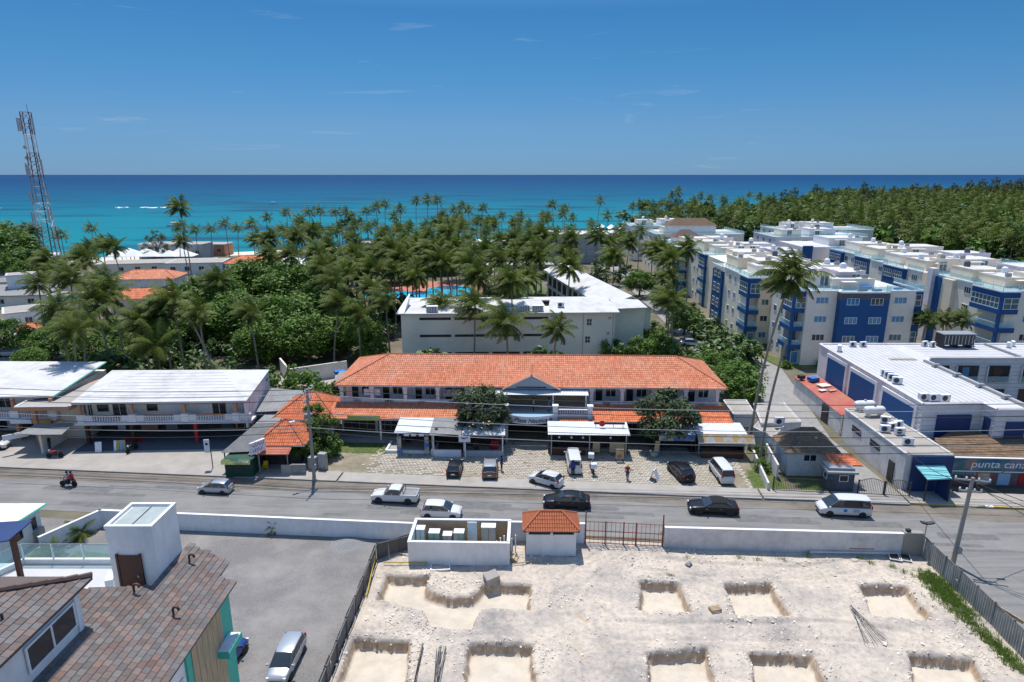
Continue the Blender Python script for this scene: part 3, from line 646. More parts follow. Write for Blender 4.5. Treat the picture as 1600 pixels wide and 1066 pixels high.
t.links.new(m2.outputs[2], pb.inputs['Base Color'])
bp = N(t, 'ShaderNodeBump'); bp.inputs['Distance'].default_value = 0.05; bp.inputs['Strength'].default_value = 0.8; t.links.new(noise(4.0, 9, 0.7).outputs[0], bp.inputs['Height']); t.links.new(bp.outputs[0], pb.inputs['Normal'])
so = link('building_site_ground', me, 'site_soil'); so['kind'] = 'structure'
b = MB(); srect(b, -14, 32, 5, 25.5, 0.0); struct('site_ground_near', b, 'site_soil')
# loose limestone rubble
r_ = random.Random(21); b = MB()
def stone(b, x, y, z, s_, tt):
    m_ = Matrix.Rotation(r_.uniform(0, 6), 3, 'Z') @ Matrix.Rotation(r_.uniform(-.6, .6), 3, 'X'); i = len(b.v)
    for p in ((1,0,0),(0,1,0),(-1,0,0),(0,-1,0),(0.3,0.2,0.75),(-0.2,-0.1,-0.7)):
        q = m_ @ Vector(tuple(c_*s_*r_.uniform(0.65, 1.2) for c_ in p)); b.v.append((x+q.x, y+q.y, z+q.z))
    for f in ((0,1,4),(1,2,4),(2,3,4),(3,0,4),(1,0,5),(2,1,5),(3,2,5),(0,3,5)): b.f.append(tuple(i+k for k in f)); b.t.append(tt)
spots = [(-5.36, 38.1), (-7.51, 40.47), (-7.76, 39.08), (1.07, 47.38), (15.69, 47.84), (23.75, 46.46), (33.15, 42.31), (31.27, 38.1), (31.31, 35.66), (3.41, 42.31), (16.66, 39.77), (10.55, 46.46), (-6.35, 35.66), (2.14, 36.24), (19.39, 37.46), (32.69, 44.31), (-5.07, 44.31), (-3.74, 43.49)]
pos = []
for k in range(4200):
    if k > 2600:
        pp = PITS[r_.randrange(len(PITS))]; q0 = r_.randrange(len(pp)); (ax, ay), (bx, by) = pp[q0], pp[(q0+1) % len(pp)]; t_ = r_.random(); x, y = ax + (bx-ax)*t_ + r_.gauss(0, 0.45), ay + (by-ay)*t_ + r_.gauss(0, 0.4)
    elif r_.random() < 0.6:
        cx, cy = spots[r_.randrange(len(spots))]; x, y = r_.gauss(cx, 1.3), r_.gauss(cy, 0.7)
    else:
        x, y, _ = SW(r_.uniform(-15, 31), r_.uniform(30, 49.5))
    pos.append((x, y))
pa = np.array(pos); hz = site_height(pa[:,0], pa[:,1])
for (x, y), z in zip(pos, hz):
    s_x, s_y = x*C5 - y*S5, x*S5 + y*C5
    if z < -0.25 or not (-15 < s_x < 31 and 29 < s_y < 49.8): continue
    s_ = min(0.22, 0.035 + abs(r_.gauss(0, 0.055))); stone(b, x, y, z + s_*0.15, s_, r_.uniform(0.1, 1))
o = b.build('rubble', 'cream_stone', so, kind='stuff')


# ================================================================== PLAZA: two-storey row with orange tiled roofs
pl = thing('shopping_plaza', 'long two storey plaza with orange tiled hip roof behind the parking yard', 'building', (-21.65, 74.03, 0), -1.74)
# body: upper storey wall set back behind the gallery, ground floor shop wall
b = MB(); b.box(0.7, 46.7, 2.3, 11.3, 3.3, 6.04); b.box(0.7, 16.7, -0.2, 11.3, 0.0, 3.25); b.box(30.9, 46.7, -0.2, 11.3, 0.0, 3.25); b.box(16.7, 30.9, 2.3, 11.3, 0, 3.25)
b.build('wall', 'lilac_white', pl)
MB().box(0.5, 16.7, 0.15, 2.3, 3.25, 3.40).box(30.9, 46.9, 0.15, 2.3, 3.25, 3.40).box(16.7, 30.9, -2.1, 2.3, 3.10, 3.32).build('gallery_floor', 'grey_paint', pl)
hip_roof(pl, 0, 47.45, 0, 12, 6.2, 8.45, 5.6, 5.0)
# gallery columns, railing, doors and windows
for x in [0.75, 4.5, 8.6, 12.6, 16.2, 31.3, 35.0, 38.8, 42.6, 46.4]:
    MB().box(x-0.2, x+0.2, 0.25, 0.65, 3.4, 5.7).box(x-0.3, x+0.3, 0.15, 0.75, 5.7, 6.02).build('column', 'lilac_white', pl)
def rail_run(x0, x1, y):
    for a, c_ in ((0.0, 0.36), (0.36, 0.64), (0.64, 1.0)):
        xa, xb = x0 + (x1-x0)*a, x0 + (x1-x0)*c_
        if 0.3 < a < 0.5: balustrade(pl, xa, xb, y, 3.4, 0.95, 'lilac_white', 'lilac_white', 0.3)
        else: MB().box(xa, xb, y-0.08, y+0.08, 3.4, 4.35).build('parapet_panel', 'lilac_white', pl)
cols = [0.75, 4.5, 8.6, 12.6, 16.2]
for a, c_ in zip(cols, cols[1:]): rail_run(a+0.2, c_-0.2, 0.45)
cols = [31.3, 35.0, 38.8, 42.6, 46.4]
for a, c_ in zip(cols, cols[1:]): rail_run(a+0.2, c_-0.2, 0.45)
for x in (2.6, 6.5, 10.6, 14.4, 33.1, 36.9, 40.7, 44.5):
    window(pl, (x-0.7, 2.3, 3.4), 0.95, 2.1, 0, (1, 1), 'glass_dark', 'white_paint', name='door')
    window(pl, (x+0.75, 2.3, 4.25), 1.3, 1.15, 0, (2, 1), 'glass_dark', 'white_paint')
for x, c_ in ((3.4, 'cloth_tan'), (13.2, 'tarp_blue')):
    MB().box(x, x+2.0, 0.75, 0.80, 4.7, 5.5).build('hanging_banner', 'print_blue' if c_ == 'tarp_blue' else 'sign_white', pl)
# centre: projecting balcony, gable, canopy
b = MB(); b.face([(20.9, -0.25, 6.1), (27.1, -0.25, 6.1), (24.0, -0.25, 7.55)]); b.face([(27.1, -0.05, 6.1), (20.9, -0.05, 6.1), (24.0, -0.05, 7.55)])
b.face([(20.9,-0.25,6.1),(24,-0.25,7.55),(24,-0.05,7.55),(20.9,-0.05,6.1)]); b.face([(24,-0.25,7.55),(27.1,-0.25,6.1),(27.1,-0.05,6.1),(24,-0.05,7.55)]); b.face([(27.1,-0.25,6.1),(20.9,-0.25,6.1),(20.9,-0.05,6.1),(27.1,-0.05,6.1)])
gb = b.build('gable', 'grey_paint', pl)
MB().prism([(22.2,-0.27),(25.8,-0.27),(25.8,-0.262),(22.2,-0.262)], 6.18, 6.34).build('vent_slot', 'shop_dark', gb)
for sgn in (-1, 1):
    u = Vector((-sgn*0.0, 1, 0)); P0 = Vector((24.0 + sgn*3.45, -0.45, 6.0)); T0 = Vector((24.0, -0.45, 7.72)); vv = (T0 - P0); H_ = vv.length; vv.normalize()
    L = 4.4; lim = (lambda h, H_=H_: (0, 0.55 + 3.5*h/H_)) 
    if sgn > 0: tb = tiles(P0, u, vv, H_, lim)
    else:
        P0 = Vector((24.0 - 3.45, 3.6, 6.0)); tb = tiles(P0, Vector((0, -1, 0)), (T0 + Vector((0, 4.05, 0)) - P0).normalized(), H_, lambda h, H_=H_: (4.05 - (0.55 + 3.5*h/H_), 4.05))
    tb.build('gable_tiles', 'orange_tile', gb, kind='stuff')
    c_ = MB(); e0 = (24.0 + sgn*3.45, -0.45, 6.0); e1 = (24.0, -0.45, 7.72); c_.face([(e0[0], e0[1], 5.96), (e0[0], 0.3, 5.96), (24, 3.9, 7.66), (24, -0.45, 7.68)]); c_.tube([(e0[0], -0.42, 6.0), (24, -0.42, 7.72)], 0.07, 5); c_.build('gable_edge', 'grey_paint', gb)
MB().tube([(24, -0.45, 7.78), (24, 3.9, 7.86)], 0.11, 6).build('gable_ridge', 'ridge_tile', gb)
corrugated(pl, (16.5, -1.2, 5.62), (30.8, -1.2, 5.62), (30.8, 1.2, 6.0), (16.5, 1.2, 6.0), 'zinc_white', 'canopy_sheet', 0.35)
for x in (16.9, 26.6, 30.5): MB().box(x-0.06, x+0.06, -1.15, -1.03, 3.3, 5.60).build('canopy_post', 'steel_white', pl)
MB().box(16.8, 30.8, 2.18, 2.28, 3.32, 5.9).build('balcony_back_wall', 'plywood', pl)
for x0, x1 in ((18.0, 20.4), (21.0, 23.6), (26.9, 29.8)): MB().box(x0, x1, 2.10, 2.17, 4.6, 5.5).build('opening', 'shop_dark', pl)
balustrade(pl, 27.0, 30.7, -1.95, 3.32, 0.82, 'lilac_white', 'lilac_white', 0.28); balustrade(pl, 17.2, 20.8, -1.95, 3.32, 0.82, 'lilac_white', 'lilac_white', 0.28)
for x in (16.6, 20.95, 26.85, 30.95): MB().box(x-0.28, x+0.28, -2.2, -1.65, 0.0, 4.55).box(x-0.36, x+0.36, -2.28, -1.57, 4.55, 4.65).build('pillar', 'white_paint', pl)
# little tile skirt under the balcony rail, right of the sign
u, vv = Vector((1,0,0)), Vector((0, 0.93, 0.36)); tiles((27.1, -2.9, 2.75), u, vv, 0.95, lambda h: (0, 3.7)).build('tile_skirt', 'orange_tile', pl, kind='stuff')
# lower tiled roofs left and right
for x0, x1 in ((-0.2, 16.4), (31.2, 47.5)):
    d = MB().slab([(x0, -2.9, 3.0), (x1, -2.9, 3.0), (x1, 0.3, 3.92), (x0, 0.3, 3.92)], 0.1).build('lower_roof', 'lilac_white', pl)
    s_ = Vector((0, 3.2, 0.92)); H_ = s_.length; s_.normalize()
    mm = 'orange_tile' if x0 < 1 else 'orange_tile_fresh'
    tiles((x0, -2.95, 3.02), (1,0,0), s_, H_, lambda h: (0, x1-x0)).build('roof_tiles', mm, d, kind='stuff')
    MB().box(x0, x1, -3.02, -2.92, 2.86, 3.02).build('gutter', 'grey_paint', d)
# ground floor shop fronts: dark openings with frames
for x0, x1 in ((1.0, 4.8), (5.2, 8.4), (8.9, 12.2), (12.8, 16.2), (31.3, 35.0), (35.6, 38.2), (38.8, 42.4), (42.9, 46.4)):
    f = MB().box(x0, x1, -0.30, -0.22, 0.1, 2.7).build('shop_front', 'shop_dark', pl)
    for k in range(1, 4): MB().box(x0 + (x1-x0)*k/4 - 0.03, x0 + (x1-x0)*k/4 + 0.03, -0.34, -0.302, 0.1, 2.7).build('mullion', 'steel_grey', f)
for x in (0.3, 6.1, 30.9): MB().box(x-0.1, x+0.1, -2.8, -2.6, 0, 2.9).build('porch_post', 'lilac_white', pl)
MB().box(0.2, 8.4, -3.1, -0.4, 0.0, 0.32).build('porch_floor', 'concrete_grey', pl)
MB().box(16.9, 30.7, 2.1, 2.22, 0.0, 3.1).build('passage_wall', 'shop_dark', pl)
for x in (18.6, 20.2, 22.2, 24.1, 26.0, 28.4): MB().box(x-0.04, x+0.04, 1.95, 2.05, 0.0, 3.05).build('shutter_rib', 'steel_dark', pl)
MB().box(2.3, 6.2, -3.12, -3.04, 2.9, 3.55).build('fascia_sign', 'lime_sign', pl)
# curved sign over the entrance
sg = thing('plaza_sign', 'curved pale blue sign with script lettering over the plaza entrance', 'sign', (-21.65, 74.03, 0), -1.74)
b = MB(); n_ = 16; top = []; 
def sgn_pt(k, z, dy=0):
    t_ = k/n_; x = 21.05 + 5.75*t_; return (x, -2.35 - 0.95*math.sin(math.pi*t_)**0.8 + dy, z)
for k in range(n_):
    b.face([sgn_pt(k, 2.72), sgn_pt(k+1, 2.72), sgn_pt(k+1, 3.62), sgn_pt(k, 3.62)])
b.face([sgn_pt(k, 2.72) for k in range(n_, -1, -1)])
b.build('sign_board', 'sign_white', sg)
b = MB(); b.slab([sgn_pt(k, 3.66) for k in range(n_+1)], 0.05); b.build('sign_roof', 'cloth_sky', sg)
b = MB(); b.tube([sgn_pt(k, 3.66, -0.03) for k in range(n_+1)], 0.05, 5); b.build('sign_rim', 'white_paint', sg)
tx = text('Plaza Nautica', 0.72, 'sign_ink', sg, (23.9, -3.36, 3.15), (R(90), 0, 0), shear=0.35, width=3.9)
for v in tx.data.vertices:
    t_ = (v.co.x + 23.9 - 21.05)/5.75; v.co.z -= (0.95*(1 - math.sin(math.pi*min(1, max(0, t_)))**0.8))
for sx_ in (21.5, 26.3):
    b = MB(); 
    t_ = (sx_-21.05)/5.75; yy = -2.42 - 0.95*math.sin(math.pi*t_)**0.8
    for k in range(8):
        a = math.pi*k/4; b.cbox((sx_ + 0.13*math.cos(a), yy, 3.17 + 0.13*math.sin(a)), (0.30, 0.02, 0.025), 0, 0.5, 0, -a)
    b.tube([(sx_ + 0.17*math.cos(a*0.5236), yy, 3.17 + 0.17*math.sin(a*0.5236)) for a in range(13)], 0.018, 4); b.build('wheel_emblem', 'sign_ink', sg)
# forecourt awnings (each a lean-to of its own)
def leanto(name, label, cat, x0, x1, yb, yf, zb, zf, m, posts, walls=None, pm='steel_grey'):
    t_ = thing(name, label, cat, (-21.65, 74.03, 0), -1.74)
    corrugated(t_, (x0, yf, zf), (x1, yf, zf), (x1, yb, zb), (x0, yb, zb), m, 'roof_sheet', 0.22 if 'flat' not in name else 5)
    for x in (x0+0.12, x1-0.12): MB().box(x-0.05, x+0.05, yb-2.2, yb-0.1, 0, zf-0.1).build('side_wall', 'shop_dark', t_)  # side panels added to block sky light and darken the shop interiors
    for x, y in posts: MB().box(x-0.06, x+0.06, y-0.06, y+0.06, 0, zf - 0.03 + (zb-zf)*(y-yf)/(yb-yf)).build('post', pm, t_)
    return t_
t_ = leanto('shop_awning', 'pale blue corrugated awning, leftmost of the plaza forecourt awnings', 'awning', 8.5, 12.55, -2.75, -6.3, 3.2, 2.75, 'zinc_white', [(8.9, -6.1), (12.2, -6.1)])
for x in (8.75, 11.9): MB().box(x, x+0.5, -6.35, -6.0, 0, 1.7).box(x+0.02, x+0.48, -6.36, -6.02, 1.7, 2.3).build('side_panel', 'print_blue', t_)
MB().box(9.3, 12.0, -6.16, -6.10, 2.25, 2.65).build('menu_strip', 'navy_paint', t_); MB().box(9.0, 12.1, -2.92, -2.85, 0, 3.0).build('back_wall', 'shop_dark', t_)
for x in (9.6, 10.4, 11.3): MB().box(x, x+0.55, -6.20, -6.165, 2.3, 2.6).build('menu_card', 'sign_white', t_)
t_ = leanto('shop_awning', 'weathered grey corrugated awning between the pale blue and white awnings', 'awning', 12.6, 16.15, -2.9, -6.8, 3.3, 2.75, 'zinc_grey', [(12.9, -6.6)])
MB().box(12.75, 16.1, -6.65, -6.45, 0, 0.85).build('low_wall', 'sign_white', t_); MB().box(12.8, 13.05, -6.6, -6.4, 0.85, 2.7).build('pier', 'sign_white', t_); MB().box(13.2, 16.1, -3.1, -3.0, 0, 3.0).build('back_wall', 'shop_dark', t_)
MB().lathe([(0.02, 0), (0.2, 0.05), (0.16, 0.2)], (13.2, -5.6, 3.0), 10).build('roof_cap', 'steel_grey', t_)
t_ = thing('bar_kiosk', 'open fronted kiosk with flat white roof dappled by the tree shade', 'kiosk', (-21.65, 74.03, 0), -1.74)
MB().slab([(16.2, -6.75, 2.8), (21.1, -6.75, 2.8), (20.95, -3.1, 3.02), (16.25, -3.1, 3.02)], 0.14).build('roof', 'roof_white', t_)
MB().box(16.4, 20.9, -6.6, -6.35, 0, 0.75).build('counter', 'grey_paint', t_)
for x in (16.45, 20.8): MB().box(x-0.07, x+0.07, -6.6, -6.46, 0.75, 2.62).build('post', 'steel_white', t_)
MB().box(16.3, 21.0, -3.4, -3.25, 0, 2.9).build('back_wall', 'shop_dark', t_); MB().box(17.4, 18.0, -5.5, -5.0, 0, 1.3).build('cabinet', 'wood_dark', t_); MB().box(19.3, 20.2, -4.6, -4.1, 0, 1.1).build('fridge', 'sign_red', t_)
s2 = thing('kiosk_sign', 'small white sign board on a post at the kiosk corner', 'sign', (-21.65, 74.03, 0), -1.74)
MB().box(16.55, 16.67, -6.95, -6.83, 0, 2.3).build('post', 'steel_white', s2); MB().box(15.9, 17.2, -7.0, -6.93, 2.0, 2.75).build('board', 'sign_white', s2)
b = MB(); b.cbox((16.4, -7.012, 2.45), (0.42, 0.012, 0.12), 0, 0.5, 0, 0.4); b.cbox((16.75, -7.012, 2.5), (0.36, 0.012, 0.1), 0, 0.5, 0, -0.3); b.build('emblem', 'sign_ink', s2)
t_ = leanto('shop_awning', 'long white corrugated awning right of the plaza entrance', 'awning', 25.9, 35.1, -3.3, -6.35, 3.15, 2.75, 'zinc_white', [(26.3, -6.1), (30.6, -6.1), (34.7, -6.1)])
for x0, x1 in ((31.0, 31.8), (32.9, 34.6)): MB().box(x0, x1, -5.9, -5.85, 0.5, 1.75).build('partition', 'wood_pale', t_)
MB().box(26.3, 30.2, -5.9, -5.7, 0, 0.9).build('counter', 'wood_dark', t_); MB().box(26.2, 35.0, -3.5, -3.4, 0, 3.0).build('back_wall', 'shop_dark', t_)
for x in (27.2, 28.6, 29.9, 33.0): MB().lathe([(0.05, 2.0), (0.13, 2.1), (0.12, 2.2), (0.02, 2.3)], (x, -5.6, 0), 8).build('pendant_lamp', 'steel_white', t_)
s3 = thing('roof_sign', 'dark maroon strip sign with round emblem standing on the white awning', 'sign', (-21.65, 74.03, 0), -1.74)
MB().box(31.2, 34.7, -4.62, -4.54, 3.35, 3.62).build('board', 'sign_maroon', s3); MB().lathe([(0.36, -0.03), (0.36, 0.03)], (32.1, -4.68, 3.48), 16, 0.5, 'y').build('emblem', 'sign_red', s3)
for x in (31.4, 33.4, 34.5): MB().box(x-0.03, x+0.03, -4.58, -4.54, 2.95, 3.35).build('strut', 'steel_dark', s3)
t_ = leanto('shop_awning', 'awning with printed valance under the almond tree', 'awning', 38.3, 42.5, -2.95, -5.85, 3.05, 2.72, 'zinc_white', [(38.5, -5.7)])
MB().box(38.4, 42.4, -5.95, -5.90, 2.0, 2.68).build('valance', 'print_blue', t_); MB().box(38.5, 42.4, -3.2, -3.1, 0, 2.95).build('back_wall', 'shop_dark', t_)
MB().cbox((38.2, -5.9, 1.15), (0.5, 0.08, 1.6), 0.0, 0.5, 0, 0.12).build('surfboard', 'print_food', t_)
t_ = leanto('shop_awning', 'bluish corrugated awning with a printed food banner, rightmost of the plaza', 'awning', 42.6, 48.3, -2.9, -5.7, 3.05, 2.78, 'zinc_white', [(43.0, -5.6), (48.1, -5.6)])
b = MB(); b.slab([(42.7, -6.35, 2.05), (49.0, -6.35, 2.05), (49.0, -5.72, 2.74), (42.7, -5.72, 2.74)], 0.03); b.build('banner', 'print_food', t_); MB().box(42.7, 49.0, -6.42, -6.36, 1.88, 2.04).build('lower_rail', 'zinc_white', t_)
MB().box(43.0, 48.1, -3.1, -3.0, 0, 2.95).build('back_wall', 'shop_dark', t_); MB().box(43.2, 47.9, -6.2, -6.0, 0, 0.95).build('counter', 'wood_dark', t_)
# planter with white kerb in front of the left wing
t_ = thing('planter', 'low white kerbed planter bed in front of the plaza porch', 'planter', (-9.34, 67.33, 0), -3)
t_.location.x = -11.4; t_.location.y = 69.4
b = MB(); b.box(-3.1, 2.7, -1.6, -1.35, 0, 0.38); b.box(-3.1, -2.85, -1.35, 1.2, 0, 0.38); b.box(2.45, 2.7, -1.35, 1.2, 0, 0.38); b.build('kerb', 'white_paint', t_); MB().box(-2.85, 2.45, -1.35, 1.2, 0, 0.2).build('bed', 'concrete', t_)
for y in (1.5, 2.0): MB().box(-4.6, 2.2, y-0.12, y+0.12, 0, 0.15 + y*0.08).build('step', 'concrete', t_)

# ================================================================== LEFT SHOPS
sh = thing('balcony_shop', 'two storey shop with white hip roof and balcony with white balusters', 'building', (-50.95, 69.75, 0), 2.4)
W_, D_ = 20.0, 13.0
hd = MB(); A, B_, C_, D = (0,-0.1,5.5), (20.0,-0.1,5.5), (18.7,12.2,5.5), (-2.4,12.8,5.5); E, F = (3.6, 8.8, 6.55), (13.8, 8.8, 6.55)
# low pitched white roof with standing seams
for poly in ([A,B_,F,E], [B_,C_,F], [C_,D,E,F], [D,A,E]): hd.face(poly)
hd.face([(p[0],p[1],p[2]-0.22) for p in (D,C_,B_,A)])
for p, q in ((A,B_),(B_,C_),(C_,D),(D,A)): hd.face([(p[0],p[1],p[2]-0.22),(q[0],q[1],q[2]-0.22),q,p])
rf = hd.build('roof', 'roof_white', sh)
for k in range(1, 10):
    t_ = k/10; p, q = Vector(A).lerp(Vector(E), t_), Vector(B_).lerp(Vector(F), t_); MB().tube([p + Vector((0,0,0.01)), q + Vector((0,0,0.01))], 0.025, 4).build('roof_seam', 'roof_white', rf)
b = MB(); b.prism([(0.6, 1.5), (19.6, 1.5), (18.3, 11.8), (0.6, 11.8)], 2.9, 5.28); b.build('upper_wall', 'cream_pale', sh)
MB().prism([(19.6, 0.0), (19.85, 0.0), (18.62, 12.0), (18.37, 12.0)], 2.0, 5.27).build('side_wall', 'lilac_white', sh)
for y_, z_ in ((4.0, 3.6), (6.5, 3.6), (10.6, 4.6)): MB().cbox((19.8 - y_*0.1025, y_, z_), (0.25, 0.9, 0.16), R(6)).build('vent_slot', 'white_paint' if y_ < 10 else 'glass_dark', sh)
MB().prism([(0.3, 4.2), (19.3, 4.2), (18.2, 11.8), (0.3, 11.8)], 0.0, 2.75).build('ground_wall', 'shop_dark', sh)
MB().box(0.0, 20.3, -0.05, 1.6, 2.68, 2.95).build('balcony_slab', 'lilac_white', sh); MB().prism([(0.3, 1.6), (19.5, 1.6), (18.3, 11.8), (0.3, 11.8)], 2.72, 2.9).build('floor_slab', 'lilac_white', sh); MB().box(0.3, 19.8, -1.5, 4.2, 0.06, 0.075).build('shade_floor_sheet', 'navy_grey', sh)  # dark floor sheet kept inside the eave shadow, deepening that shade by colour
cols = [0.7, 6.6, 12.6, 18.5]
for x in cols: MB().box(x-0.16, x+0.16, 0.08, 0.40, 3.9, 5.28).build('column', 'terracotta_paint', sh); MB().box(x-0.4, x+0.4, 0.0, 0.5, 2.95, 3.86).box(x-0.3, x+0.3, -0.05, 0.55, 3.86, 3.93).build('pedestal', 'white_paint', sh)
for a, c_ in zip(cols, cols[1:]):
    MB().box(a+0.4, a+1.3, 0.12, 0.34, 2.95, 3.75).build('parapet_panel', 'lilac_white', sh); MB().box(c_-1.3, c_-0.4, 0.12, 0.34, 2.95, 3.75).build('parapet_panel', 'lilac_white', sh); balustrade(sh, a+1.3, c_-1.3, 0.23, 2.95, 0.82)
MB().box(18.9, 20.2, 0.12, 0.34, 2.95, 3.8).build('parapet_panel', 'lilac_white', sh)
for x, w_, kind in ((1.1,0.6,'d'),(2.6,1.5,'w'),(4.5,1.7,'d'),(6.0,1.1,'b'),(8.3,1.4,'w'),(10.3,2.0,'s'),(12.1,1.0,'b'),(14.2,1.6,'s'),(16.1,1.7,'d'),(17.7,1.2,'b'),(19.3,1.0,'b')):
    if kind == 'd': window(sh, (x, 1.5, 2.95), w_, 2.1, 0, (2, 1), 'glass_dark', 'cream_pale', name='door')
    elif kind == 'w': window(sh, (x, 1.5, 3.75), w_, 1.35, 0, (1, 1), 'glass_dark', 'cream_pale')
    else: window(sh, (x, 1.5, 3.1 if kind == 's' else 3.6), w_, 1.9 if kind == 's' else 1.4, 0, (4, 3), 'lilac_white', 'steel_white', name='shutter')
for x in (0.8, 6.0, 13.4, 19.6): MB().box(x-0.18, x+0.18, 0.6, 0.96, 0, 2.68).build('pillar', 'sign_red' if 12 < x < 14 else 'wood_dark', sh)
for x0, x1, m_ in ((2.4, 3.3, 'sign_white'), (5.2, 7.2, 'terracotta_paint'), (8.2, 9.6, 'cloth_grey'), (14.9, 16.4, 'glass_teal'), (16.7, 19.0, 'mustard'), (19.3, 20.3, 'glass_teal')): MB().box(x0, x1, 4.08, 4.16, 0.3, 2.3).build('shop_front', m_, sh)
for x0 in (17.0, 17.9): MB().box(x0, x0+0.75, 4.0, 4.06, 0.1, 2.0).build('doorway', 'shop_dark', sh)
MB().box(4.0, 6.6, 1.2, 2.6, 0.06, 0.09).build('door_mat', 'red_paint', sh)
# neighbouring shop, cut by the left edge of the picture
s1 = thing('corner_shop', 'white roofed two storey shop with mustard arches at the far left', 'building', (-54.4, 71.9, 0), 0.5)
r1 = MB().slab([(-32, -1.0, 5.55), (0.0, -0.1, 5.6), (-0.4, 11.2, 6.5), (-32, 12, 6.5)], 0.2).build('roof', 'roof_white', s1)
MB().tube([(0.02, -0.1, 5.55), (-0.4, 11.2, 6.45)], 0.08, 5).build('roof_edge', 'teal_paint', r1)
MB().box(-30, -0.8, 1.4, 11.5, 2.9, 5.3).build('upper_wall', 'cream_pale', s1); MB().box(-30, -0.5, 3.0, 11.5, 0, 2.75).build('ground_wall', 'lilac_white', s1); MB().box(-30, 0.2, -0.6, 3.0, 2.7, 2.92).build('balcony_slab', 'lilac_white', s1)
for x in (-14.5, -9.3, -4.8, -0.3): MB().box(x-0.17, x+0.17, -0.4, -0.06, 3.85, 5.35).build('column', 'terracotta_paint', s1); MB().box(x-0.5, x+0.5, -0.45, 0.0, 2.92, 3.85).build('pedestal', 'white_paint', s1); MB().box(x-0.2, x+0.2, -0.3, 0.1, 0, 2.7).build('pillar', 'terracotta_paint', s1)
for a, c_ in ((-14.5,-9.3), (-9.3,-4.8), (-4.8,-0.3)): balustrade(s1, a+0.6, c_-0.6, -0.25, 2.92, 0.85)
for x in (-12.2, -7.0, -2.6): window(s1, (x, 1.4, 3.6), 1.9, 1.5, 0, (2, 1), 'glass_dark', 'cream_pale')
for x in (-6.1, -2.4): MB().box(x-1.3, x-1.0, 2.75, 2.98, 0, 2.6).box(x+1.0, x+1.3, 2.75, 2.98, 0, 2.6).box(x-1.0, x+1.0, 2.75, 2.98, 2.1, 2.6).build('arch', 'mustard', s1); MB().box(x-1.0, x+1.0, 2.9, 2.99, 0, 2.1).build('doorway', 'shop_dark', s1)
for x in (-9.6, -13): MB().box(x-0.9, x+0.9, 2.9, 2.99, 0.3, 2.2).build('shop_window', 'glass_dark', s1)
MB().box(-5.2, -2.7, -0.72, -0.64, 2.35, 2.88).build('fascia_sign', 'sign_white', s1); MB().box(-2.6, -0.4, -0.72, -0.64, 2.35, 2.88).build('fascia_sign', 'mustard', s1)
st = thing('stair_block', 'flat roofed stair block with terracotta edge between the two white roofed shops', 'building', (-53.9, 69.6, 0), 2)
MB().prism([(-3.6, 0), (2.6, 0), (4.0, 12), (0.4, 12), (-1.4, 4.5), (-3.6, 2.5)], 4.55, 5.0).build('roof', 'terracotta_paint', st)
MB().prism([(-3.35, 0.25), (2.4, 0.25), (3.7, 11.8), (0.6, 11.8), (-1.2, 4.4), (-3.3, 2.4)], 5.0, 5.02).build('roof_surface', 'concrete', st)
b = MB()
for p, q in (((-3.5, 0.1), (2.55, 0.1)), ((-3.5, 0.1), (-3.5, 2.4)), ((-3.5, 2.4), (-1.3, 4.5)), ((2.55, 0.1), (3.9, 11.9))): b.tube([(p[0], p[1], 5.06), (q[0], q[1], 5.06)], 0.12, 4)
b.build('coping', 'white_paint', st)
MB().box(-1.9, -1.5, 0.3, 0.7, 0, 4.5).build('pillar', 'terracotta_paint', st); MB().box(-0.6, 2.6, 2.5, 10, 0, 4.5).build('wall', 'cream_pale', st); MB().box(-0.1, 0.15, -1.8, 2.4, 0, 2.6).build('side_wall', 'cream_pale', st)
corrugated(st, (-2.4, -2.3, 2.55), (2.8, -2.2, 2.5), (2.9, 0.1, 2.95), (-1.4, 0.1, 2.95), 'zinc_grey', 'awning', 0.25)
MB().cbox((-3.0, -1.3, 2.05), (2.4, 0.14, 0.62), R(38)).build('hanging_sign', 'sign_white', st)
# clutter racks outside the balcony shop
for k, (px_, m_) in enumerate((((-47.6, 68.2), 'sign_white'), ((-45.9, 68.6), 'cloth_tan'))):
    rk = thing('goods_rack', ['leaning white display board with round print by the stair block', 'rack of boards and canvases outside the dark shop front'][k], 'display rack', (px_[0], px_[1], 0.06), 8)
    for j in range(4 if k else 1): MB().cbox((j*0.32, 0, 0.6), (0.7 if k == 0 else 0.28, 0.06, 1.2), 0.1*j, 0.5, R(-14)).build('board', ['sign_white', 'mustard', 'cloth_sky', 'cloth_tan'][j % 4], rk)
    MB().box(-0.3, 1.3 if k else 0.3, 0.18, 0.24, 0, 0.9).build('rail', 'steel_dark', rk)
# pole sign on the forecourt
ps = thing('pole_sign', 'thin pole with a small white panel on the concrete forecourt', 'sign', (-32.52, 63.89, 0.06), 10)
MB().tube([(0,0,0),(0,0,3.2)], 0.05, 8).build('pole', 'steel_dark', ps); MB().box(-0.62, -0.06, -0.04, 0.04, 1.9, 3.4).build('panel', 'sign_white', ps); MB().lathe([(0.3,0),(0.3,0.04),(0.06,0.06)], (0,0,0), 10).build('foot', 'steel_dark', ps); MB().lathe([(0.15,-0.045),(0.15,-0.041)], (-0.34,0,2.9), 12, 0.5, 'y').build('emblem', 'sign_ink', ps)

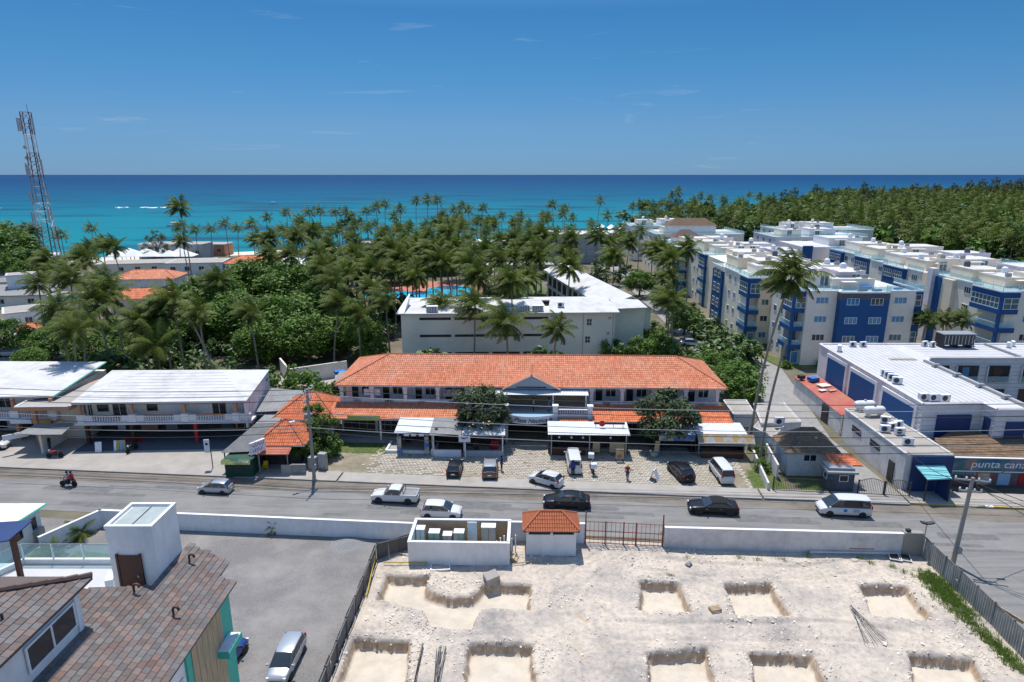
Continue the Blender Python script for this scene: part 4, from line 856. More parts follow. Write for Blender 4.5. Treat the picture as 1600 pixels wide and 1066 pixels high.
# ------------------------------------------------------------------ snack bar: small hip roofs, dark lean-to, signs
sb = thing('snack_bar', 'small snack bar with orange tiled hip roof behind the utility pole', 'building', (-24.9, 65.6, 0), 0)
hip_roof(sb, -2.8, 2.5, -1.7, 3.5, 2.75, 4.7, 2.5, 2.5, 'orange_tile_fresh', 0.24, 0.4, 'white_paint')
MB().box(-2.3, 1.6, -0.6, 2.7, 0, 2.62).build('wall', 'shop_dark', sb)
d = MB().slab([(-3.1, -3.0, 2.3), (1.2, -3.0, 2.3), (1.2, -1.45, 2.7), (-2.7, -1.45, 2.7)], 0.06).build('porch_roof', 'red_tin', sb)
s_ = Vector((0, 1.55, 0.4)); H_ = s_.length; s_.normalize(); tiles((-3.0, -3.0, 2.31), (1,0,0), s_, H_, lambda h: (0.1 + h*0.15, 4.1), 0.2, 0.38, 0.04).build('porch_tiles', 'terracotta_deck', d, kind='stuff')
for x in (-2.8, 1.0): MB().tube([(x, -2.85, 0), (x, -2.85, 2.25)], 0.05, 6).build('post', 'steel_grey', sb)
sb2 = thing('snack_bar_annex', 'orange tiled pavilion roof behind the snack bar and vine', 'building', (-24.3, 73.0, 0), 0)
hip_roof(sb2, -4.2, 3.4, -2.0, 5.0, 2.9, 5.1, 3.2, 3.2, 'orange_tile_fresh', 0.24, 0.4, 'white_paint')
MB().box(-3.2, 2.2, -1.5, 4.2, 0, 2.75).build('wall', 'lilac_white', sb2)
lt = thing('tin_lean_to', 'dark tin lean-to roof between the balcony shop and the snack bar', 'shed', (-27.6, 66.4, 0), 0)
corrugated(lt, (-3.4, -3.5, 2.35), (0.3, -3.1, 2.35), (0.6, 3.4, 2.85), (-2.4, 3.4, 2.85), 'zinc_dark', 'roof_sheet', 0.3)
corrugated(lt, (-2.4, 3.5, 2.85), (0.3, 3.5, 2.88), (0.2, 5.4, 3.2), (-2.0, 5.4, 3.2), 'zinc_grey', 'upper_sheet', 0.3)
MB().box(-2.6, 0.1, -1.6, 2.6, 0, 2.25).build('wall', 'shop_dark', lt)
for x in (-3.2, 0.2): MB().box(x-0.05, x+0.05, -3.15, -3.05, 0, 2.33).build('post', 'steel_dark', lt)
gk = thing('green_stall', 'dark green stall with lime sign board in front of the tin lean-to', 'kiosk', (-28.7, 62.0, 0.03), 0)
MB().box(-1.5, 1.4, -0.2, 1.4, 0, 1.95).build('body', 'green_paint', gk); MB().box(-1.6, 1.5, -0.75, 1.5, 1.95, 2.10).build('roof', 'green_paint', gk); MB().cbox((0.0, -0.82, 2.08), (3.0, 0.06, 0.55), 0, 0.5, R(-28)).build('sign_board', 'lime_sign', gk)
for k, w_ in enumerate((0.16, 0.1, 0.14, 0.2, 0.1, 0.22)): MB().cbox((-0.15 + k*0.27, -0.86, 2.10), (w_, 0.015, 0.1 + 0.05*(k % 3)), 0, 0.5, R(-28)).build('letter_mark', 'sign_white', gk)
for x in (-1.0, -0.1, 0.8): MB().box(x-0.35, x+0.35, -0.24, -0.205, 0.9, 1.7).build('shutter', 'steel_dark', gk)
gt = thing('grey_metal_roof_shed', 'shed with pale grey sheet roof beside the balcony shop', 'shed', (-29.6, 77.3, 0), 0)
MB().slab([(-1.8, -3.5, 2.8), (3.3, -2.9, 2.9), (2.2, 2.3, 3.6), (-2.4, 3.4, 3.6)], 0.08).build('roof', 'zinc_grey', gt); MB().prism([(-1.5, -3.1), (2.9, -2.6), (1.9, 2.0), (-2.0, 3.0)], 0, 2.75).build('wall', 'zinc_dark', gt)
b = MB()
for k in range(14):
    t_ = (k+0.5)/14; p = Vector((-1.8,-3.5,2.815)).lerp(Vector((3.3,-2.9,2.915)), t_); q = Vector((-2.4,3.4,3.615)).lerp(Vector((2.2,2.3,3.615)), t_); b.tube([p, q], 0.03, 4)
b.build('roof_ribs', 'zinc_grey', gt, kind='stuff')
vs = thing('bar_sign', 'pale box sign with red lettering on a post beside the green stall', 'sign', (-26.84, 62.51, 0), 57)
MB().box(-0.9, 0.9, -0.14, 0.14, 2.6, 3.9).build('board', 'sign_white', vs); MB().box(-0.06, 0.06, -0.05, 0.05, 0, 2.6).build('post', 'steel_grey', vs)
for k in range(11):
    MB().cbox((-0.62 + (k % 6)*0.25, -0.15, 3.55 if k < 6 else 3.0), (0.06, 0.02, 0.42 if k % 2 else 0.3), 0, 0.5, 0, 0.35 if k % 3 else -0.5).build('letter_mark', 'sign_red', vs)
us = thing('box_planter_sign', 'navy box sign with white rim half hidden by the vine', 'sign', (-25.68, 69.09, 0), 0)
MB().box(-0.9, 0.9, -0.05, 0.05, 2.2, 2.75).build('panel', 'navy_paint', us); MB().box(-0.95, 0.95, -0.1, 0.1, 2.75, 2.85).box(-0.95, -0.8, 0.1, 1.6, 2.75, 2.85).build('rim', 'white_paint', us); MB().box(-0.7, -0.62, -0.04, 0.04, 0, 2.2).build('post', 'steel_white', us)
ch = thing('plastic_chair', 'yellow plastic armchair under the snack bar porch', 'chair', (-26.69, 63.58, 0.03), 5)
b = MB(); b.box(-0.26, 0.26, -0.25, 0.25, 0.40, 0.45); b.build('seat', 'yellow_plastic', ch); MB().cbox((0, 0.27, 0.70), (0.48, 0.04, 0.5), 0, 0.5, R(-12)).build('backrest', 'yellow_plastic', ch)
for x in (-0.25, 0.25):
    for y in (-0.23, 0.23): MB().cbox((x, y, 0.2), (0.05, 0.05, 0.4)).build('leg', 'yellow_plastic', ch)
    MB().box(x-0.03, x+0.03, -0.25, 0.28, 0.62, 0.66).build('armrest', 'yellow_plastic', ch)
cb = thing('block_counter', 'low grey counter of pierced concrete blocks beside the pole', 'counter', (-22.54, 62.51, 0.03), 0)
for k in range(3):
    for j in range(4): MB().box(-0.9 + k*0.5, -0.42 + k*0.5, -0.1, 0.1, 0.01 + j*0.3, 0.29 + j*0.3).build('block', 'concrete_grey', cb)
MB().box(-2.0, -0.95, -0.08, 0.12, 0, 1.1).build('end_panel', 'concrete', cb)
ub = thing('meter_cabinet', 'pair of grey electricity cabinets on the pavement behind the pole', 'cabinet', (-21.01, 63.58, 0.03), -10)
MB().box(-0.95, -0.1, -0.3, 0.3, 0.0, 1.5).build('cabinet', 'steel_grey', ub); MB().box(0.05, 0.9, 0.0, 0.6, 0.0, 1.9).build('cabinet', 'steel_grey', ub)
wt = thing('water_tank', 'ribbed grey water tank on the snack bar roof', 'water tank', (-23.6, 69.7, 3.0), 0)
MB().lathe([(0.5,0),(0.55,0.05),(0.52,0.3),(0.55,0.35),(0.52,0.65),(0.55,0.7),(0.52,1.0),(0.5,1.2),(0.2,1.4),(0.18,1.5)], (0,0,0), 14).build('tank', 'zinc_grey', wt); MB().box(-0.5,0.5,-0.5,0.5,-3.0,0).build('stand', 'concrete_grey', wt)


# ================================================================== COMMERCIAL BUILDING with blue panels
cw = thing('commercial_building', 'white two storey commercial building with blue wall panels and pale flat roof', 'building', (44.0, 64.5, 0), 0)
ZT = 7.2
b = MB(); b.prism([(0,0),(6.6,0.3),(6.7,-1.6),(10.6,-1.6),(10.6,16.2),(11.9,17.8),(40,17.8),(40,25),(0.6,25)], 0, ZT); wl = b.build('wall', 'lilac_white', cw)
b = MB()
for z in [k*0.55 + 0.4 for k in range(12)]:
    for p, q in (((-0.012,0),(6.6,0.288)), ((6.6,0.29),(6.69,-1.61)), ((6.69,-1.612),(10.61,-1.612))): b.tube([(p[0],p[1],z),(q[0],q[1],z)], 0.028, 4)
    b.tube([(11.9,17.79,z),(40,17.79,z)], 0.028, 4); b.tube([(-0.01,-0.02,z),(-0.01,1.0,z)], 0.028, 4)
b.build('groove_lines', 'grey_paint', wl)
MB().prism([(0.25,0.3),(6.7,0.6),(6.95,-1.3),(10.4,-1.3),(10.4,16.4),(11.8,18.05),(39.8,18.05),(39.8,24.7),(0.85,24.7)], ZT-0.02, ZT+0.006).build('roof', 'roof_grey', cw)
b = MB()
for k in range(13):
    x = 1.0 + k*0.72; b.box(x, x+0.025, 0.8, 24.4, ZT+0.004, ZT+0.03)
for k in range(7): b.box(12.2, 39.5, 18.6 + k*0.9, 18.625 + k*0.9, ZT+0.004, ZT+0.03)
b.build('roof_seams', 'concrete_grey', cw, kind='stuff')
b = MB(); P_ = [(0,0),(6.6,0.3),(6.7,-1.6),(10.6,-1.6),(10.6,16.2),(11.9,17.8),(40,17.8),(40,25),(0.6,25)]
for p, q in list(zip(P_, P_[1:] + P_[:1])): b.tube([(p[0],p[1],ZT+0.1),(q[0],q[1],ZT+0.1)], 0.15, 4)
b.build('parapet', 'lilac_white', cw)
b = MB(); b.box(10.0, 10.35, -1.2, 16.2, ZT+0.0, ZT+0.30)
for y in (1.5, 5.5, 9.5, 13.5): b.box(9.7, 10.5, y, y+0.5, ZT, ZT+0.45)
b.build('roof_duct', 'steel_grey', cw)
b = MB(); b.box(24.0, 24.3, 18, 24.6, ZT, ZT+0.3); b.build('roof_duct', 'steel_grey', cw)
# blue panels on the lane side, framed
for y0, y1 in ((1.3, 7.2), (9.4, 15.0), (16.9, 21.6)):
    f = MB().box(-0.16 + y0*0.024, 0.2 + y0*0.024, y0-0.45, y1+0.45, 0.3, 6.75).build('panel_surround', 'lilac_white', cw)
    MB().box(-0.20 + y0*0.024, 0.0 + y0*0.024, y0, y1, 0.4, 6.3).build('blue_panel', 'blue_paint', f)
window(cw, (0.38, 21.4, 5.1), 0.5, 0.9, -90, (1, 1), 'glass_dark')
for x0, x1, z0, z1, y in ((1.7, 5.4, 3.3, 6.0, -0.02), (7.9, 9.9, 2.9, 5.9, -1.72)):
    MB().box(x0, x1, y-0.02, y+0.3, z0, z1).build('blue_panel', 'navy_paint', cw)
MB().cbox((6.62, -0.65, 4.5), (0.12, 0.9, 3.0), 0).build('blue_panel', 'navy_paint', cw)
# courtyard gallery openings
for k, x in enumerate((13.2, 17.2, 21.4, 26, 31)):
    o_ = MB().box(x-1.55, x+1.55, 17.70, 17.86, 3.9, 6.2).build('gallery_opening', 'shop_dark', cw)
    MB().box(x-1.6, x-1.45, 17.55, 17.75, 3.9, 6.2).box(x+1.45, x+1.6, 17.55, 17.75, 3.9, 6.2).build('jamb', 'lilac_white', o_)
    MB().box(x-1.45, x+1.45, 17.5, 17.53, 3.95, 4.75).build('glass_rail', 'glass_rail', o_)
    MB().box(x-0.7, x+0.2, 17.66, 17.698, 3.9, 6.0).build('door', ['glass_teal', 'glass_blue', 'wood_dark', 'glass_teal', 'glass_blue'][k], o_)
    MB().box(x-1.3, x+1.3, 17.7, 17.86, 0.4, 2.9).build('shop_window', 'glass_dark', cw)
def ac_unit(loc, rz, label, s_=1.0, group='rooftop air conditioners'):
    t_ = thing('air_conditioner', label, 'air conditioner', loc, rz, group)
    body = shared(('acb', s_), lambda: MB().box(-0.42*s_, 0.42*s_, -0.17*s_, 0.17*s_, 0.08, 0.68*s_).mesh('case')); link('case', body, 'sign_white', t_)
    link('fan_grille', shared(('acf', s_), lambda: MB().lathe([(0.24*s_, -0.015), (0.24*s_, 0.012), (0.05*s_, 0.02)], (-0.1*s_, -0.18*s_, 0.38*s_), 14, 0.5, 'y').mesh('fan')), 'steel_dark', t_)
    link('feet', shared(('acl', s_), lambda: MB().box(-0.38*s_, -0.3*s_, -0.2*s_, 0.2*s_, 0, 0.08).box(0.3*s_, 0.38*s_, -0.2*s_, 0.2*s_, 0, 0.08).mesh('feet')), 'steel_grey', t_)
    return t_
RZ = ZT + 0.006
for i, (px_, py_) in enumerate(([(45.51, 74.48), (45.47, 73.71), (45.36, 72.72), (45.2, 71.51)])): ac_unit((px_, py_, RZ), -20, ('backmost','second','third','frontmost')[i] + ' air conditioner in the row of four on the pale flat roof', 1.25, 'row of four roof air conditioners')
for i, (px_, py_) in enumerate(([(44.72, 65.79), (45.64, 65.59), (46.76, 65.39)])): ac_unit((px_, py_, RZ), 5, ('left','middle','right')[i] + ' air conditioner of the three at the front parapet', 1.25, 'row of three parapet air conditioners')
for i, (px_, py_) in enumerate(([(48.63, 88.27), (50.1, 88.27), (59.09, 88.62), (59.97, 88.27), (65.88, 88.62), (70.59, 87.92), (71.76, 88.62)])): ac_unit((px_, min(py_, 88.7), RZ), 10*i, ('first','second','third','fourth','fifth','sixth','seventh')[i] + ' air conditioner from the left along the back roof edge', 1.1, 'air conditioners at the back parapet')
ac_unit((45.53, 85.87, RZ), 60, 'single dark faced air conditioner near the back left roof corner', 1.3)
dk = thing('roof_tank', 'large dark steel box unit on the back of the pale flat roof', 'roof unit', (62.99, 88.2, RZ), 0)
MB().box(-2.2, 2.2, -0.9, 0.9, 0.5, 2.0).build('case', 'steel_dark', dk); MB().box(-2.35, 2.35, -1.0, 1.0, 2.0, 2.12).build('lid', 'steel_grey', dk)
for x in (-1.9, 0, 1.9): MB().box(x-0.08, x+0.08, -0.8, 0.8, 0, 0.5).build('leg', 'steel_dark', dk)
for k in range(9): MB().box(-2.0 + k*0.48, -1.9 + k*0.48, -0.94, -0.9, 0.6, 1.9).build('louvre', 'steel_grey', dk)
pk = thing('roof_hatch', 'long low skylight frame lying on the pale flat roof', 'skylight', (51.91, 81.73, RZ), -2)
MB().box(-1.7, 1.7, -0.35, 0.35, 0, 0.16).build('frame', 'cream', pk); MB().box(-1.6, 1.6, -0.25, 0.25, 0.16, 0.18).build('pane', 'concrete', pk)
# annex with tanks
an = thing('lane_annex', 'long low white annex with stained flat roof along the service lane', 'building', (39.35, 58.9, 0), 0)
b = MB(); b.prism([(0,0),(4.6,-0.2),(4.6,13.2),(0.3,12.8)], 0, 3.95); b.build('wall', 'white_stained', an)
MB().prism([(0.25,0.3),(4.4,0.1),(4.4,13.0),(0.5,12.6)], 3.93, 3.96).build('roof', 'concrete', an)
b = MB(); P_ = [(0.08,0.08),(4.55,-0.1),(4.55,13.1),(0.35,12.75)]
for p, q in zip(P_, P_[1:] + P_[:1]): b.tube([(p[0],p[1],4.02),(q[0],q[1],4.02)], 0.13, 4)
b.build('parapet', 'white_stained', an)
MB().box(0.55, 4.62, -0.30, -0.16, 0.0, 3.9).build('front_panel', 'navy_paint', an); MB().box(-0.05, 0.1, 1.6, 2.6, 0.1, 2.3).build('doorway', 'shop_dark', an)
for y0 in (4.6, 8.6):
    for j in range(2):
        for k in range(5): MB().box(-0.03 + y0*0.022, 0.06 + y0*0.022, y0 + k*0.42, y0 + k*0.42 + 0.3, 2.2 + j*0.42, 2.5 + j*0.42).build('vent_hole', 'shop_dark', an)
aw = thing('entrance_awning', 'aqua awning box over the navy annex entrance', 'awning', (41.0, 58.0, 0), 0)
MB().slab([(-0.9, -1.6, 2.55), (1.6, -1.4, 2.55), (2.0, 0.5, 3.05), (-0.9, 0.5, 3.05)], 0.1).build('roof', 'aqua_awning', aw); MB().box(1.45, 1.6, -1.3, 0.4, 0, 2.5).build('side', 'navy_paint', aw)
for x in (-0.8, 1.5): MB().box(x-0.05, x+0.05, -1.5, -1.4, 0, 2.5).build('post', 'steel_dark', aw)
def gas_tank(loc, rz, label):
    t_ = thing('gas_tank', label, 'gas tank', loc, rz, 'white gas tanks on the annex roof')
    o_ = MB().lathe([(0.05,-1.25),(0.3,-1.2),(0.45,-1.0),(0.48,-0.8),(0.48,0.8),(0.45,1.0),(0.3,1.2),(0.05,1.25)], (0,0,0.75), 16, 0.5, 'x').build('tank', 'white_paint', t_); smooth(o_)
    for x in (-0.7, 0.7): MB().box(x-0.08, x+0.08, -0.35, 0.35, 0, 0.4).build('saddle', 'white_paint', t_)
    MB().lathe([(0.14, 1.2), (0.14, 1.36), (0.02, 1.4)], (0,0,0), 10).build('valve_cap', 'steel_grey', t_)
gas_tank((41.69, 71.31, 3.965), 5, 'horizontal white gas tank at the back of the annex roof, the farther one')
gas_tank((41.81, 69.44, 3.965), 5, 'horizontal white gas tank nearer the air conditioners on the annex roof')
for i, (x, y) in enumerate([(41.92, 67.27), (41.57, 65.41), (42.52, 65.96), (40.39, 64.68), (41.57, 63.98), (40.85, 61.29)]): ac_unit((x, y, 3.965), rnd.uniform(-30, 30), ('back','left middle','right middle','left front','right front','lone frontmost')[i] + ' air conditioner on the stained annex roof', 1.2, 'air conditioners on the annex roof')
# red tin lean-to along the lane wall
rl = thing('red_roof_lean_to', 'rusty red tin roof lean-to behind a white lane wall', 'shed', (40.2, 73.3, 0), 0)
MB().prism([(0,0),(0.25,0),(1.1,15.2),(0.85,15.2)], 0, 2.55).build('lane_wall', 'white_stained', rl)
MB().slab([(-0.1, 0.0, 2.62), (3.6, 0.0, 2.95), (3.9, 15.0, 2.95), (0.7, 15.3, 2.62)], 0.06).build('roof', 'red_tin', rl)
MB().box(0.1, 0.32, 3.4, 5.1, 0, 2.3).build('gate', 'shop_dark', rl)
for (x, y, m_, d) in ((2.2, 12.5, 'tarp_blue', (1.3,1.0,0.5)), (2.6, 10.2, 'cream', (1.6,1.2,0.15)), (1.0, 13.6, 'steel_dark', (0.8,0.7,0.5)), (2.8, 8.1, 'wood_pale', (1.2,0.5,0.1)), (1.6, 8.4, 'zinc_white', (1.0,0.7,0.06))): MB().cbox((x, y, 2.86 + d[2]/2 + x*0.03), d, 0.3).build('roof_clutter', m_, rl)
# gift shop with brown roof and printed boards at the right edge
gs = thing('gift_shop', 'gift shop with brown shingle roof and PUNTA CANA board at the right edge', 'building', (44.2, 59.4, 0), -3)
MB().slab([(0.1, 0.6, 3.35), (17, 0.6, 3.35), (17, 4.2, 4.1), (6.4, 4.4, 4.2), (4.6, 6.4, 4.3), (0.2, 3.3, 3.95)], 0.12).build('roof', 'brown_roof', gs)
s_ = Vector((0, 3.4, 0.72)); H_ = s_.length; s_.normalize(); tiles((0.15, 0.58, 3.36), (1,0,0), s_, H_*0.92, lambda h: (0, 16.5), 0.34, 0.4, flat=True).build('shingles', 'brown_roof', gs, kind='stuff')
MB().box(0.2, 17, 1.0, 3.6, 0, 3.2).build('wall', 'shop_dark', gs)
sgp = MB().box(0.2, 14, 0.25, 0.42, 1.95, 3.3).build('sign_board', 'print_beach', gs); MB().box(0.1, 14.1, 0.18, 0.45, 3.3, 3.38).box(0.1, 14.1, 0.18, 0.45, 1.84, 1.93).build('sign_rim', 'steel_white', gs)
text('punta cana', 1.12, 'sign_white', sgp, (4.95, 0.235, 2.65), (R(90), 0, 0), width=5.4, shear=0.12)
MB().box(0.0, 14, 0.55, 0.68, 0, 1.8).build('shop_print', 'print_shop', gs); text('punta cana', 0.5, 'cloth_sky', gs, (1.9, 0.53, 1.55), (R(90), 0, 0), width=2.4)
for x0, m_ in ((3.3, 'print_food'), (5.3, 'cloth_sky'), (7.4, 'cloth_red')): MB().box(x0, x0+1.2, 0.50, 0.54, 0.3, 1.6).build('poster', m_, gs)
# hut with brown shingle hip roof, booth, gates
ht = thing('gate_hut', 'small white hut with brown shingle hip roof beside the lane', 'building', (28.7, 61.9, 0), -2)
A, B_, C_, D, E, F = (0,-0.1,2.9), (5.6,-0.1,2.9), (6.0,4.4,2.9), (0.1,4.4,2.9), (2.6,3.0,4.55), (3.9,3.0,4.55)
b = MB(); [b.face(f) for f in ([A,B_,F,E],[B_,C_,F],[C_,D,E,F],[D,A,E],[D,C_,B_,A])]; rf = b.build('roof', 'brown_roof', ht)
for (P0, P1, T0, T1) in ((A,B_,E,F), (B_,C_,F,F), (D,A,E,E)):
    P0, P1, T0, T1 = map(Vector, (P0,P1,T0,T1)); u = P1-P0; L = u.length; u.normalize(); vv = (T0-P0) - u*(T0-P0).dot(u); H_ = vv.length; vv.normalize(); a_, b_ = (T0-P0).dot(u), (T1-P0).dot(u)
    tiles(P0, u, vv, H_, lambda h, a_=a_, b_=b_, L=L, H_=H_: (a_*h/H_, L+(b_-L)*h/H_), 0.3, 0.3, flat=True).build('shingles', 'brown_roof', rf, kind='stuff')
MB().box(0.5, 4.6, 0.4, 4.0, 0, 2.85).build('wall', 'white_stained', ht); window(ht, (2.7, 0.4, 1.7), 1.4, 0.8, 0, (2, 1), 'glass_dark'); MB().box(0.4, 0.5, 1.2, 2.1, 0, 2.1).build('door', 'zinc_white', ht)
MB().slab([(3.9, -1.9, 2.35), (7.1, -1.9, 2.35), (6.6, 0.0, 2.85), (3.9, 0.0, 2.85)], 0.08).build('porch_roof', 'orange_tile_fresh', ht); tiles((3.95, -1.9, 2.37), (1,0,0), Vector((0,1.9,0.5)).normalized(), 1.9, lambda h: (0, 3.0-0.2*h), 0.22, 0.38).build('porch_tiles', 'orange_tile_fresh', ht, kind='stuff')
bt = thing('guard_booth', 'small navy guard booth with grey slab roof beside the lane gate', 'booth', (33.2, 59.6, 0), -4)
MB().box(-1.25, 1.25, -0.8, 0.8, 0, 2.0).build('body', 'navy_grey', bt); MB().box(-1.5, 1.5, -1.05, 1.05, 2.0, 2.2).box(-1.3, 1.3, -0.6, 1.0, 2.2, 2.45).build('roof', 'steel_grey', bt); window(bt, (0.2, -0.8, 1.1), 0.9, 0.7, 0, (1, 1), 'glass_dark'); window(bt, (-1.25, 0.0, 1.1), 0.8, 0.7, -90, (1, 1), 'glass_dark')
def bar_fence(name, label, cat, p, q, h, m, step=0.16, arch=0.0, group=None):
    p, q = Vector((p[0],p[1],0)), Vector((q[0],q[1],0)); L = (q-p).length; ang = math.degrees(math.atan2(q.y-p.y, q.x-p.x)); t_ = thing(name, label, cat, p, ang, group)
    n = int(L/step); bb = MB()
    for k in range(n+1):
        x = L*k/n; bb.box(x-0.015, x+0.015, -0.015, 0.015, 0.08, h + arch*math.sin(math.pi*k/n))
    bb.build('bars', m, t_, kind='stuff'); MB().box(0, L, -0.025, 0.025, 0.12, 0.17).build('bottom_rail', m, t_); bt_ = MB(); bt_.tube([(L*k/12, 0, h - 0.06 + arch*math.sin(math.pi*k/12)) for k in range(13)], 0.03, 4); bt_.build('top_rail', m, t_)
    for x in (0, L): MB().box(x-0.06, x+0.06, -0.06, 0.06, 0, h+0.1).build('post', m, t_)
    return t_
bar_fence('railing', 'dark bar railing on the pavement left of the guard booth', 'fence', (26.4, 58.9), (31.9, 58.3), 1.55, 'steel_dark')
bar_fence('gate', 'arched dark bar gate leaf next to the guard booth', 'gate', (34.6, 58.2), (37.0, 57.9), 1.5, 'steel_dark', 0.16, 0.35)
bar_fence('gate', 'arched dark bar gate leaf next to the navy annex', 'gate', (37.1, 57.9), (39.4, 57.6), 1.5, 'steel_dark', 0.16, 0.35)
lw = thing('hut_side_wall', 'low white wall and planting strip left of the gate hut', 'wall', (25.8, 58.9, 0), 0)
MB().prism([(0,0),(0.2,0),(1.6,8),(1.4,8)], 0, 0.9).build('wall', 'white_stained', lw); MB().prism([(1.9,2.5),(2.1,2.5),(3.0,8),(2.8,8)], 0, 1.7).build('inner_wall', 'white_stained', lw)
# flat white blocks between plaza and lane
for i, (lab, fp, z) in enumerate((('small flat roofed white outbuilding touching the right end of the plaza', [(26.58, 71.92), (29.11, 71.92), (29.78, 76.85), (26.93, 76.85)], 3.2), ('flat roofed white outbuilding behind the gate hut', [(29.01, 69.57), (33.79, 69.96), (34.44, 76.45), (30.46, 75.99)], 3.0), ('low white outbuilding with stained roof next to the leaning palms', [(29.13, 66.39), (32.6, 70.96), (29.96, 71.99), (28.08, 69.38)], 2.6))):
    t_ = thing('outbuilding', lab, 'building', (fp[0][0], fp[0][1], 0), 0); lp = [(p[0]-fp[0][0], p[1]-fp[0][1]) for p in fp]
    MB().prism(lp, 0, z).build('wall', 'white_stained', t_); cxy = (sum(p[0] for p in lp)/4, sum(p[1] for p in lp)/4)
    MB().prism([(p[0]*0.92+cxy[0]*0.08, p[1]*0.92+cxy[1]*0.08) for p in lp], z-0.02, z+0.004).build('roof', 'concrete', t_)
    b = MB(); [b.tube([(p[0],p[1],z+0.06),(q[0],q[1],z+0.06)], 0.10, 4) for p, q in zip(lp, lp[1:]+lp[:1])]; b.build('parapet', 'white_stained', t_)
    if i == 0: window(t_, (lp[1][0]*0.55, lp[1][1]*0.55-0.0, 1.0), 1.1, 0.7, 0, (3, 2), 'glass_dark')
ac_unit((30.85, 69.17, 3.01), 0, 'dark air conditioner on the white outbuilding behind the gate hut', 1.3)

# ================================================================== HOTEL behind the plaza
ho = thing('hotel', 'cream three storey hotel with white roof behind the plaza', 'building', (-18.3, 103.0, 0), 2.0)
MB().box(0, 35.5, 0, 13, 0, 8.75).build('wall', 'hotel_cream', ho); MB().box(35.5, 41.2, 3.4, 13, 0, 8.75).build('side_wing', 'hotel_cream', ho)
rf = MB().slab([(-0.6, -0.5, 8.95), (24.5, -0.5, 8.95), (23.6, 5.6, 9.9), (3.4, 7.0, 9.9), (-0.6, 6.5, 9.2)], 0.18).build('roof', 'roof_white', ho)
MB().slab([(24.2, -0.7, 9.0), (36.1, -0.7, 9.0), (36.1, 6.0, 9.6), (30.2, 6.2, 10.3), (25.2, 6.2, 10.4)], 0.2).slab([(36.0, 2.2, 9.0), (41.6, 2.8, 9.05), (40.8, 6.5, 9.7), (35.6, 6.5, 10.0)], 0.2).slab([(-0.6, 6.5, 9.2), (3.4, 7.0, 9.9), (36, 6.0, 9.7), (41, 6.5, 9.6), (41, 13.4, 9.0), (-0.6, 13.4, 9.0)], 0.2).build('roof', 'roof_white', ho)
MB().face([(-0.7, -0.6, 9.0), (0.6, -0.6, 9.0), (1.0, 5.5, 11.2), (0.8, 5.5, 11.2)]).face([(0.6,-0.6,9.0),(-0.7,-0.6,9.0),(-0.7,6.2,9.0),(0.9,5.5,11.2)]).face([(1.0,5.5,11.2),(0.6,-0.6,9.0),(0.6,6.2,9.0)]).build('gable_fin', 'white_paint', ho)
for j, z in enumerate((7.75, 4.85, 1.8)):
    for x0, x1 in ((3.0, 8.2), (8.8, 14.4), (15.0, 19.6), (20.2, 24.3)):
        MB().box(x0, x1, -0.03, 0.3, z, z+0.42).build('slot_window', 'shop_dark', ho)
for x, z in ((31.2, 6.6), (34.6, 7.6), (31.0, 3.6), (34.4, 5.0)): window(ho, (x, 0, z), 0.9 if x < 33 else 0.55, 1.2 if x < 33 else 0.5, 0, (2, 2), 'glass_dark', 'hotel_cream')
for x in (30.2, 35.2): MB().tube([(x, -0.06, 0), (x, -0.06, 8.7)], 0.05, 5).build('downpipe', 'grey_paint', ho)
for x in (4.2, 8.8, 19.5, 21.7): 
    v_ = MB().cbox((x+0.9, 0.7, 9.55), (1.9, 1.1, 0.9)).build('roof_louvre', 'steel_white', ho)
    for k in range(6): MB().box(x + 0.1 + k*0.28, x + 0.2 + k*0.28, 0.10, 0.14, 9.15, 9.95).build('slat', 'glass_dark', v_)
for i, x in enumerate((11, 26.5)): ac_unit((-18.3 + x, 105.5, 9.42), 0, ('left','right')[i] + ' air conditioner on the white hotel roof', 1.3, 'hotel roof air conditioners')
hw = thing('hotel_wing', 'hotel wing with long white gabled roof running back toward the sea', 'building', (20.5, 112.0, 0), 11)
MB().box(-3.6, 4.6, 0, 44, 0, 7.6).build('wall', 'hotel_cream', hw)
b = MB(); b.slab([(-4.6, -0.6, 8.5), (0.6, -0.8, 10.3), (0.6, 45, 10.3), (-4.6, 45, 8.5)], 0.2); b.slab([(0.6, -0.8, 10.3), (5.3, -0.6, 7.4), (5.3, 45, 7.4), (0.6, 45, 10.3)], 0.2); b.build('roof', 'roof_white', hw)
MB().face([(-4.2, -0.05, 7.5), (4.9, -0.05, 7.5), (0.6, -0.05, 10.15)]).build('gable', 'hotel_cream', hw)
for k in range(10): 
    MB().box(-4.3, -3.6, 1.5 + k*4.2, 4.9 + k*4.2, 5.2, 5.35).build('balcony_slab', 'hotel_cream', hw); MB().box(-3.72, -3.58, 1.8 + k*4.2, 4.4 + k*4.2, 5.4, 7.4).build('balcony_opening', 'shop_dark', hw); MB().box(-3.72, -3.58, 1.8 + k*4.2, 4.4 + k*4.2, 2.4, 4.5).build('balcony_opening', 'shop_dark', hw)

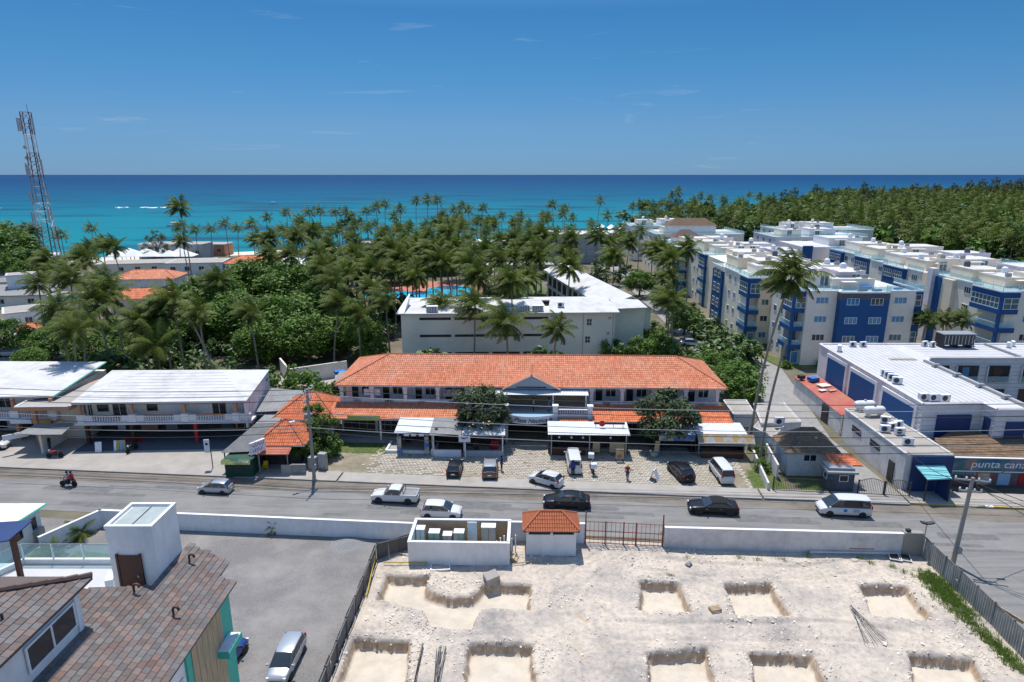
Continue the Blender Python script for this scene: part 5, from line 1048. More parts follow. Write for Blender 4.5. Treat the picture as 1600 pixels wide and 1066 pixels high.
# ================================================================== BLUE AND CREAM APARTMENT BLOCKS
FH = 3.12
def bay(parent, x0, x1, y0, y1, floors=4, left=True, top_glass=True):
    """corner balcony bay: slabs, blue fascias, column, glass rails; top floor glazed. Occupies x0..x1 (x0 = free left side), y0 = front."""
    ht_ = floors*FH
    c_ = MB().box(x0, x0+0.45, y0, y0+0.45, 0, ht_-0.9).build('corner_column', 'blue_paint', parent)
    MB().box(x0-0.02, x1, y0-0.02, y1, ht_-0.9, ht_-0.06).build('blue_band', 'blue_paint', parent)
    for k in range(1, floors):
        z = k*FH; s_ = MB().box(x0-0.06, x1, y0-0.06, y1, z-0.5, z+0.28).build('balcony_slab', 'blue_paint', parent)
        if k < floors-1 or not top_glass:
            MB().box(x0+0.45, x1, y0+0.02, y0+0.06, z+0.28, z+1.05).box(x0+0.02, x0+0.06, y0+0.45, y1, z+0.28, z+1.05).build('glass_rail', 'glass_rail', s_)
            MB().box(x0+0.45, x1, y0+0.01, y0+0.07, z+1.05, z+1.1).box(x0+0.01, x0+0.07, y0+0.45, y1, z+1.05, z+1.1).build('rail_cap', 'steel_white', s_)
    MB().box(x1-0.3, x1+0.05, y0+1.2, y1, 0, ht_-0.5).build('inner_wall', 'cream', parent)
    for k in range(floors-1): window(parent, (x1-0.3, y0+2.6, k*FH+0.3), 1.8, 2.2, -90, (2, 1), 'glass_dark', 'steel_white', name='door')
    if top_glass:
        z = (floors-1)*FH + 0.3; h_ = FH - 1.25
        window(parent, ((x0+0.45+x1)/2, y0+0.06, z), x1-x0-0.5, h_, 0, (2, 2), 'glass_teal', 'steel_white', 0.09); n = max(2, int((y1-y0)/0.95))
        window(parent, (x0+0.06, (y0+0.45+y1)/2, z), y1-y0-0.5, h_, -90, (n, 2), 'glass_teal', 'steel_white', 0.09)
    window(parent, ((x0+x1)/2+0.2, y0+0.35, 0.05), min(1.3, x1-x0-0.6), 2.2, 0, (1, 1), 'glass_blue', 'steel_white', 0.1, name='door')
def roof_edge(parent, runs, z):
    for (p, q) in runs:
        p, q = Vector((p[0],p[1],z)), Vector((q[0],q[1],z)); L = (q-p).length; a = math.atan2(q.y-p.y, q.x-p.x)
        MB().box(0, L, -0.14, 0.14, 0, 0.22).build('parapet_cap', 'white_paint', parent, p, (0,0,a))
        n = max(1, int(round(L/2.4)))
        MB().box(0.05, L-0.05, -0.02, 0.02, 0.26, 1.05).build('glass_rail', 'glass_rail', parent, p, (0,0,a))
        b = MB()
        for k in range(n+1): b.box(L*k/n-0.025, L*k/n+0.025, -0.03, 0.03, 0.22, 1.1)
        b.build('rail_posts', 'steel_white', parent, p, (0,0,a), kind='stuff')
def penthouse(parent, x0, x1, y0, y1, z, h=2.9, m='cream_pale', door=None):
    h *= 0.76
    cl_ = random.Random(int(x0*31 + y0*17 + z)); xa, ya = cl_.uniform(x0+0.6, x1-0.6), cl_.uniform(y0+0.8, y1-0.6)
    MB().lathe([(0.5,0),(0.55,0.1),(0.5,0.9),(0.2,1.1)], (xa, ya, z+h), 10).build('water_tank', cl_.choice(['sign_white', 'navy_grey', 'cream']), parent); xb = cl_.uniform(x0+0.8, x1-0.8); MB().cbox((xb, y0+cl_.uniform(0.6, 1.4), z+h+0.35), (0.9, 0.4, 0.7)).build('roof_unit', 'steel_grey', parent)
    if x1-x0 > 6: MB().box(x0+1.2, x0+(x1-x0)*0.5, y0-1.4, y0-0.02, z+h*0.82, z+h*0.86).build('sun_shade', 'lilac_white', parent); MB().cbox((x0+(x1-x0)*0.75, y0-0.8, z+0.35), (1.6, 0.6, 0.3), cl_.uniform(-.4,.4)).build('sunbed', cl_.choice(['tarp_blue','sign_white','cloth_grey']), parent)
    o_ = MB().box(x0, x1, y0, y1, z, z+h).build('penthouse', m, parent); MB().box(x0+0.12, x1-0.12, y0+0.12, y1-0.12, z+h, z+h+0.004).build('roof_surface', 'roof_white', o_)
    MB().box(x0-0.05, x1+0.05, y0-0.05, y0+0.1, z+h-0.02, z+h+0.14).box(x0-0.05, x0+0.1, y0+0.1, y1, z+h-0.02, z+h+0.14).build('coping', m, o_)
    if door is not None: window(parent, (x0+(x1-x0)*door, y0, z+0.03), 1.5, min(1.95, h-0.1), 0, (2, 1), 'glass_teal', 'steel_white', 0.08, name='door')
    return o_
def block(label, x0, x1, y0, y1, wallm='cream_pale', floors=4):
    t_ = thing('apartment_block', label, 'building', (x0, y0, 0), 0, 'blue and cream apartment blocks'); H_ = floors*FH
    MB().box(0, x1-x0, 0, y1-y0, 0, H_).build('wall', wallm, t_); MB().box(0.15, x1-x0-0.15, 0.15, y1-y0-0.15, H_-0.02, H_+0.006).build('terrace', 'roof_white', t_)
    return t_, H_
def winrow(t_, xs, y, zs, w_=1.9, h_=1.15, rz=0, panes=(3,1), glass='glass_blue'):
    for x in xs:
        for z in zs:
            loc = (x, y-0.0, z) if rz == 0 else (y, x, z)
            window(t_, loc, w_, h_, rz, panes, rnd.choice([glass, glass, 'glass_dark', 'glass_teal']), 'steel_white', 0.07)
ZS = [k*FH + 1.15 for k in range(4)]
# A: front block of the left row
t_, H_ = block('nearest apartment block of the left row with broad blue front panel', 48.3, 66.0, 103.1, 118.0)
bp_ = MB().box(4.9, 12.8, -1.25, 0.05, 0, H_-1.1).build('blue_front', 'blue_paint', t_); MB().box(4.88, 12.82, -1.27, 0.05, H_-1.1, H_).build('dark_band', 'navy_grey', t_)
winrow(t_, (2.5, 15.3), 0, ZS[1:], 2.1, 1.1); winrow(t_, (6.9, 10.8), -1.25, ZS[1:], 2.0, 1.1)
bay(t_, -2.0, 0.2, 0.5, 4.9); MB().box(-1.2, 0.02, 4.9, 11, 0, H_-0.05).build('side_wall', 'cream_pale', t_)
winrow(t_, (6.6, 9.2), -1.2, ZS, 1.2, 1.15, -90, (2,1))
MB().box(17.7, 19.2, 0.4, 4.0, 0, H_-0.1).build('right_bay', 'blue_paint', t_); winrow(t_, (18.45,), 0.4, [k*FH+0.7 for k in range(1,4)], 1.0, 1.9, 0, (1,2), 'glass_teal')
roof_edge(t_, (((-2.0,0.5),(0.2,0.5)), ((0.2,0.0),(4.9,0.0)), ((4.9,-1.25),(12.8,-1.25)), ((12.8,0),(17.7,0)), ((17.7,0.4),(19.2,0.4)), ((19.2,0.4),(19.2,9)), ((-2.0,0.5),(-2.0,5)), ((-1.2,5),(-1.2,10.8))), H_)
penthouse(t_, 0.6, 5.4, 4.6, 12, H_, 2.9, 'cream_pale', 0.85); penthouse(t_, 5.4, 12.5, 3.2, 10, H_, 2.0, 'cream_pale'); penthouse(t_, 7.2, 12.4, 6.2, 12, H_, 3.2, 'lilac_white', 0.7); penthouse(t_, 2.2, 4.8, 8, 13, H_, 3.6, 'lilac_white')
MB().slab([(2.0, 7.0, H_+2.82), (5.4, 7.0, H_+2.82), (5.4, 9.5, H_+3.0), (2.0, 9.5, H_+3.0)], 0.1).build('roof_slab', 'lilac_white', t_); MB().slab([(7.4, 5.4, H_+2.5), (10.4, 5.4, H_+2.5), (10.4, 7.8, H_+2.7), (7.4, 7.8, H_+2.7)], 0.1).build('roof_slab', 'lilac_white', t_)
for x, y, m_ in ((11.0, -0.4, 'tarp_blue'), (15.4, 1.2, 'tarp_blue'), (8.6, -0.5, 'steel_dark')): MB().cbox((x, y, H_+0.35), (1.5, 0.6, 0.3), 0.3).build('sunbed', m_, t_)
# B
t_, H_ = block('second apartment block of the left row with blue corner balconies', 43.9, 64, 118.2, 138.0)
bay(t_, -0.3, 2.0, -1.4, 3.2); MB().box(2.0, 4.4, -0.8, 0.02, 0, H_-0.05).build('front_wall', 'cream', t_); winrow(t_, (3.3,), -0.8, ZS, 1.4, 1.15, 0, (2,1)); winrow(t_, (6.4, 9.6), 0, ZS, 1.1, 1.15, -90, (2,1)); 
MB().box(-0.5, 0.02, 13.2, 19.5, 0, H_-0.9).build('blue_side', 'blue_paint', t_); winrow(t_, (15.0, 17.6), -0.5, [k*FH+0.8 for k in range(4)], 1.7, 1.8, -90, (2,2), 'glass_teal')
roof_edge(t_, (((-0.3,-1.4),(4.4,-1.0)), ((-0.3,-1.4),(-0.3,4)), ((0,4),(0,13)), ((-0.5,13),(-0.5,19.6))), H_)
penthouse(t_, 2.6, 12, 3.0, 8, H_, 2.2, 'cream_pale'); penthouse(t_, 4.0, 7.5, 6, 12, H_, 3.0, 'cream', 0.4); penthouse(t_, 1.8, 6.0, 11, 18, H_, 2.8, 'cream'); penthouse(t_, 9, 15, 8, 16, H_, 3.0, 'lilac_white', 0.2); penthouse(t_, 14.5, 19.5, 2.5, 7, H_, 2.4, 'cream_pale', 0.5)
MB().slab([(3.8, 5.6, H_+2.36), (7.8, 5.6, H_+2.36), (7.8, 8, H_+2.5), (3.8, 8, H_+2.5)], 0.1).build('roof_slab', 'lilac_white', t_); MB().slab([(9.5, 7.6, H_+2.36), (13, 7.6, H_+2.36), (13, 10, H_+2.6), (9.5, 10, H_+2.6)], 0.1).build('roof_slab', 'lilac_white', t_)
# C
t_, H_ = block('third apartment block of the left row, set back behind the second', 46.6, 66, 153.5, 169)
bay(t_, -0.6, 2.2, -1.0, 4.2); winrow(t_, (6.5, 9.5), 0, ZS, 1.1, 1.15, -90, (2,1)); roof_edge(t_, (((-0.6,-1.0),(2.2,-1.0)), ((-0.6,-1.0),(-0.6,5)), ((0,5),(0,15)), ((2.2,0),(10,0))), H_)
penthouse(t_, 2.4, 11, 2.0, 8, H_, 2.4, 'cream_pale', 0.75); penthouse(t_, 1.4, 7, 7, 14, H_, 3.0, 'cream'); penthouse(t_, 10, 17, 3.5, 9, H_, 2.8, 'lilac_white', 0.3)
MB().box(0, 19.4, -15.4, 0, 0, H_-0.06).build('link_wall', 'cream_pale', t_); penthouse(t_, 3.0, 10, -13, -5, H_, 2.6, 'cream_pale', 0.3); penthouse(t_, 11, 17, -12, -4, H_, 3.0, 'lilac_white', 0.6)
# D
t_, H_ = block('fourth apartment block of the left row with small red hip roof', 44.0, 64, 169.6, 192)
bay(t_, -0.4, 2.4, -1.2, 4); winrow(t_, (3.4,), 0, ZS, 1.2, 1.15, 0, (2,1)); winrow(t_, (7, 10, 15), 0, ZS, 1.1, 1.15, -90, (2,1)); roof_edge(t_, (((-0.4,-1.2),(4.6,-1.2)), ((-0.4,-1.2),(-0.4,21))), H_)
penthouse(t_, 2.2, 9, 2.5, 9, H_, 2.6, 'cream'); penthouse(t_, 9, 15, 2, 9, H_, 2.9, 'lilac_white', 0.4)
def little_hip(parent, x0, x1, y0, y1, z, h, m):
    xm, ym = (x0+x1)/2, (y0+y1)/2; d_ = min(x1-x0, y1-y0)*0.45
    E, F = (x0+d_, ym, z+h), (x1-d_, ym, z+h); A, B_, C_, D = (x0,y0,z), (x1,y0,z), (x1,y1,z), (x0,y1,z); b = MB(); [b.face(f) for f in ([A,B_,F,E],[B_,C_,F],[C_,D,E,F],[D,A,E],[D,C_,B_,A])]; return b.build('hip_roof', m, parent)
little_hip(t_, 1.5, 9.5, 12, 18, H_+1.4, 2.0, 'red_shingle'); MB().box(2, 9, 12.6, 17.4, H_, H_+1.4).build('penthouse', 'white_paint', t_)
# far seaward blocks
for (lab, x0, x1, y0, y1, fl, mm) in (('far pale apartment block with brown ridge roof near the beach', 46, 74, 206, 226, 4, 'cream_pale'), ('white seafront apartment block with glass roof terrace', 80, 108, 196, 214, 4, 'lilac_white'), ('far white apartment block behind the terrace pergola', 92, 124, 222, 240, 4, 'cream_pale'), ('low white seafront block beside the shore palms', 44, 70, 240, 258, 4, 'white_paint')):
    t_, H_ = block(lab, x0, x1, y0, y1, mm, fl); W2, D2 = x1-x0, y1-y0
    winrow(t_, (4, 9, 15, 21), 0, [k*FH+1.15 for k in range(fl)], 2.0, 1.3, 0, (3,2)); winrow(t_, (4, 9, 14), 0, [k*FH+1.15 for k in range(fl)], 1.6, 1.3, -90, (2,1))
    roof_edge(t_, (((0,0),(W2,0)), ((0,0),(0,D2)), ((W2,0),(W2,D2))), H_); penthouse(t_, 3, 9, 3, 9, H_, 2.7, 'cream_pale', 0.4); penthouse(t_, 12, 20, 4, 12, H_, 2.9, 'white_paint', 0.3)
    if 'brown' in lab: little_hip(t_, 4, 20, 2, 9, H_+2.7, 2.2, 'brown_roof'); MB().box(4.4, 19.6, 2.4, 8.6, H_, H_+2.7).build('penthouse', 'white_paint', t_)
    if 'pergola' in lab:
        for k in range(5): MB().box(2+k*1.6, 2.25+k*1.6, 1, 5, H_+2.5, H_+2.75).box(2+k*1.6, 2.25+k*1.6, 1, 1.25, H_, H_+2.5).build('pergola_frame', 'white_paint', t_)
# right row
t_, H_ = block('nearest apartment block of the right row with wide blue framed windows', 81.0, 104, 103.0, 122.5)
bay(t_, -1.4, 1.6, -0.6, 6.4); winrow(t_, (4.2, 9.0, 14), 0, ZS, 2.2, 1.15); winrow(t_, (9.4,), 0, ZS, 1.7, 1.2, -90, (3,1)); MB().box(-0.7, 0.02, 12.5, 15.5, 0, H_-0.1).build('yellow_stub', 'cream', t_)
MB().box(-0.9, 0.0, 15.5, 17.2, 0, H_-0.05).build('blue_strip', 'blue_paint', t_); MB().box(-1.6, -0.4, 17.2, 18.6, 0, H_+1.4).build('fin', 'lilac_white', t_)
roof_edge(t_, (((-1.4,-0.6),(1.6,-0.6)), ((1.6,0),(22,0)), ((-1.4,-0.6),(-1.4,6.4)), ((0,6.4),(0,19))), H_)
penthouse(t_, 2.4, 9, 4.2, 11, H_, 2.1, 'cream'); penthouse(t_, 5.6, 9.5, 3.0, 7, H_, 3.1, 'cream_pale', 0.45); penthouse(t_, 9.5, 18, 3.6, 9, H_, 2.9, 'cream_pale', 0.2); penthouse(t_, 1.6, 8, 11, 17, H_, 2.6, 'cream'); penthouse(t_, 10, 18, 11, 17, H_, 3.2, 'lilac_white', 0.5)
t_, H_ = block('second apartment block of the right row with long blue window bay', 80.2, 103, 124.2, 143)
winrow(t_, (2.4,), 0, ZS, 1.9, 1.2, -90, (3,1)); bb = MB().box(-0.9, 0.02, 5.0, 12.2, 0, H_-0.06).build('blue_bay', 'blue_paint', t_); winrow(t_, (6.8, 10.3), -0.9, [k*FH+0.9 for k in range(4)], 3.0, 1.6, -90, (4,2), 'glass_teal'); winrow(t_, (14.6,), 0, ZS, 1.4, 1.2, -90, (2,1))
roof_edge(t_, (((0,0),(0,5)), ((-0.9,5),(-0.9,12.2)), ((0,12.2),(0,18.6))), H_); penthouse(t_, 1.8, 8, 2, 9, H_, 2.5, 'cream'); penthouse(t_, 3.4, 7, 1.2, 4, H_, 3.2, 'cream_pale', 0.3); penthouse(t_, 9, 17, 3, 9, H_, 2.8, 'cream_pale', 0.6); penthouse(t_, 2, 10, 11, 17, H_, 2.6, 'cream_pale'); penthouse(t_, 12, 20, 10, 16, H_, 3.3, 'lilac_white')
t_, H_ = block('third apartment block of the right row with blue recessed bay', 82.0, 103, 146, 166)
bay(t_, -1.2, 1.8, -1, 5); winrow(t_, (8, 11), 0, ZS, 1.4, 1.2, -90, (2,1)); MB().box(-0.8, 0.02, 12, 18, 0, H_-0.06).build('blue_bay', 'blue_paint', t_); winrow(t_, (13.6, 16.4), -0.8, [k*FH+0.9 for k in range(4)], 2.2, 1.6, -90, (3,2), 'glass_teal')
roof_edge(t_, (((-1.2,-1),(4,-1)), ((-1.2,-1),(-1.2,5)), ((0,5),(0,20))), H_); penthouse(t_, 2.4, 9, 2, 9, H_, 2.5, 'cream'); penthouse(t_, 9, 18, 3, 10, H_, 3.0, 'cream_pale', 0.3); penthouse(t_, 3, 11, 11, 18, H_, 2.8, 'cream_pale')
t_, H_ = block('grey white stair block with a tall blue corner stripe between the rows', 77, 96, 170, 186, 'lilac_white', 4)
MB().box(-0.02, 2.6, -0.08, 0.3, 0, H_+0.3).build('blue_stripe', 'blue_paint', t_); 
winrow(t_, (4.0, 6.0), -0.0, [6.6, 8.4], 1.5, 1.3, -90, (3,2), 'glass_dark'); penthouse(t_, 8, 17, 3, 12, H_, 2.6, 'white_paint', 0.4)
for x in (0, 19): pass
t_, H_ = block('rear apartment block of the right row at the edge of the palm forest', 106, 128, 118, 140, 'lilac_white')
roof_edge(t_, (((0,0),(22,0)), ((0,0),(0,21))), H_); penthouse(t_, 2, 10, 2, 10, H_, 3.2, 'lilac_white', 0.4); penthouse(t_, 12, 20, 4, 12, H_, 2.8, 'lilac_white')
for k in range(4): MB().box(4 + k*3.6, 6.6 + k*3.6, 14, 17, H_, H_+1.0).build('roof_louvre', 'steel_grey', t_)


# ================================================================== FOREGROUND HOUSE (left)
fh = thing('house', 'white and teal house with mottled brown shingle roof and rooftop stair tower', 'building', (0, 0, 0), 0)
fh.location = (-19, 22, 0)
OX, OY = -19.0, 22.0
def hl(x, y, z): return (x-OX, y-OY, z)
RS = 0.355
def rz_(x): return 12.0 - (x + 17.3)*RS
# walls
MB().prism([(-14.55-OX, 8-OY), (-14.55-OX, 28.3-OY), (-15.3-OX, 28.3-OY), (-15.3-OX, 29.6-OY), (-17.3-OX, 29.8-OY), (-19.4-OX, 25.4-OY), (-30-OX, 25.4-OY), (-30-OX, 8-OY)], 0, 10.75).build('wall', 'white_paint', fh)
MB().prism([(-27.5-OX, 25.3-OY), (-17.25-OX, 25.3-OY), (-17.25-OX, 30.0-OY), (-27.5-OX, 30.0-OY)], 0, 10.98).build('terrace_block', 'white_paint', fh)
MB().prism([(-27.3-OX, 25.5-OY), (-17.3-OX, 25.5-OY), (-17.3-OX, 29.9-OY), (-25.8-OX, 29.9-OY)], 10.98, 11.0).build('terrace_floor', 'roof_grey', fh)
# teal right wall with plank panel and canopy
MB().box(-14.56-OX, -14.44-OX, 27.25-OY, 28.32-OY, 0, 10.6).box(-14.56-OX, -14.44-OX, 23.9-OY, 24.3-OY, 0, 10.6).build('teal_wall', 'teal_paint', fh)
for k in range(6): MB().box(-14.55-OX, -14.40-OX, 24.31+k*0.49-OY, 24.77+k*0.49-OY, 0, 10.6).build('plank', 'wood_plank', fh)
MB().slab([hl(-14.45, 26.4, 8.4), hl(-13.8, 26.4, 8.4), hl(-13.8, 27.9, 8.4), hl(-14.45, 27.9, 8.4)], 0.35).build('canopy', 'teal_paint', fh); MB().box(-14.43-OX, -13.85-OX, 26.45-OY, 27.85-OY, 8.4, 8.42).build('canopy_top', 'white_paint', fh)
window(fh, hl(-14.54, 22.8, 7.6), 1.7, 1.9, 90, (2, 1), 'glass_dark', 'white_paint', 0.09)
# roof deck and shingles
pts = [(-14.12, 8.0), (-14.12, 28.65), (-14.95, 28.45), (-15.0, 29.85), (-17.15, 30.25), (-17.15, 26.7), (-19.35, 25.5), (-19.35, 8.0)]
deck = MB().slab([hl(x, y, rz_(x)) for x, y in pts], 0.14).build('roof', 'grey_shingle', fh)
def inside(x, y, poly):
    c_ = False; n = len(poly)
    for i in range(n):
        (ax, ay), (bx, by) = poly[i], poly[(i+1) % n]
        if (ay > y) != (by > y) and x < (bx-ax)*(y-ay)/(by-ay) + ax: c_ = not c_
    return c_
TW, TL = 0.36, 0.30; ca = 1/math.sqrt(1+RS*RS)
def tile_mesh(m_, tint_, half=False):
    w_ = (TW-0.012)/(2 if half else 1); b = MB()
    lo, hi = 0.055, 0.016
    A, B_, C_, D = (0,-0.04,lo), (w_,-0.04,lo), (w_,TL+0.01,hi), (0,TL+0.01,hi)
    b.face([A,B_,C_,D], tint_); b.face([(0,-0.04,0.0),(w_,-0.04,0.0),B_,A], tint_); b.face([(0,-0.04,0),A,D,(0,TL,0)], tint_); b.face([B_,(w_,-0.04,0),(w_,TL,0),C_], tint_)
    me = b.mesh('shingle'); me.materials.append(M[m_]); return me
def shingle_field(deck_, origin, u, v, n_, rows, cols, keep, name, rs):
    """one object for each of the largest 300 shingles, the rest in one mesh"""
    cells = []
    for r_ in range(rows):
        for c_ in range(cols):
            p = origin + u*(c_*TW + (TW/2 if r_ % 2 else 0)) + v*(r_*TL); ctr = p + u*TW/2 + v*TL/2
            if keep(ctr): cells.append((p, ctr))
    def vis(ctr):
        d = ctr - Vector((0, 0, 31)); return d
    camp = Vector((0, 0, 31)); th_ = R(14.574)
    def inframe(ctr):
        d = ctr - camp; Z = d.y*math.cos(th_) - d.z*math.sin(th_); X = d.x/Z; Yv = (-d.y*math.sin(th_) - d.z*math.cos(th_))/Z
        return abs(X) < 0.80 and abs(Yv) < 0.54
    cells.sort(key=lambda c_: (not inframe(c_[1]), (c_[1]-camp).length))
    rot = Matrix((u, v, n_)).transposed().to_euler(); rest = {k_: MB() for k_ in ('brown_shingle', 'grey_shingle', 'red_shingle')}
    for i, (p, ctr) in enumerate(cells):
        m_ = rs.choices(['brown_shingle', 'grey_shingle', 'red_shingle'], [0.45, 0.47, 0.08])[0]; tt = rs.choice([0.12, 0.3, 0.51, 0.68, 0.9])
        if i < 300: link('shingle', shared(('sh', m_, tt), lambda: tile_mesh(m_, tt)), None, deck_, p - Vector((OX, OY, 0)), rot)
        else:
            q = p - Vector((OX, OY, 0)); w_ = TW-0.012
            A, B_, C_, D = q - v*0.04 + n_*0.055, q + u*w_ - v*0.04 + n_*0.055, q + u*w_ + v*(TL+0.01) + n_*0.016, q + v*(TL+0.01) + n_*0.016
            rest[m_].face([A,B_,C_,D], tt); rest[m_].face([q - v*0.04, q + u*w_ - v*0.04, B_, A], tt)
    for m_, b in rest.items():
        if b.v: b.build('more_shingles', m_, deck_, kind='stuff')
u, v = Vector((0,1,0)), Vector((-1,0,RS)).normalized(); n_ = u.cross(v)
shingle_field(deck, Vector((-14.12, 16.0, rz_(-14.12))) + n_*0.004, u, v, n_, 19, 41, lambda c_: inside(c_.x, c_.y, pts), 'shingle', random.Random(5))
# upper part: wall with long window, hip roof
MB().prism([(-28-OX, 8-OY), (-18.35-OX, 8-OY), (-18.2-OX, 23.35-OY), (-28-OX, 23.35-OY)], 10.9, 14.2).build('upper_wall', 'white_paint', fh)
window(fh, hl(-18.19, 21.55, 12.75), 2.75, 1.15, 90, (2, 1), 'glass_dark', 'white_paint', 0.09); MB().box(-18.2-OX, -18.12-OX, 22.95-OY, 23.15-OY, 12.4, 14.1).build('pilaster', 'white_paint', fh)
U0, U1 = -18.02, 24.05
uz = lambda x: 14.3 + (U0 - x)*0.38
upts = [(U0, 8), (U0, U1), (U0-5, U1-5), (U0-5, 8)]
ud = MB().slab([hl(x, y, uz(x)) for x, y in upts], 0.14).slab([hl(U0, U1, 14.3), hl(-28.5, U1, 14.3), hl(-23.02, U1-5, 16.2)][::1], 0.14).build('upper_roof', 'brown_shingle', fh)
v2 = Vector((-1,0,0.38)).normalized(); n2_ = u.cross(v2)
shingle_field(ud, Vector((U0, 16.0, 14.3)) + n2_*0.004, u, v2, n2_, 14, 24, lambda c_: inside(c_.x, c_.y, upts), 'shingle', random.Random(8))
for k in range(14):
    t0, t1 = k/14, (k+1.12)/14
    a_, b_ = Vector(hl(U0, U1, 14.36)).lerp(Vector(hl(U0-5, U1-5, 16.28)), t0), Vector(hl(U0, U1, 14.36)).lerp(Vector(hl(U0-5, U1-5, 16.28)), t1)
    MB().tube([a_ + Vector((0,0,0.03)), b_], [0.13, 0.11], 6).build('ridge_tile', 'red_shingle', ud)
# stair tower
tw = MB().box(-19.5-OX, -17.25-OX, 27.4-OY, 29.65-OY, 10.9, 14.6).build('stair_tower', 'white_paint', fh)
MB().box(-19.3-OX, -17.45-OX, 27.6-OY, 29.45-OY, 14.42, 14.602).build('tower_roof', 'roof_sealant', tw)
b = MB(); x0, x1, y0, y1 = -19.53-OX, -17.22-OX, 27.37-OY, 29.68-OY
for q in ((x0, x1, y0, y0+0.16), (x0, x1, y1-0.16, y1), (x0, x0+0.16, y0+0.16, y1-0.16), (x1-0.16, x1, y0+0.16, y1-0.16)): b.box(*q, 14.602, 14.74)
b.build('coping', 'white_paint', tw); MB().box(-18.42-OX, -18.36-OX, 27.62-OY, 29.43-OY, 14.603, 14.62).build('roof_joint', 'steel_dark', tw)
dr = MB().box(-19.1-OX, -18.05-OX, 27.33-OY, 27.42-OY, 11.0, 13.15).build('door', 'wood_dark', tw); MB().box(-18.22-OX, -18.16-OX, 27.26-OY, 27.33-OY, 12.0, 12.12).build('handle', 'steel_grey', dr)
for x0 in (-19.18, -18.06): MB().box(x0-OX, x0+0.1-OX, 27.30-OY, 27.42-OY, 11.0, 13.24).build('door_jamb', 'wood_dark', dr)
for (px_, py_) in ((302, 872), (218, 929), (306, 955)):
    pass
for (x, y) in ((-16.55, 28.95), (-17.62, 25.95), (-15.55, 25.3)):
    p = Vector(hl(x, y, rz_(x))); b = MB(); b.tube([p - Vector((0,0,0.05)), p + Vector((0,0,0.34)), p + Vector((0.05,-0.0,0.44)), p + Vector((0.16,0,0.46)), p + Vector((0.25,0,0.42)), p + Vector((0.27,0,0.30))], 0.065, 8); o_ = b.build('vent_pipe', 'rust_pipe', fh); smooth(o_, 60)
MB().tube([hl(-19.2, 20.7, 14.6), hl(-19.2, 20.7, 15.05)], 0.05, 8).build('vent_stub', 'steel_dark', fh)
# terrace parapet, glass rail
pr = [(-27.5, 27.0), (-25.9, 29.95), (-19.5, 29.95)]
for p, q in zip(pr, pr[1:]):
    p, q = Vector(hl(*p, 11.0)), Vector(hl(*q, 11.0)); L = (q-p).length; a_ = math.atan2(q.y-p.y, q.x-p.x)
    MB().box(0, L, -0.1, 0.12, 0, 0.28).build('parapet', 'white_paint', fh, p, (0,0,a_)); g_ = MB().box(0, L, -0.01, 0.01, 0.33, 1.1).build('glass_rail', 'glass_rail', fh, p, (0,0,a_)); MB().tube([(0,0,1.15),(L,0,1.15)], 0.028, 6).build('handrail', 'steel_grey', g_)
    n = int(L/1.4)
    for k in range(n+1): MB().box(L*k/n-0.025, L*k/n+0.025, -0.05, 0.05, 0.28, 1.15).build('rail_post', 'steel_white', g_)
ac_unit((-20.0, 27.9, 11.0), -70, 'air conditioner on the white terrace beside the wooden door', 1.0)
pg = thing('pergola', 'dark wooden pergola post and beam carrying a blue panel roof at the left edge', 'pergola', (-24.9, 28.4, 11.0), 0)
MB().cbox((0, 0, 1.2), (0.2, 0.2, 2.4), 0, 0.5, 0, 0.0).build('post', 'wood_dark', pg); MB().cbox((-1.8, -0.6, 2.5), (4.4, 0.18, 0.26), R(18)).build('beam', 'wood_dark', pg); MB().slab([(-4.2, -2.4, 2.72), (0.3, -0.6, 2.72), (0.2, 1.2, 2.78), (-4.2, 0.6, 2.78)], 0.06).build('roof_panel', 'navy_paint', pg)

# ------------------------------------------------------------------ neighbouring gatehouse and palms bed, far left
gh = thing('neighbour_gatehouse', 'small white building with teal roof edge at the left edge of the lot', 'building', (-42.0, 46.6, 0), 0)
MB().prism([(-8, -3), (0, -3), (0.5, 4), (-8, 4)], 0, 2.75).build('wall', 'white_paint', gh); MB().slab([(-8.4, -3.5, 2.95), (0.2, -3.5, 2.95), (0.9, 4.4, 2.95), (-8.4, 4.4, 2.95)], 0.16).build('roof', 'white_paint', gh); b = MB(); b.tube([(0.25, -3.5, 2.88), (0.95, 4.4, 2.88)], 0.09, 4); b.build('roof_edge', 'teal_paint', gh)
window(gh, (0.32, 1.6, 1.0), 0.9, 1.2, 86, (1, 1), 'glass_dark'); window(gh, (0.45, 3.2, 1.0), 0.7, 1.3, 86, (1, 1), 'glass_dark'); MB().box(0.5, 1.0, 2.9, 3.6, 0, 1.2).build('meter_box', 'steel_grey', gh)
b = MB(); b.prism([(-41.2, 43), (-39.6, 43), (-38.9, 50.2), (-40.3, 50.2)], -0.01, 0.05); b.prism([(-37.2, 45.6), (-33, 45.0), (-32.4, 47.4), (-36.9, 48.2)], -0.01, 0.05); struct('lawn_strips_left', b, 'grass')
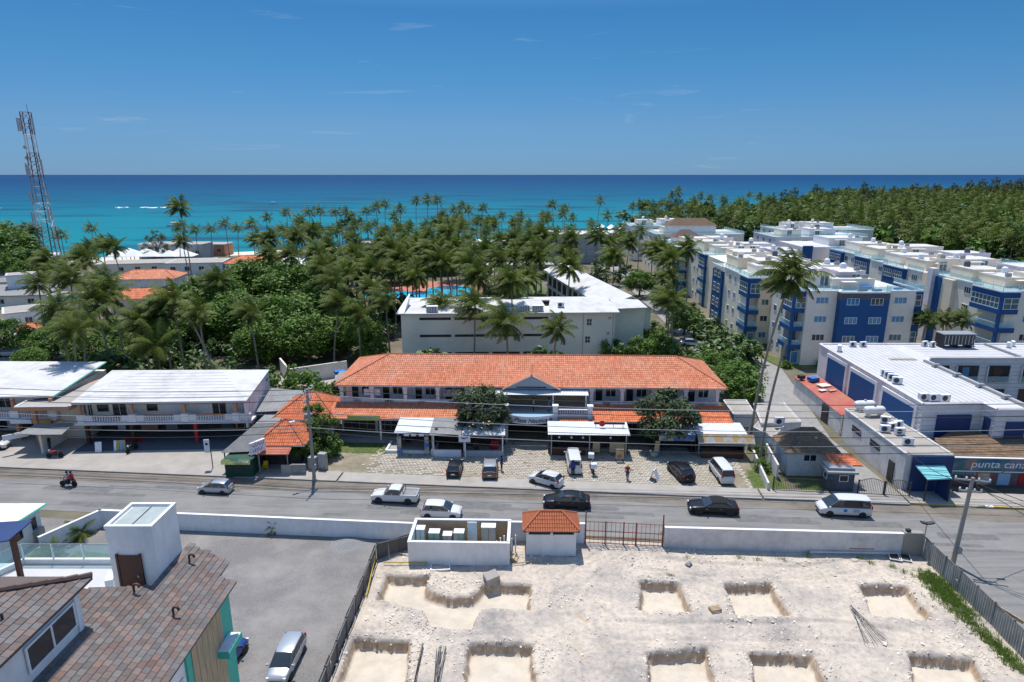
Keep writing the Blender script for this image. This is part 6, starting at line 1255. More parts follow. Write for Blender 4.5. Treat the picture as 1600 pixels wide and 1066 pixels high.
# ------------------------------------------------------------------ white boundary walls
def wallrun(t_, pts, h, th, m_, cap=None):
    for p, q in zip(pts, pts[1:]):
        p, q = Vector((p[0],p[1],0)), Vector((q[0],q[1],0)); L = (q-p).length; a_ = math.atan2(q.y-p.y, q.x-p.x)
        w_ = MB().box(-th/2, L+th/2, -th/2, th/2, -0.05, h).build('wall', m_, t_, p - t_.location, (0,0,a_))
        if cap: MB().box(-th/2-0.03, L+th/2+0.03, -th/2-0.03, th/2+0.03, h, h+0.06).build('coping', cap, w_)
wa = thing('lot_wall', 'long white wall around the gravel lot along the road', 'wall', (-37.3, 52.2, 0), 0); wallrun(wa, [(-39.6, 47.8), (-37.3, 52.2), (-8.75, 49.95)], 1.6, 0.2, 'white_paint', 'white_paint')
en = thing('utility_enclosure', 'roofless white walled enclosure holding metal cabinets', 'enclosure', (-4.3, 48.0, 0), -1.5)
for k, (x0, x1, y0, y1) in enumerate(((-4.15, 4.15, -1.85, -1.65), (-4.15, 4.15, 1.65, 1.85), (-4.15, -3.95, -1.65, 1.65), (3.95, 4.15, -1.65, 1.65))):
    w_ = MB().box(x0, x1, y0, y1, 0, 2.05).build('wall', 'white_paint', en); MB().box(x0-0.03, x1+0.03, y0-0.03, y1+0.03, 2.05, 2.12).build('coping', 'white_paint', w_)
MB().box(-3.95, 3.95, 1.60, 1.65, 0, 2.0).build('inner_lining', 'plywood', en); MB().box(-3.9, 3.9, -1.6, 1.55, 0, 0.05).build('floor', 'concrete', en)
for i, (x, y, w_, h_, m_, lab) in enumerate(((-3.5, 0.9, 0.7, 1.75, 'steel_white', 'tall pale cabinet in the left corner of the walled enclosure'), (-2.3, 0.6, 0.9, 1.6, 'steel_grey', 'wide grey cabinet, second from the left in the walled enclosure'), (-1.2, 0.7, 0.75, 1.3, 'steel_grey', 'short grey cabinet between two taller ones in the walled enclosure'), (-0.2, 0.6, 0.85, 1.6, 'steel_grey', 'grey cabinet beside the ribbed white panel in the walled enclosure'), (2.3, 0.9, 1.2, 1.95, 'steel_grey', 'largest grey cabinet in the walled enclosure'))):
    t_ = thing('metal_cabinet', lab, 'cabinet', (-4.3+x, 48.0+y, 0.05), -1.5, 'cabinets in the walled enclosure'); MB().box(-w_/2, w_/2, -0.35, 0.35, 0, h_).build('case', m_, t_); MB().box(-w_/2-0.02, w_/2+0.02, -0.37, 0.37, h_, h_+0.05).build('lid', 'steel_white', t_); MB().box(-0.015, 0.015, -0.365, -0.351, 0.1, h_-0.1).build('door_seam', 'steel_dark', t_)
t_ = thing('ribbed_panel', 'white ribbed ladder panel leaning inside the walled enclosure', 'panel', (-3.4, 48.9, 0.05), -1.5); MB().box(-0.4, 0.4, 0, 0.05, 0, 2.3).build('sheet', 'steel_white', t_)
for k in range(12): MB().box(-0.4, 0.4, -0.04, 0.0, 0.1+k*0.19, 0.18+k*0.19).build('rib', 'steel_white', t_)
for i, x in enumerate((-2.5, 0.6)):
    t_ = thing('green_box', ['flat green transformer box, the left one in the enclosure', 'flat green transformer box, the right one in the enclosure'][i], 'transformer', (-4.3+x, 47.2, 0.05), -1.5); MB().box(-0.85, 0.85, -0.5, 0.5, 0, 0.9).build('case', 'green_paint', t_); MB().box(-0.9, 0.9, -0.55, 0.55, 0.9, 0.97).build('lid', 'teal_paint', t_)
t_ = thing('pipe_stubs', 'row of white upright pipe stubs at the right of the enclosure', 'pipes', (-0.9, 47.9, 0.05), 0)
for k in range(6): MB().tube([(-0.4 + k*0.32, 0.1*(k % 2), 0), (-0.4 + k*0.32, 0.1*(k % 2), 1.1 + 0.25*((k*7) % 3))], 0.06, 8).build('pipe', 'white_paint', t_)
gw = thing('gate_wall', 'white wall stubs on either side of the tiled guard house', 'wall', (0.4, 49.7, 0), 0); wallrun(gw, [(0.0, 49.75), (1.2, 49.7)], 1.85, 0.2, 'white_paint', 'white_paint'); wallrun(gw, [(5.3, 49.5), (6.2, 49.45)], 1.85, 0.2, 'white_paint', 'white_paint')
gu = thing('guard_house', 'white guard house with small red tiled hip roof by the site gate', 'building', (1.2, 47.5, 0), -0.5)
MB().box(0, 4.15, 0, 2.4, 0, 2.0).build('wall', 'white_paint', gu); MB().box(0.1, 4.05, 0.1, 2.3, 2.0, 2.35).build('vent_band', 'shop_dark', gu)
for x in (0.0, 2.0, 3.95): MB().box(x, x+0.2, 0.02, 0.22, 2.0, 2.36).build('pier', 'white_paint', gu)
hip_roof(gu, -0.25, 4.4, -0.25, 2.65, 2.45, 3.45, 1.4, 1.4, 'ridge_tile', 0.2, 0.36, 'wood_dark', 0.1)
gt_ = bar_fence('site_gate', 'rust red barred double gate between two tall posts', 'gate', (6.35, 49.35), (12.9, 48.75), 2.2, 'rust', 0.36)
for z in (0.65, 1.25): MB().box(0, 6.55, -0.03, 0.03, z, z+0.06).build('mid_rail', 'rust', gt_)
for x in (0.0, 1.7, 3.25, 4.3, 6.55): MB().box(x-0.05, x+0.05, -0.05, 0.05, 0.05, 3.1 if x in (0.0, 6.55) else 2.25).build('stile', 'rust', gt_)
rw = thing('site_wall', 'stained grey white wall along the road right of the gate', 'wall', (13.1, 48.7, 0), 0); wallrun(rw, [(13.1, 48.7), (32.7, 47.75)], 1.95, 0.22, 'white_stained', 'white_paint')
MB().box(15.0, 17.0, -1.02, -0.98, 0.9, 0.97).build('slot', 'wood_dark', rw, (0, 0, 0), (0, 0, R(-2.2))); MB().lathe([(0.27, -0.02), (0.27, 0.02)], (18.8, -0.98, 0.55), 12, 0.5, 'y').build('hole_patch', 'wood_pale', rw)
cp = thing('corner_pier', 'brown rendered corner pier at the right end of the site wall', 'pier', (33.5, 47.7, 0), -3); MB().box(-0.75, 0.75, -0.25, 0.25, 0, 2.15).build('pier', 'pole_concrete', cp); MB().box(-0.6, -0.25, -0.12, 0.12, 2.15, 2.4).build('lamp_stub', 'steel_dark', cp)
# sheet fences: every sheet and post its own part
def sheet_fence(name, label, p, q, h, step, m_, pm, side=1, rails=True):
    p, q = Vector((p[0],p[1],0)), Vector((q[0],q[1],0)); L = (q-p).length; a_ = math.degrees(math.atan2(q.y-p.y, q.x-p.x)); t_ = thing(name, label, 'fence', p, a_); n = int(round(L/step)); st = L/n; rs = random.Random(int(L*10))
    def sheet(tt):
        b = MB(); k = 8
        for i in range(k):
            x0, x1 = st*i/k, st*(i+1)/k - (0.015 if i == k-1 else 0); y0, y1 = (0.0, 0.03) if i % 2 else (0.03, 0.0)
            b.face([(x0,y0,0),(x1,y1,0),(x1,y1,h),(x0,y0,h)], tt); b.face([(x1,y1+0.008,0),(x0,y0+0.008,0),(x0,y0+0.008,h),(x1,y1+0.008,h)], tt); b.face([(x0,y0,h),(x1,y1,h),(x1,y1+0.008,h),(x0,y0+0.008,h)], tt)
        return b.mesh('fence_sheet')
    for i in range(n): link('fence_sheet', shared((name, label, i % 4), lambda: sheet(rs.uniform(0.1, 0.95))), m_, t_, (st*i, 0, rs.uniform(-0.06, 0.02)), (rs.uniform(-0.03, 0.03), 0, 0))
    for i in range(n+1):
        if i % 2 == 0: MB().box(st*i-0.045, st*i+0.045, side*0.06-0.045, side*0.06+0.045, 0, h+0.08).build('fence_post', pm, t_)
    MB().box(0, L, side*0.07-0.03, side*0.07+0.03, h-0.12, h-0.04).build('top_rail', pm, t_)
    return t_
sheet_fence('sheet_fence', 'dark sheet fence between gravel lot and building site', (-11.75, 26.5), (-11.25, 47.0), 1.5, 1.15, 'fence_dark', 'zinc_dark', -1)
sheet_fence('sheet_fence', 'short dark sheet fence closing the gap to the white enclosure', (-11.2, 47.1), (-8.55, 48.4), 1.5, 1.0, 'fence_dark', 'zinc_dark', -1)
sheet_fence('sheet_fence', 'grey corrugated sheet fence along the side road', (34.33, 48.21), (33.57, 30.46), 1.9, 0.95, 'fence_grey', 'zinc_dark', 1)
t_ = thing('timber_pole', 'bamboo coloured timber pole lying along the dark fence', 'timber', (-11.0, 42.0, 0.15), 91); MB().tube([(0,0,0.05),(4.2,0.1,0.7)], 0.05, 6).build('pole', 'mustard', t_)
t_ = thing('timber_plank', 'brown plank leaning on the grey corrugated fence', 'timber', (34.05, 42.93, 0.2), -72); MB().box(0, 5.0, -0.04, 0.04, 0.5, 0.75).build('plank', 'wood_plank', t_)
# debris on the site
t_ = thing('concrete_block', 'tilted square concrete block at the enclosure corner', 'block', (-1.61, 44.06, 0.3), 25); o_ = MB().cbox((0,0,0.0), (1.1,0.9,0.7), 0, 0.5, R(10), R(-8)).build('block', 'concrete', t_); bevel(o_, 0.05, 1)
t_ = thing('door_frame', 'small white frame lying flat by the enclosure wall', 'frame', (-5.83, 45.75, 0.12), 5)
for q in ((-0.8, 0.8, -0.5, -0.4), (-0.8, 0.8, 0.4, 0.5), (-0.8, -0.7, -0.4, 0.4), (0.7, 0.8, -0.4, 0.4)): MB().box(*q, 0, 0.08).build('bar', 'white_paint', t_)
for i, (px_, py_, ang, L, m_, lab) in enumerate(((-10.52, 46.28, -3, 3.6, 'mustard', 'long yellow timber batten across the first pit corner'), (-9.42, 47.56, -14, 4.6, 'white_paint', 'thin white pipe lying at the foot of the enclosure wall'), (25.12, 47.75, -2.5, 7.5, 'white_paint', 'long white pipe lying along the foot of the stained wall'), (0.0, 46.02, 12, 2.0, 'wood_plank', 'short timber offcut right of the enclosure'))):
    t_ = thing('batten', lab, 'timber', (px_, py_, 0.2), ang); MB().tube([(0,0,0),(L,0.06,0.05)], 0.045, 5).build('bar', m_, t_)
t_ = thing('rebar_bundle', 'fan of thin steel bars lying on the pale ground between two right pits', 'rebar', (24.94, 40.75, 0.2), 0)
r_ = random.Random(2)
ends = [(24.02, 36.91), (24.27, 36.97), (24.7, 37.03), (24.92, 37.03), (25.28, 37.21), (25.49, 37.28), (25.78, 37.4), (25.62, 37.28)]
for ex, ey in ends: MB().tube([(r_.uniform(-.1,.1), r_.uniform(-.05,.05), 0.05), (ex - t_.location.x, ey - t_.location.y, 0.0)], 0.018, 4).build('bar', 'steel_dark', t_)
for i, (px_, py_, n_b, lab) in enumerate(((689, 1018, 9, 'tied cage of dark reinforcing bars at the bottom of the site'), (660, 1010, 4, 'narrow bundle of reinforcing bars left of the tied cage'))):
    X0, Y0 = ((-4.74, 36.48), (-6.08, 36.85))[i]
    t_ = thing('rebar_cage', lab, 'rebar', (X0, Y0, 0.1), 0)
    for k in range(n_b): MB().tube([(r_.uniform(-.35,.35)*(1 if i == 0 else 0.3), 0, r_.uniform(0.02,.3)), (r_.uniform(-.35,.25)*(1 if i == 0 else 0.3), -4.2, r_.uniform(0.02,.25))], 0.017, 4).build('bar', 'steel_dark', t_)
for i, (x, y, m_, lab) in enumerate(((31.98, 47.19, 'shop_dark', 'white framed hatch lying in the wall corner, left one'), (32.72, 47.1, 'shop_dark', 'white framed hatch lying in the wall corner, right one'))):
    t_ = thing('hatch_frame', lab, 'frame', (x, y, 0.1), -20); MB().box(-0.4, 0.4, -0.5, 0.5, 0, 0.04).build('panel', m_, t_)
    for q in ((-0.45, 0.45, -0.56, -0.5), (-0.45, 0.45, 0.5, 0.56), (-0.46, -0.4, -0.5, 0.5), (0.4, 0.46, -0.5, 0.5)): MB().box(*q, 0, 0.07).build('bar', 'white_paint', t_)
t_ = thing('rubble_stone', 'single large grey stone near the middle of the site', 'stone', (14.42, 46.11, 0.1), 0); b = MB(); r_ = random.Random(77); stone(b, 0, 0, 0.05, 0.42, 0.3); b.build('stone', 'concrete_grey', t_)
t_ = thing('crate', 'small slatted wooden crate between the two upper middle pits', 'crate', (14.87, 40.4, 0.05), 15)
for k in range(4): MB().box(-0.4, 0.4, -0.25+k*0.14, -0.16+k*0.14, 0.25, 0.29).build('slat', 'wood_pale', t_)
MB().box(-0.4, -0.34, -0.25, 0.27, 0, 0.25).build('end', 'wood_pale', t_); MB().box(0.34, 0.4, -0.25, 0.27, 0, 0.25).build('end', 'wood_pale', t_)
t_ = thing('stair_stringer', 'small timber steps leaning between enclosure and guard house', 'steps', (0.45, 46.8, 0.05), 80)
for k in range(5): MB().box(-0.3, 0.3, k*0.22, k*0.22+0.2, 0.1+k*0.18, 0.14+k*0.18).build('tread', 'wood_plank', t_)
for x in (-0.33, 0.29): MB().cbox((x, 0.5, 0.45), (0.05, 1.4, 0.12), 0, 0.5, R(39)).build('stringer', 'wood_plank', t_)

# ================================================================== POLES AND CABLES
def pole(name, label, loc, h, arm_ang, lamp_dir, lean=(0,0)):
    t_ = thing(name, label, 'utility pole', loc, 0); top = Vector((lean[0], lean[1], h))
    o_ = MB(); o_.tube([(0,0,-0.2), top*0.5, top], [0.20, 0.165, 0.13], 10); o_ = o_.build('shaft', 'pole_concrete', t_); smooth(o_, 50)
    a_ = Vector((math.cos(R(arm_ang)), math.sin(R(arm_ang)), 0))
    for dz, Lh in ((-0.25, 1.25), (-1.2, 0.8)):
        b = MB(); b.cbox(top + Vector((0,0,dz)), (2*Lh, 0.1, 0.12), R(arm_ang)); cr = b.build('crossarm', 'steel_grey', t_)
        for s_ in (-0.95, -0.35, 0.35, 0.95): p = top + a_*Lh*s_ + Vector((0,0,dz+0.06)); MB().lathe([(0.03,0),(0.08,0.06),(0.05,0.11),(0.08,0.16),(0.03,0.24)], p, 8).build('insulator', 'sign_white', cr)
    ld = Vector((math.cos(R(lamp_dir)), math.sin(R(lamp_dir)), 0)); zl = 0.66
    p0 = top*zl; b = MB(); b.tube([p0, p0 + ld*0.9 + Vector((0,0,0.18)), p0 + ld*1.5 + Vector((0,0,0.22))], 0.035, 6); la = b.build('lamp_arm', 'steel_grey', t_)
    b = MB(); b.cbox(p0 + ld*1.75 + Vector((0,0,0.2)), (0.62, 0.24, 0.14), R(lamp_dir)); o_ = b.build('lamp_head', 'steel_white', la); bevel(o_, 0.04, 1)
    MB().cbox((0.2, -0.2, 1.4), (0.3, 0.25, 0.5)).build('meter_box', 'steel_grey', t_)
    return t_
PL_ = (-20.88, 61.76, 0); PR_ = (36.19, 46.28, 0)
pole('utility_pole', 'concrete utility pole with street lamp in front of the snack bar', PL_, 9.9, 80, 215)
pole('utility_pole', 'leaning concrete utility pole behind the grey corrugated fence', PR_, 7.7, 165, -5, (0.45, 0.2))
b = MB(); b.tube([(PL_[0], PL_[1], 0), (PL_[0]+1.9, PL_[1]+0.6, 0)], 0.01, 4)
t_ = thing('floodlight_post', 'small twin floodlight on a thin post at the fence corner', 'lamp', (34.3, 47.4, 0), 0); MB().tube([(0,0,0),(0,0,3.1)], 0.05, 6).build('post', 'steel_grey', t_); MB().cbox((-0.25,0,3.15), (0.5,0.35,0.12), 0, 0.5, 0, 0.25).build('lamp_head', 'steel_dark', t_); MB().cbox((0.3,0,3.15), (0.5,0.35,0.12), 0, 0.5, 0, -0.2).build('lamp_head', 'steel_dark', t_)
def cable(p, q, sag, m_, label, rad=0.034, group='overhead street cables'):
    p, q = Vector(p), Vector(q); b = MB(); n = 14; b.tube([(p.lerp(q, k/n) - Vector((0,0,4*sag*(k/n)*(1-k/n)))) - p for k in range(n+1)], rad, 4, cap=False); o_ = b.build('overhead_cable', m_, None, p); tag(o_, label, 'cable', group)
E2 = (62.0, 57.5); W2_ = (-78.0, 67.0)
lev = [(9.7, 0.5, 1.0, 'cable', 'high'), (9.65, -0.9, 1.1, 'cable_pale', 'high'), (8.6, 0.3, 1.2, 'cable', 'mid'), (7.4, -0.1, 1.3, 'cable_pale', 'mid'), (6.5, 0.1, 1.1, 'cable', 'low'), (6.1, -0.15, 1.5, 'cable', 'low'), (5.7, 0.0, 1.2, 'cable_pale', 'low'), (5.2, 0.15, 1.6, 'cable', 'low')]
for z, dy, sag, m_, lv in lev:
    cable((PL_[0], PL_[1]+dy, z), (E2[0], E2[1]+dy, z+0.3), sag, m_, '%s dark cable spanning the street front of the plaza' % {9.7:'topmost',8.6:'upper',6.5:'middle',6.1:'lower',5.2:'lowest'}[z] if m_ == 'cable' else '%s pale cable spanning the street front of the plaza' % {'high':'topmost','mid':'middle','low':'lower'}[lv], group='cables in front of the plaza')
    cable((W2_[0], W2_[1]+dy, z), (PL_[0], PL_[1]+dy, z), sag, m_, '%s cable running in front of the balcony shop' % (('topmost dark','topmost pale','second dark','second pale','third dark','third, lower dark','lowest pale','lowest dark')[lev.index((z,dy,sag,m_,lv))]), group='cables in front of the shops')
PT = Vector(PR_) + Vector((0.45, 0.2, 7.5))
for i, (q, sag, lab) in enumerate((((62, 57.5, 9.0), 0.6, 'cable from the leaning pole across the side road to the far pavement'), ((58, 20, 8.0), 1.0, 'cable from the leaning pole running over the side road toward the viewer'), ((46, 30, 3.0), 0.2, 'stay cable slanting down from the leaning pole'), ((39.6, 59.2, 4.2), 0.5, 'service cable from the leaning pole to the annex roof'), ((60, 24, 7.2), 1.2, 'lower cable from the leaning pole over the side road'))):
    cable(PT - Vector((0,0,0.15*i)), q, sag, 'cable', lab, 0.03, 'cables on the leaning pole')

# ================================================================== VEHICLES
def loft(rows, closed=True):
    b = MB(); n = len(rows[0])
    for r_ in rows: b.v.extend([tuple(p) for p in r_])
    for i in range(len(rows)-1):
        for j in range(n-1): a_ = i*n+j; b.f.append((a_, a_+n, a_+n+1, a_+1)); b.t.append(0.5)
    b.f.append(tuple(range(n))); b.f.append(tuple((len(rows)-1)*n + n-1-k for k in range(n))); b.t += [0.5, 0.5]
    return b
CARS = {   # L, W, H, hood z, belt z, tail z, glass base rear/front x (fraction of L), roof rear/front x
 'hatch':  (3.95, 1.70, 1.50, 0.86, 0.95, 0.98, -0.465, 0.29, -0.36, 0.05, 0.275),
 'suv':    (4.40, 1.84, 1.66, 1.00, 1.06, 1.10, -0.47, 0.27, -0.37, 0.07, 0.33),
 'sedan':  (4.75, 1.82, 1.46, 0.84, 0.92, 0.98, -0.43, 0.27, -0.25, 0.06, 0.31),
 'coupe':  (4.80, 1.88, 1.38, 0.84, 0.90, 0.94, -0.38, 0.21, -0.23, 0.04, 0.33),
 'van':    (5.20, 1.92, 1.98, 1.02, 1.12, 1.15, -0.485, 0.37, -0.45, 0.15, 0.33),
 'minibus':(4.70, 1.72, 1.98, 1.02, 1.12, 1.15, -0.485, 0.40, -0.46, 0.27, 0.30),
 'mpv':    (4.35, 1.72, 1.62, 0.90, 1.00, 1.02, -0.47, 0.31, -0.41, 0.08, 0.29),
 'pickup': (5.15, 1.82, 1.72, 1.02, 1.10, 1.10, -0.155, 0.225, -0.13, 0.09, 0.36),
}
def car(kind, label, loc, heading, paint, group='vehicles', glass='car_glass', roof=None, spare=False, panelvan=False, sc=0.9):
    L, W, H, hz_, bz, tz, gr, gf, rr_, rf_, wr = CARS[kind]
    t_ = thing('car' if kind not in ('van','minibus','pickup') else ('pickup_truck' if kind == 'pickup' else 'van'), label, {'pickup':'pickup','van':'van','minibus':'van'}.get(kind, 'car'), loc, heading, group); t_.scale = (sc, sc, sc)
    hw = W/2; zl = wr*0.62
    st = [(-0.5, .84, zl+.14, tz*0.72), (-0.49, .93, zl+.02, tz*0.92), (-0.455, .985, zl, tz), (gr+0.02, 1.0, zl, bz if kind != 'sedan' and kind != 'coupe' else tz), (gr+0.1, 1.0, zl, bz), (0.0, 1.0, zl, bz), (gf-0.06, 1.0, zl, bz), (gf+0.01, .995, zl, bz*0.985), (0.36, .975, zl, hz_), (0.44, .93, zl, hz_*0.93), (0.485, .84, zl+.02, hz_*0.80), (0.5, .70, zl+.12, hz_*0.62)]
    st = sorted(set(st), key=lambda s_: s_[0]); rows = []
    for (fx, fw, z0, z1) in st:
        x = fx*L; w_ = hw*fw; zm = z0 + (z1-z0)*0.55
        rows.append([(x, -w_*0.80, z0), (x, -w_*0.97, z0+0.10), (x, -w_, zm), (x, -w_*0.985, z1-0.10), (x, -w_*0.91, z1-0.012), (x, -w_*0.45, z1+0.025), (x, w_*0.45, z1+0.025), (x, w_*0.91, z1-0.012), (x, w_*0.985, z1-0.10), (x, w_, zm), (x, w_*0.97, z0+0.10), (x, w_*0.80, z0)])
    o_ = loft(rows).build('body', paint, t_); smooth(o_, 60); body = o_; sm_ = o_.modifiers.new('round', 'SUBSURF'); sm_.levels = 1; sm_.render_levels = 1
    MB().box(-L*0.46, L*0.46, -hw*0.86, hw*0.86, zl-0.06, zl+0.12).build('underbody', 'black_plastic', t_)
    # greenhouse
    wb, wt = hw*0.905, hw*0.76; zb = bz-0.03
    zt = H - 0.085; xm, xh = (rr_+rf_)/2, (rf_-rr_)/2
    def roofz(f):
        if f <= rr_: return zb + (zt-zb)*(f-gr)/(rr_-gr)
        if f >= rf_: return zb + (zt-zb)*(gf-f)/(gf-rf_)
        return zt + 0.05*(1 - ((f-xm)/xh)**2)
    fs = [gr, gr+(rr_-gr)*0.55, rr_, rr_+xh*0.5, xm, xm+xh*0.5, rf_, rf_+(gf-rf_)*0.45, gf]; rows = []
    for f in fs:
        z = max(zb+0.004, roofz(f)); q = (z-zb)/(zt-zb); w_ = wb + (wt-wb)*min(1, q); wmid = wb + (wt-wb)*q*0.38
        rows.append([(f*L, -wb, zb-0.02), (f*L, -wmid, zb+(z-zb)*0.5), (f*L, -w_, z), (f*L, 0, z+0.02), (f*L, w_, z), (f*L, wmid, zb+(z-zb)*0.5), (f*L, wb, zb-0.02)])
    gl = loft(rows).build('windows', glass if not panelvan else paint, t_); smooth(gl, 35)
    rows = []
    for k_ in range(7):
        f = rr_ - 0.012 + (rf_-rr_+0.024)*k_/6; z = roofz(min(max(f, rr_), rf_)); w_ = wt + 0.014; e_ = 0.0 if 0 < k_ < 6 else 0.03
        rows.append([(f*L, -w_-0.012, z-0.07-e_), (f*L, -w_, z-0.005-e_), (f*L, -w_*0.82, z+0.032-e_), (f*L, 0, z+0.05-e_), (f*L, w_*0.82, z+0.032-e_), (f*L, w_, z-0.005-e_), (f*L, w_+0.012, z-0.07-e_)])
    o_ = loft(rows).build('roof', roof or paint, t_); smooth(o_, 50)
    # pillars
    def pillar(fb, ft, side, wd=0.07, name='pillar', mm=paint):
        b = MB(); yb, yt = side*(wb+0.008), side*(wt+0.008); pts = [(fb*L-wd/2, yb, zb), (fb*L+wd/2, yb, zb), (ft*L+wd/2, yt, zt), (ft*L-wd/2, yt, zt)]
        if side > 0: pts = pts[::-1]
        b.face(pts); b.face([(p[0], p[1]-side*0.02, p[2]) for p in pts[::-1]]); return b.build(name, mm, t_)
    for s_ in (-1, 1):
        pillar(gf-0.008, rf_-0.008, s_, 0.075); pillar(gr+0.014, rr_+0.014, s_, 0.13 if kind != 'pickup' else 0.08)
        for f in ((0.52,) if kind in ('sedan','coupe','pickup') else (0.34, 0.66)): pillar(gr+(gf-gr)*f, rr_+(rf_-rr_)*f, s_, 0.06, mm=paint if kind not in ('van',) else 'car_glass')
    # wheels
    wx = (-0.31*L, 0.315*L)
    for x in wx:
        for s_ in (-1, 1):
            def tyre_(): b_ = MB(); b_.lathe([(wr*0.6, -0.10), (wr*0.95, -0.10), (wr, -0.06), (wr, 0.06), (wr*0.95, 0.10), (wr*0.6, 0.10)], (0,0,0), 18, 0.5, 'y'); return b_.mesh('tyre')
            w_ = link('wheel', shared(('tyre', wr), tyre_), 'tyre', t_, (x, s_*(hw-0.10), wr))
            def rim_(): b_ = MB(); b_.lathe([(0.03, 0.09), (wr*0.3, 0.075), (wr*0.58, 0.095), (wr*0.62, 0.085)] if s_ > 0 else [(wr*0.62, -0.085), (wr*0.58, -0.095), (wr*0.3, -0.075), (0.03, -0.09)], (0,0,0), 16, 0.5, 'y'); return b_.mesh('rim')
            link('rim', shared(('rim', wr, s_), rim_), 'rim', w_)
            b = MB(); b.lathe([(wr*1.16, -0.012), (wr*1.16, 0.012)], (x, s_*(hw*0.992), wr*1.02), 18, 0.5, 'y'); b.build('wheel_arch', 'black_plastic', t_)
    # lights, plates, bumper, mirrors
    for s_ in (-1, 1):
        MB().cbox((L*0.468, s_*hw*0.66, hz_*0.74), (0.16, hw*0.36, 0.15), s_*R(-24)).build('headlight', 'headlight', t_)
        if kind in ('van','minibus','mpv','hatch'): MB().cbox((-L*0.483, s_*hw*0.84, tz*1.0), (0.12, 0.14, 0.42)).build('taillight', 'taillight', t_)
        else: MB().cbox((-L*0.478, s_*hw*0.70, tz*0.86), (0.13, hw*0.42, 0.15)).build('taillight', 'taillight', t_)
        MB().cbox((gf*L-0.18, s_*(hw+0.09), bz+0.06), (0.12, 0.2, 0.14)).build('mirror', paint, t_)
        for f in (0.16, -0.12): MB().cbox((f*L, s_*(hw*1.0), bz-0.2), (0.16, 0.03, 0.03)).build('door_handle', 'steel_grey' if paint == 'car_black' else paint, t_)
    MB().cbox((L*0.497, 0, hz_*0.50), (0.05, hw*1.1, 0.16)).build('grille', 'black_plastic', t_); MB().cbox((-L*0.500, 0, tz*0.62), (0.03, 0.46, 0.15)).build('number_plate', 'plate', t_)
    MB().cbox((-L*0.492, 0, zl+0.12), (0.09, W*0.80, 0.16)).build('rear_bumper', 'black_plastic' if kind in ('suv','pickup','van') else paint, t_)
    if spare: b = MB(); b.lathe([(0.05, -0.12), (0.34, -0.10), (0.36, 0), (0.34, 0.08)], (-L*0.5-0.06, 0, 1.0), 18, 0.5, 'x'); b.build('spare_wheel', 'tyre', t_)
    if panelvan or kind in ('van','minibus'):
        zc = bz+0.32; b = MB(); xr = (gr*0.5+rr_*0.5)*L - 0.02; b.face([(xr-0.03, -hw*0.62, bz+0.02), (xr+0.03, -hw*0.58, H-0.28), (xr+0.03, hw*0.58, H-0.28), (xr-0.03, hw*0.62, bz+0.02)][::-1]); b.build('rear_window', 'car_glass', t_)
    if kind == 'pickup':
        for s_ in (-1, 1): MB().box(-L*0.485, gr*L, s_*hw*0.93-0.05, s_*hw*0.93+0.05, bz-0.4, bz+0.03).build('bed_side', paint, t_)
        MB().box(-L*0.49, -L*0.475, -hw*0.9, hw*0.9, bz-0.4, bz+0.02).build('tailgate', paint, t_); MB().box(-L*0.47, gr*L-0.05, -hw*0.86, hw*0.86, bz+0.026, bz+0.034).build('bed_floor', 'zinc_grey', t_); b = MB(); b.tube([(gr*L-0.25, -hw*0.7, bz), (gr*L-0.2, -hw*0.66, H-0.05), (gr*L-0.2, hw*0.66, H-0.05), (gr*L-0.25, hw*0.7, bz)], 0.035, 6); b.build('roll_bar', 'steel_dark', t_)
    return t_
rd = 175.0
def G(p): return (p[0], p[1], 0.006)
car('hatch', 'silver hatchback driving left along the road', G((-29.9, 58.8, 0)), rd, 'car_silver', sc=0.84)
car('pickup', 'white double cab pickup truck driving left on the road', G((-11.45, 56.96, 0)), rd, 'car_white')
car('suv', 'white compact SUV facing right behind the walled enclosure', G((-6.61, 54.03, 0)), rd-180, 'car_white', sc=0.86)
car('sedan', 'black sedan on the road behind the tiled guard house', G((5.27, 55.95, 0)), rd, 'car_black', sc=0.96)
car('coupe', 'low black car with soft dark roof, right of the black sedan on the road', G((19.06, 54.86, 0)), rd, 'car_black', roof='black_cloth', sc=0.96)
vn = car('van', 'white passenger van with dark side windows on the road at the right', G((31.24, 54.5, 0)), rd, 'car_white')
MB().cbox((0.15, 0.985, 0.82), (0.32, 0.02, 0.26)).build('door_logo', 'tarp_blue', vn); MB().cbox((-0.95, 0.985, 0.80), (0.62, 0.02, 0.30)).build('door_logo', 'cloth_sky', vn)
car('hatch', 'white hatchback turning in from the road to the plaza', (3.51, 60.32, 0.12), 149, 'car_white')
car('hatch', 'black hatchback parked nose in, leftmost at the plaza', (-6.13, 63.11, 0.05), 88, 'car_black')
car('suv', 'brown SUV with pale roof panel parked nose in at the plaza', (-2.34, 62.96, 0.05), 90, 'car_brown', roof='car_silver')
car('minibus', 'white panel van with open tail parked facing the long white awning', (6.73, 64.36, 0.05), 90, 'car_white', panelvan=True)
car('suv', 'black off road SUV with rear spare wheel under the almond tree', (17.89, 62.21, 0.05), 101, 'car_black', spare=True)
car('minibus', 'white van parked at the right end of the plaza yard', (22.12, 62.06, 0.05), 92, 'car_white', sc=0.88)
car('mpv', 'silver people carrier parked on the gravel lot facing the viewer', (-14.66, 35.09, 0.0), 268, 'car_silver', sc=0.86)
car('sedan', 'dark blue car half hidden behind the teal house corner', (-18.87, 34.98, 0.0), 80, 'car_blue')
car('sedan', 'white car parked beside the apartment lawn', (41.98, 132.77, 0.03), 250, 'car_white')
car('sedan', 'grey car half hidden by bushes on the apartment lane', (33.59, 115.89, 0.03), 350, 'car_silver')
car('van', 'white people carrier parked among trees at the far left', (-88.51, 108.89, 0.0), 190, 'car_white')
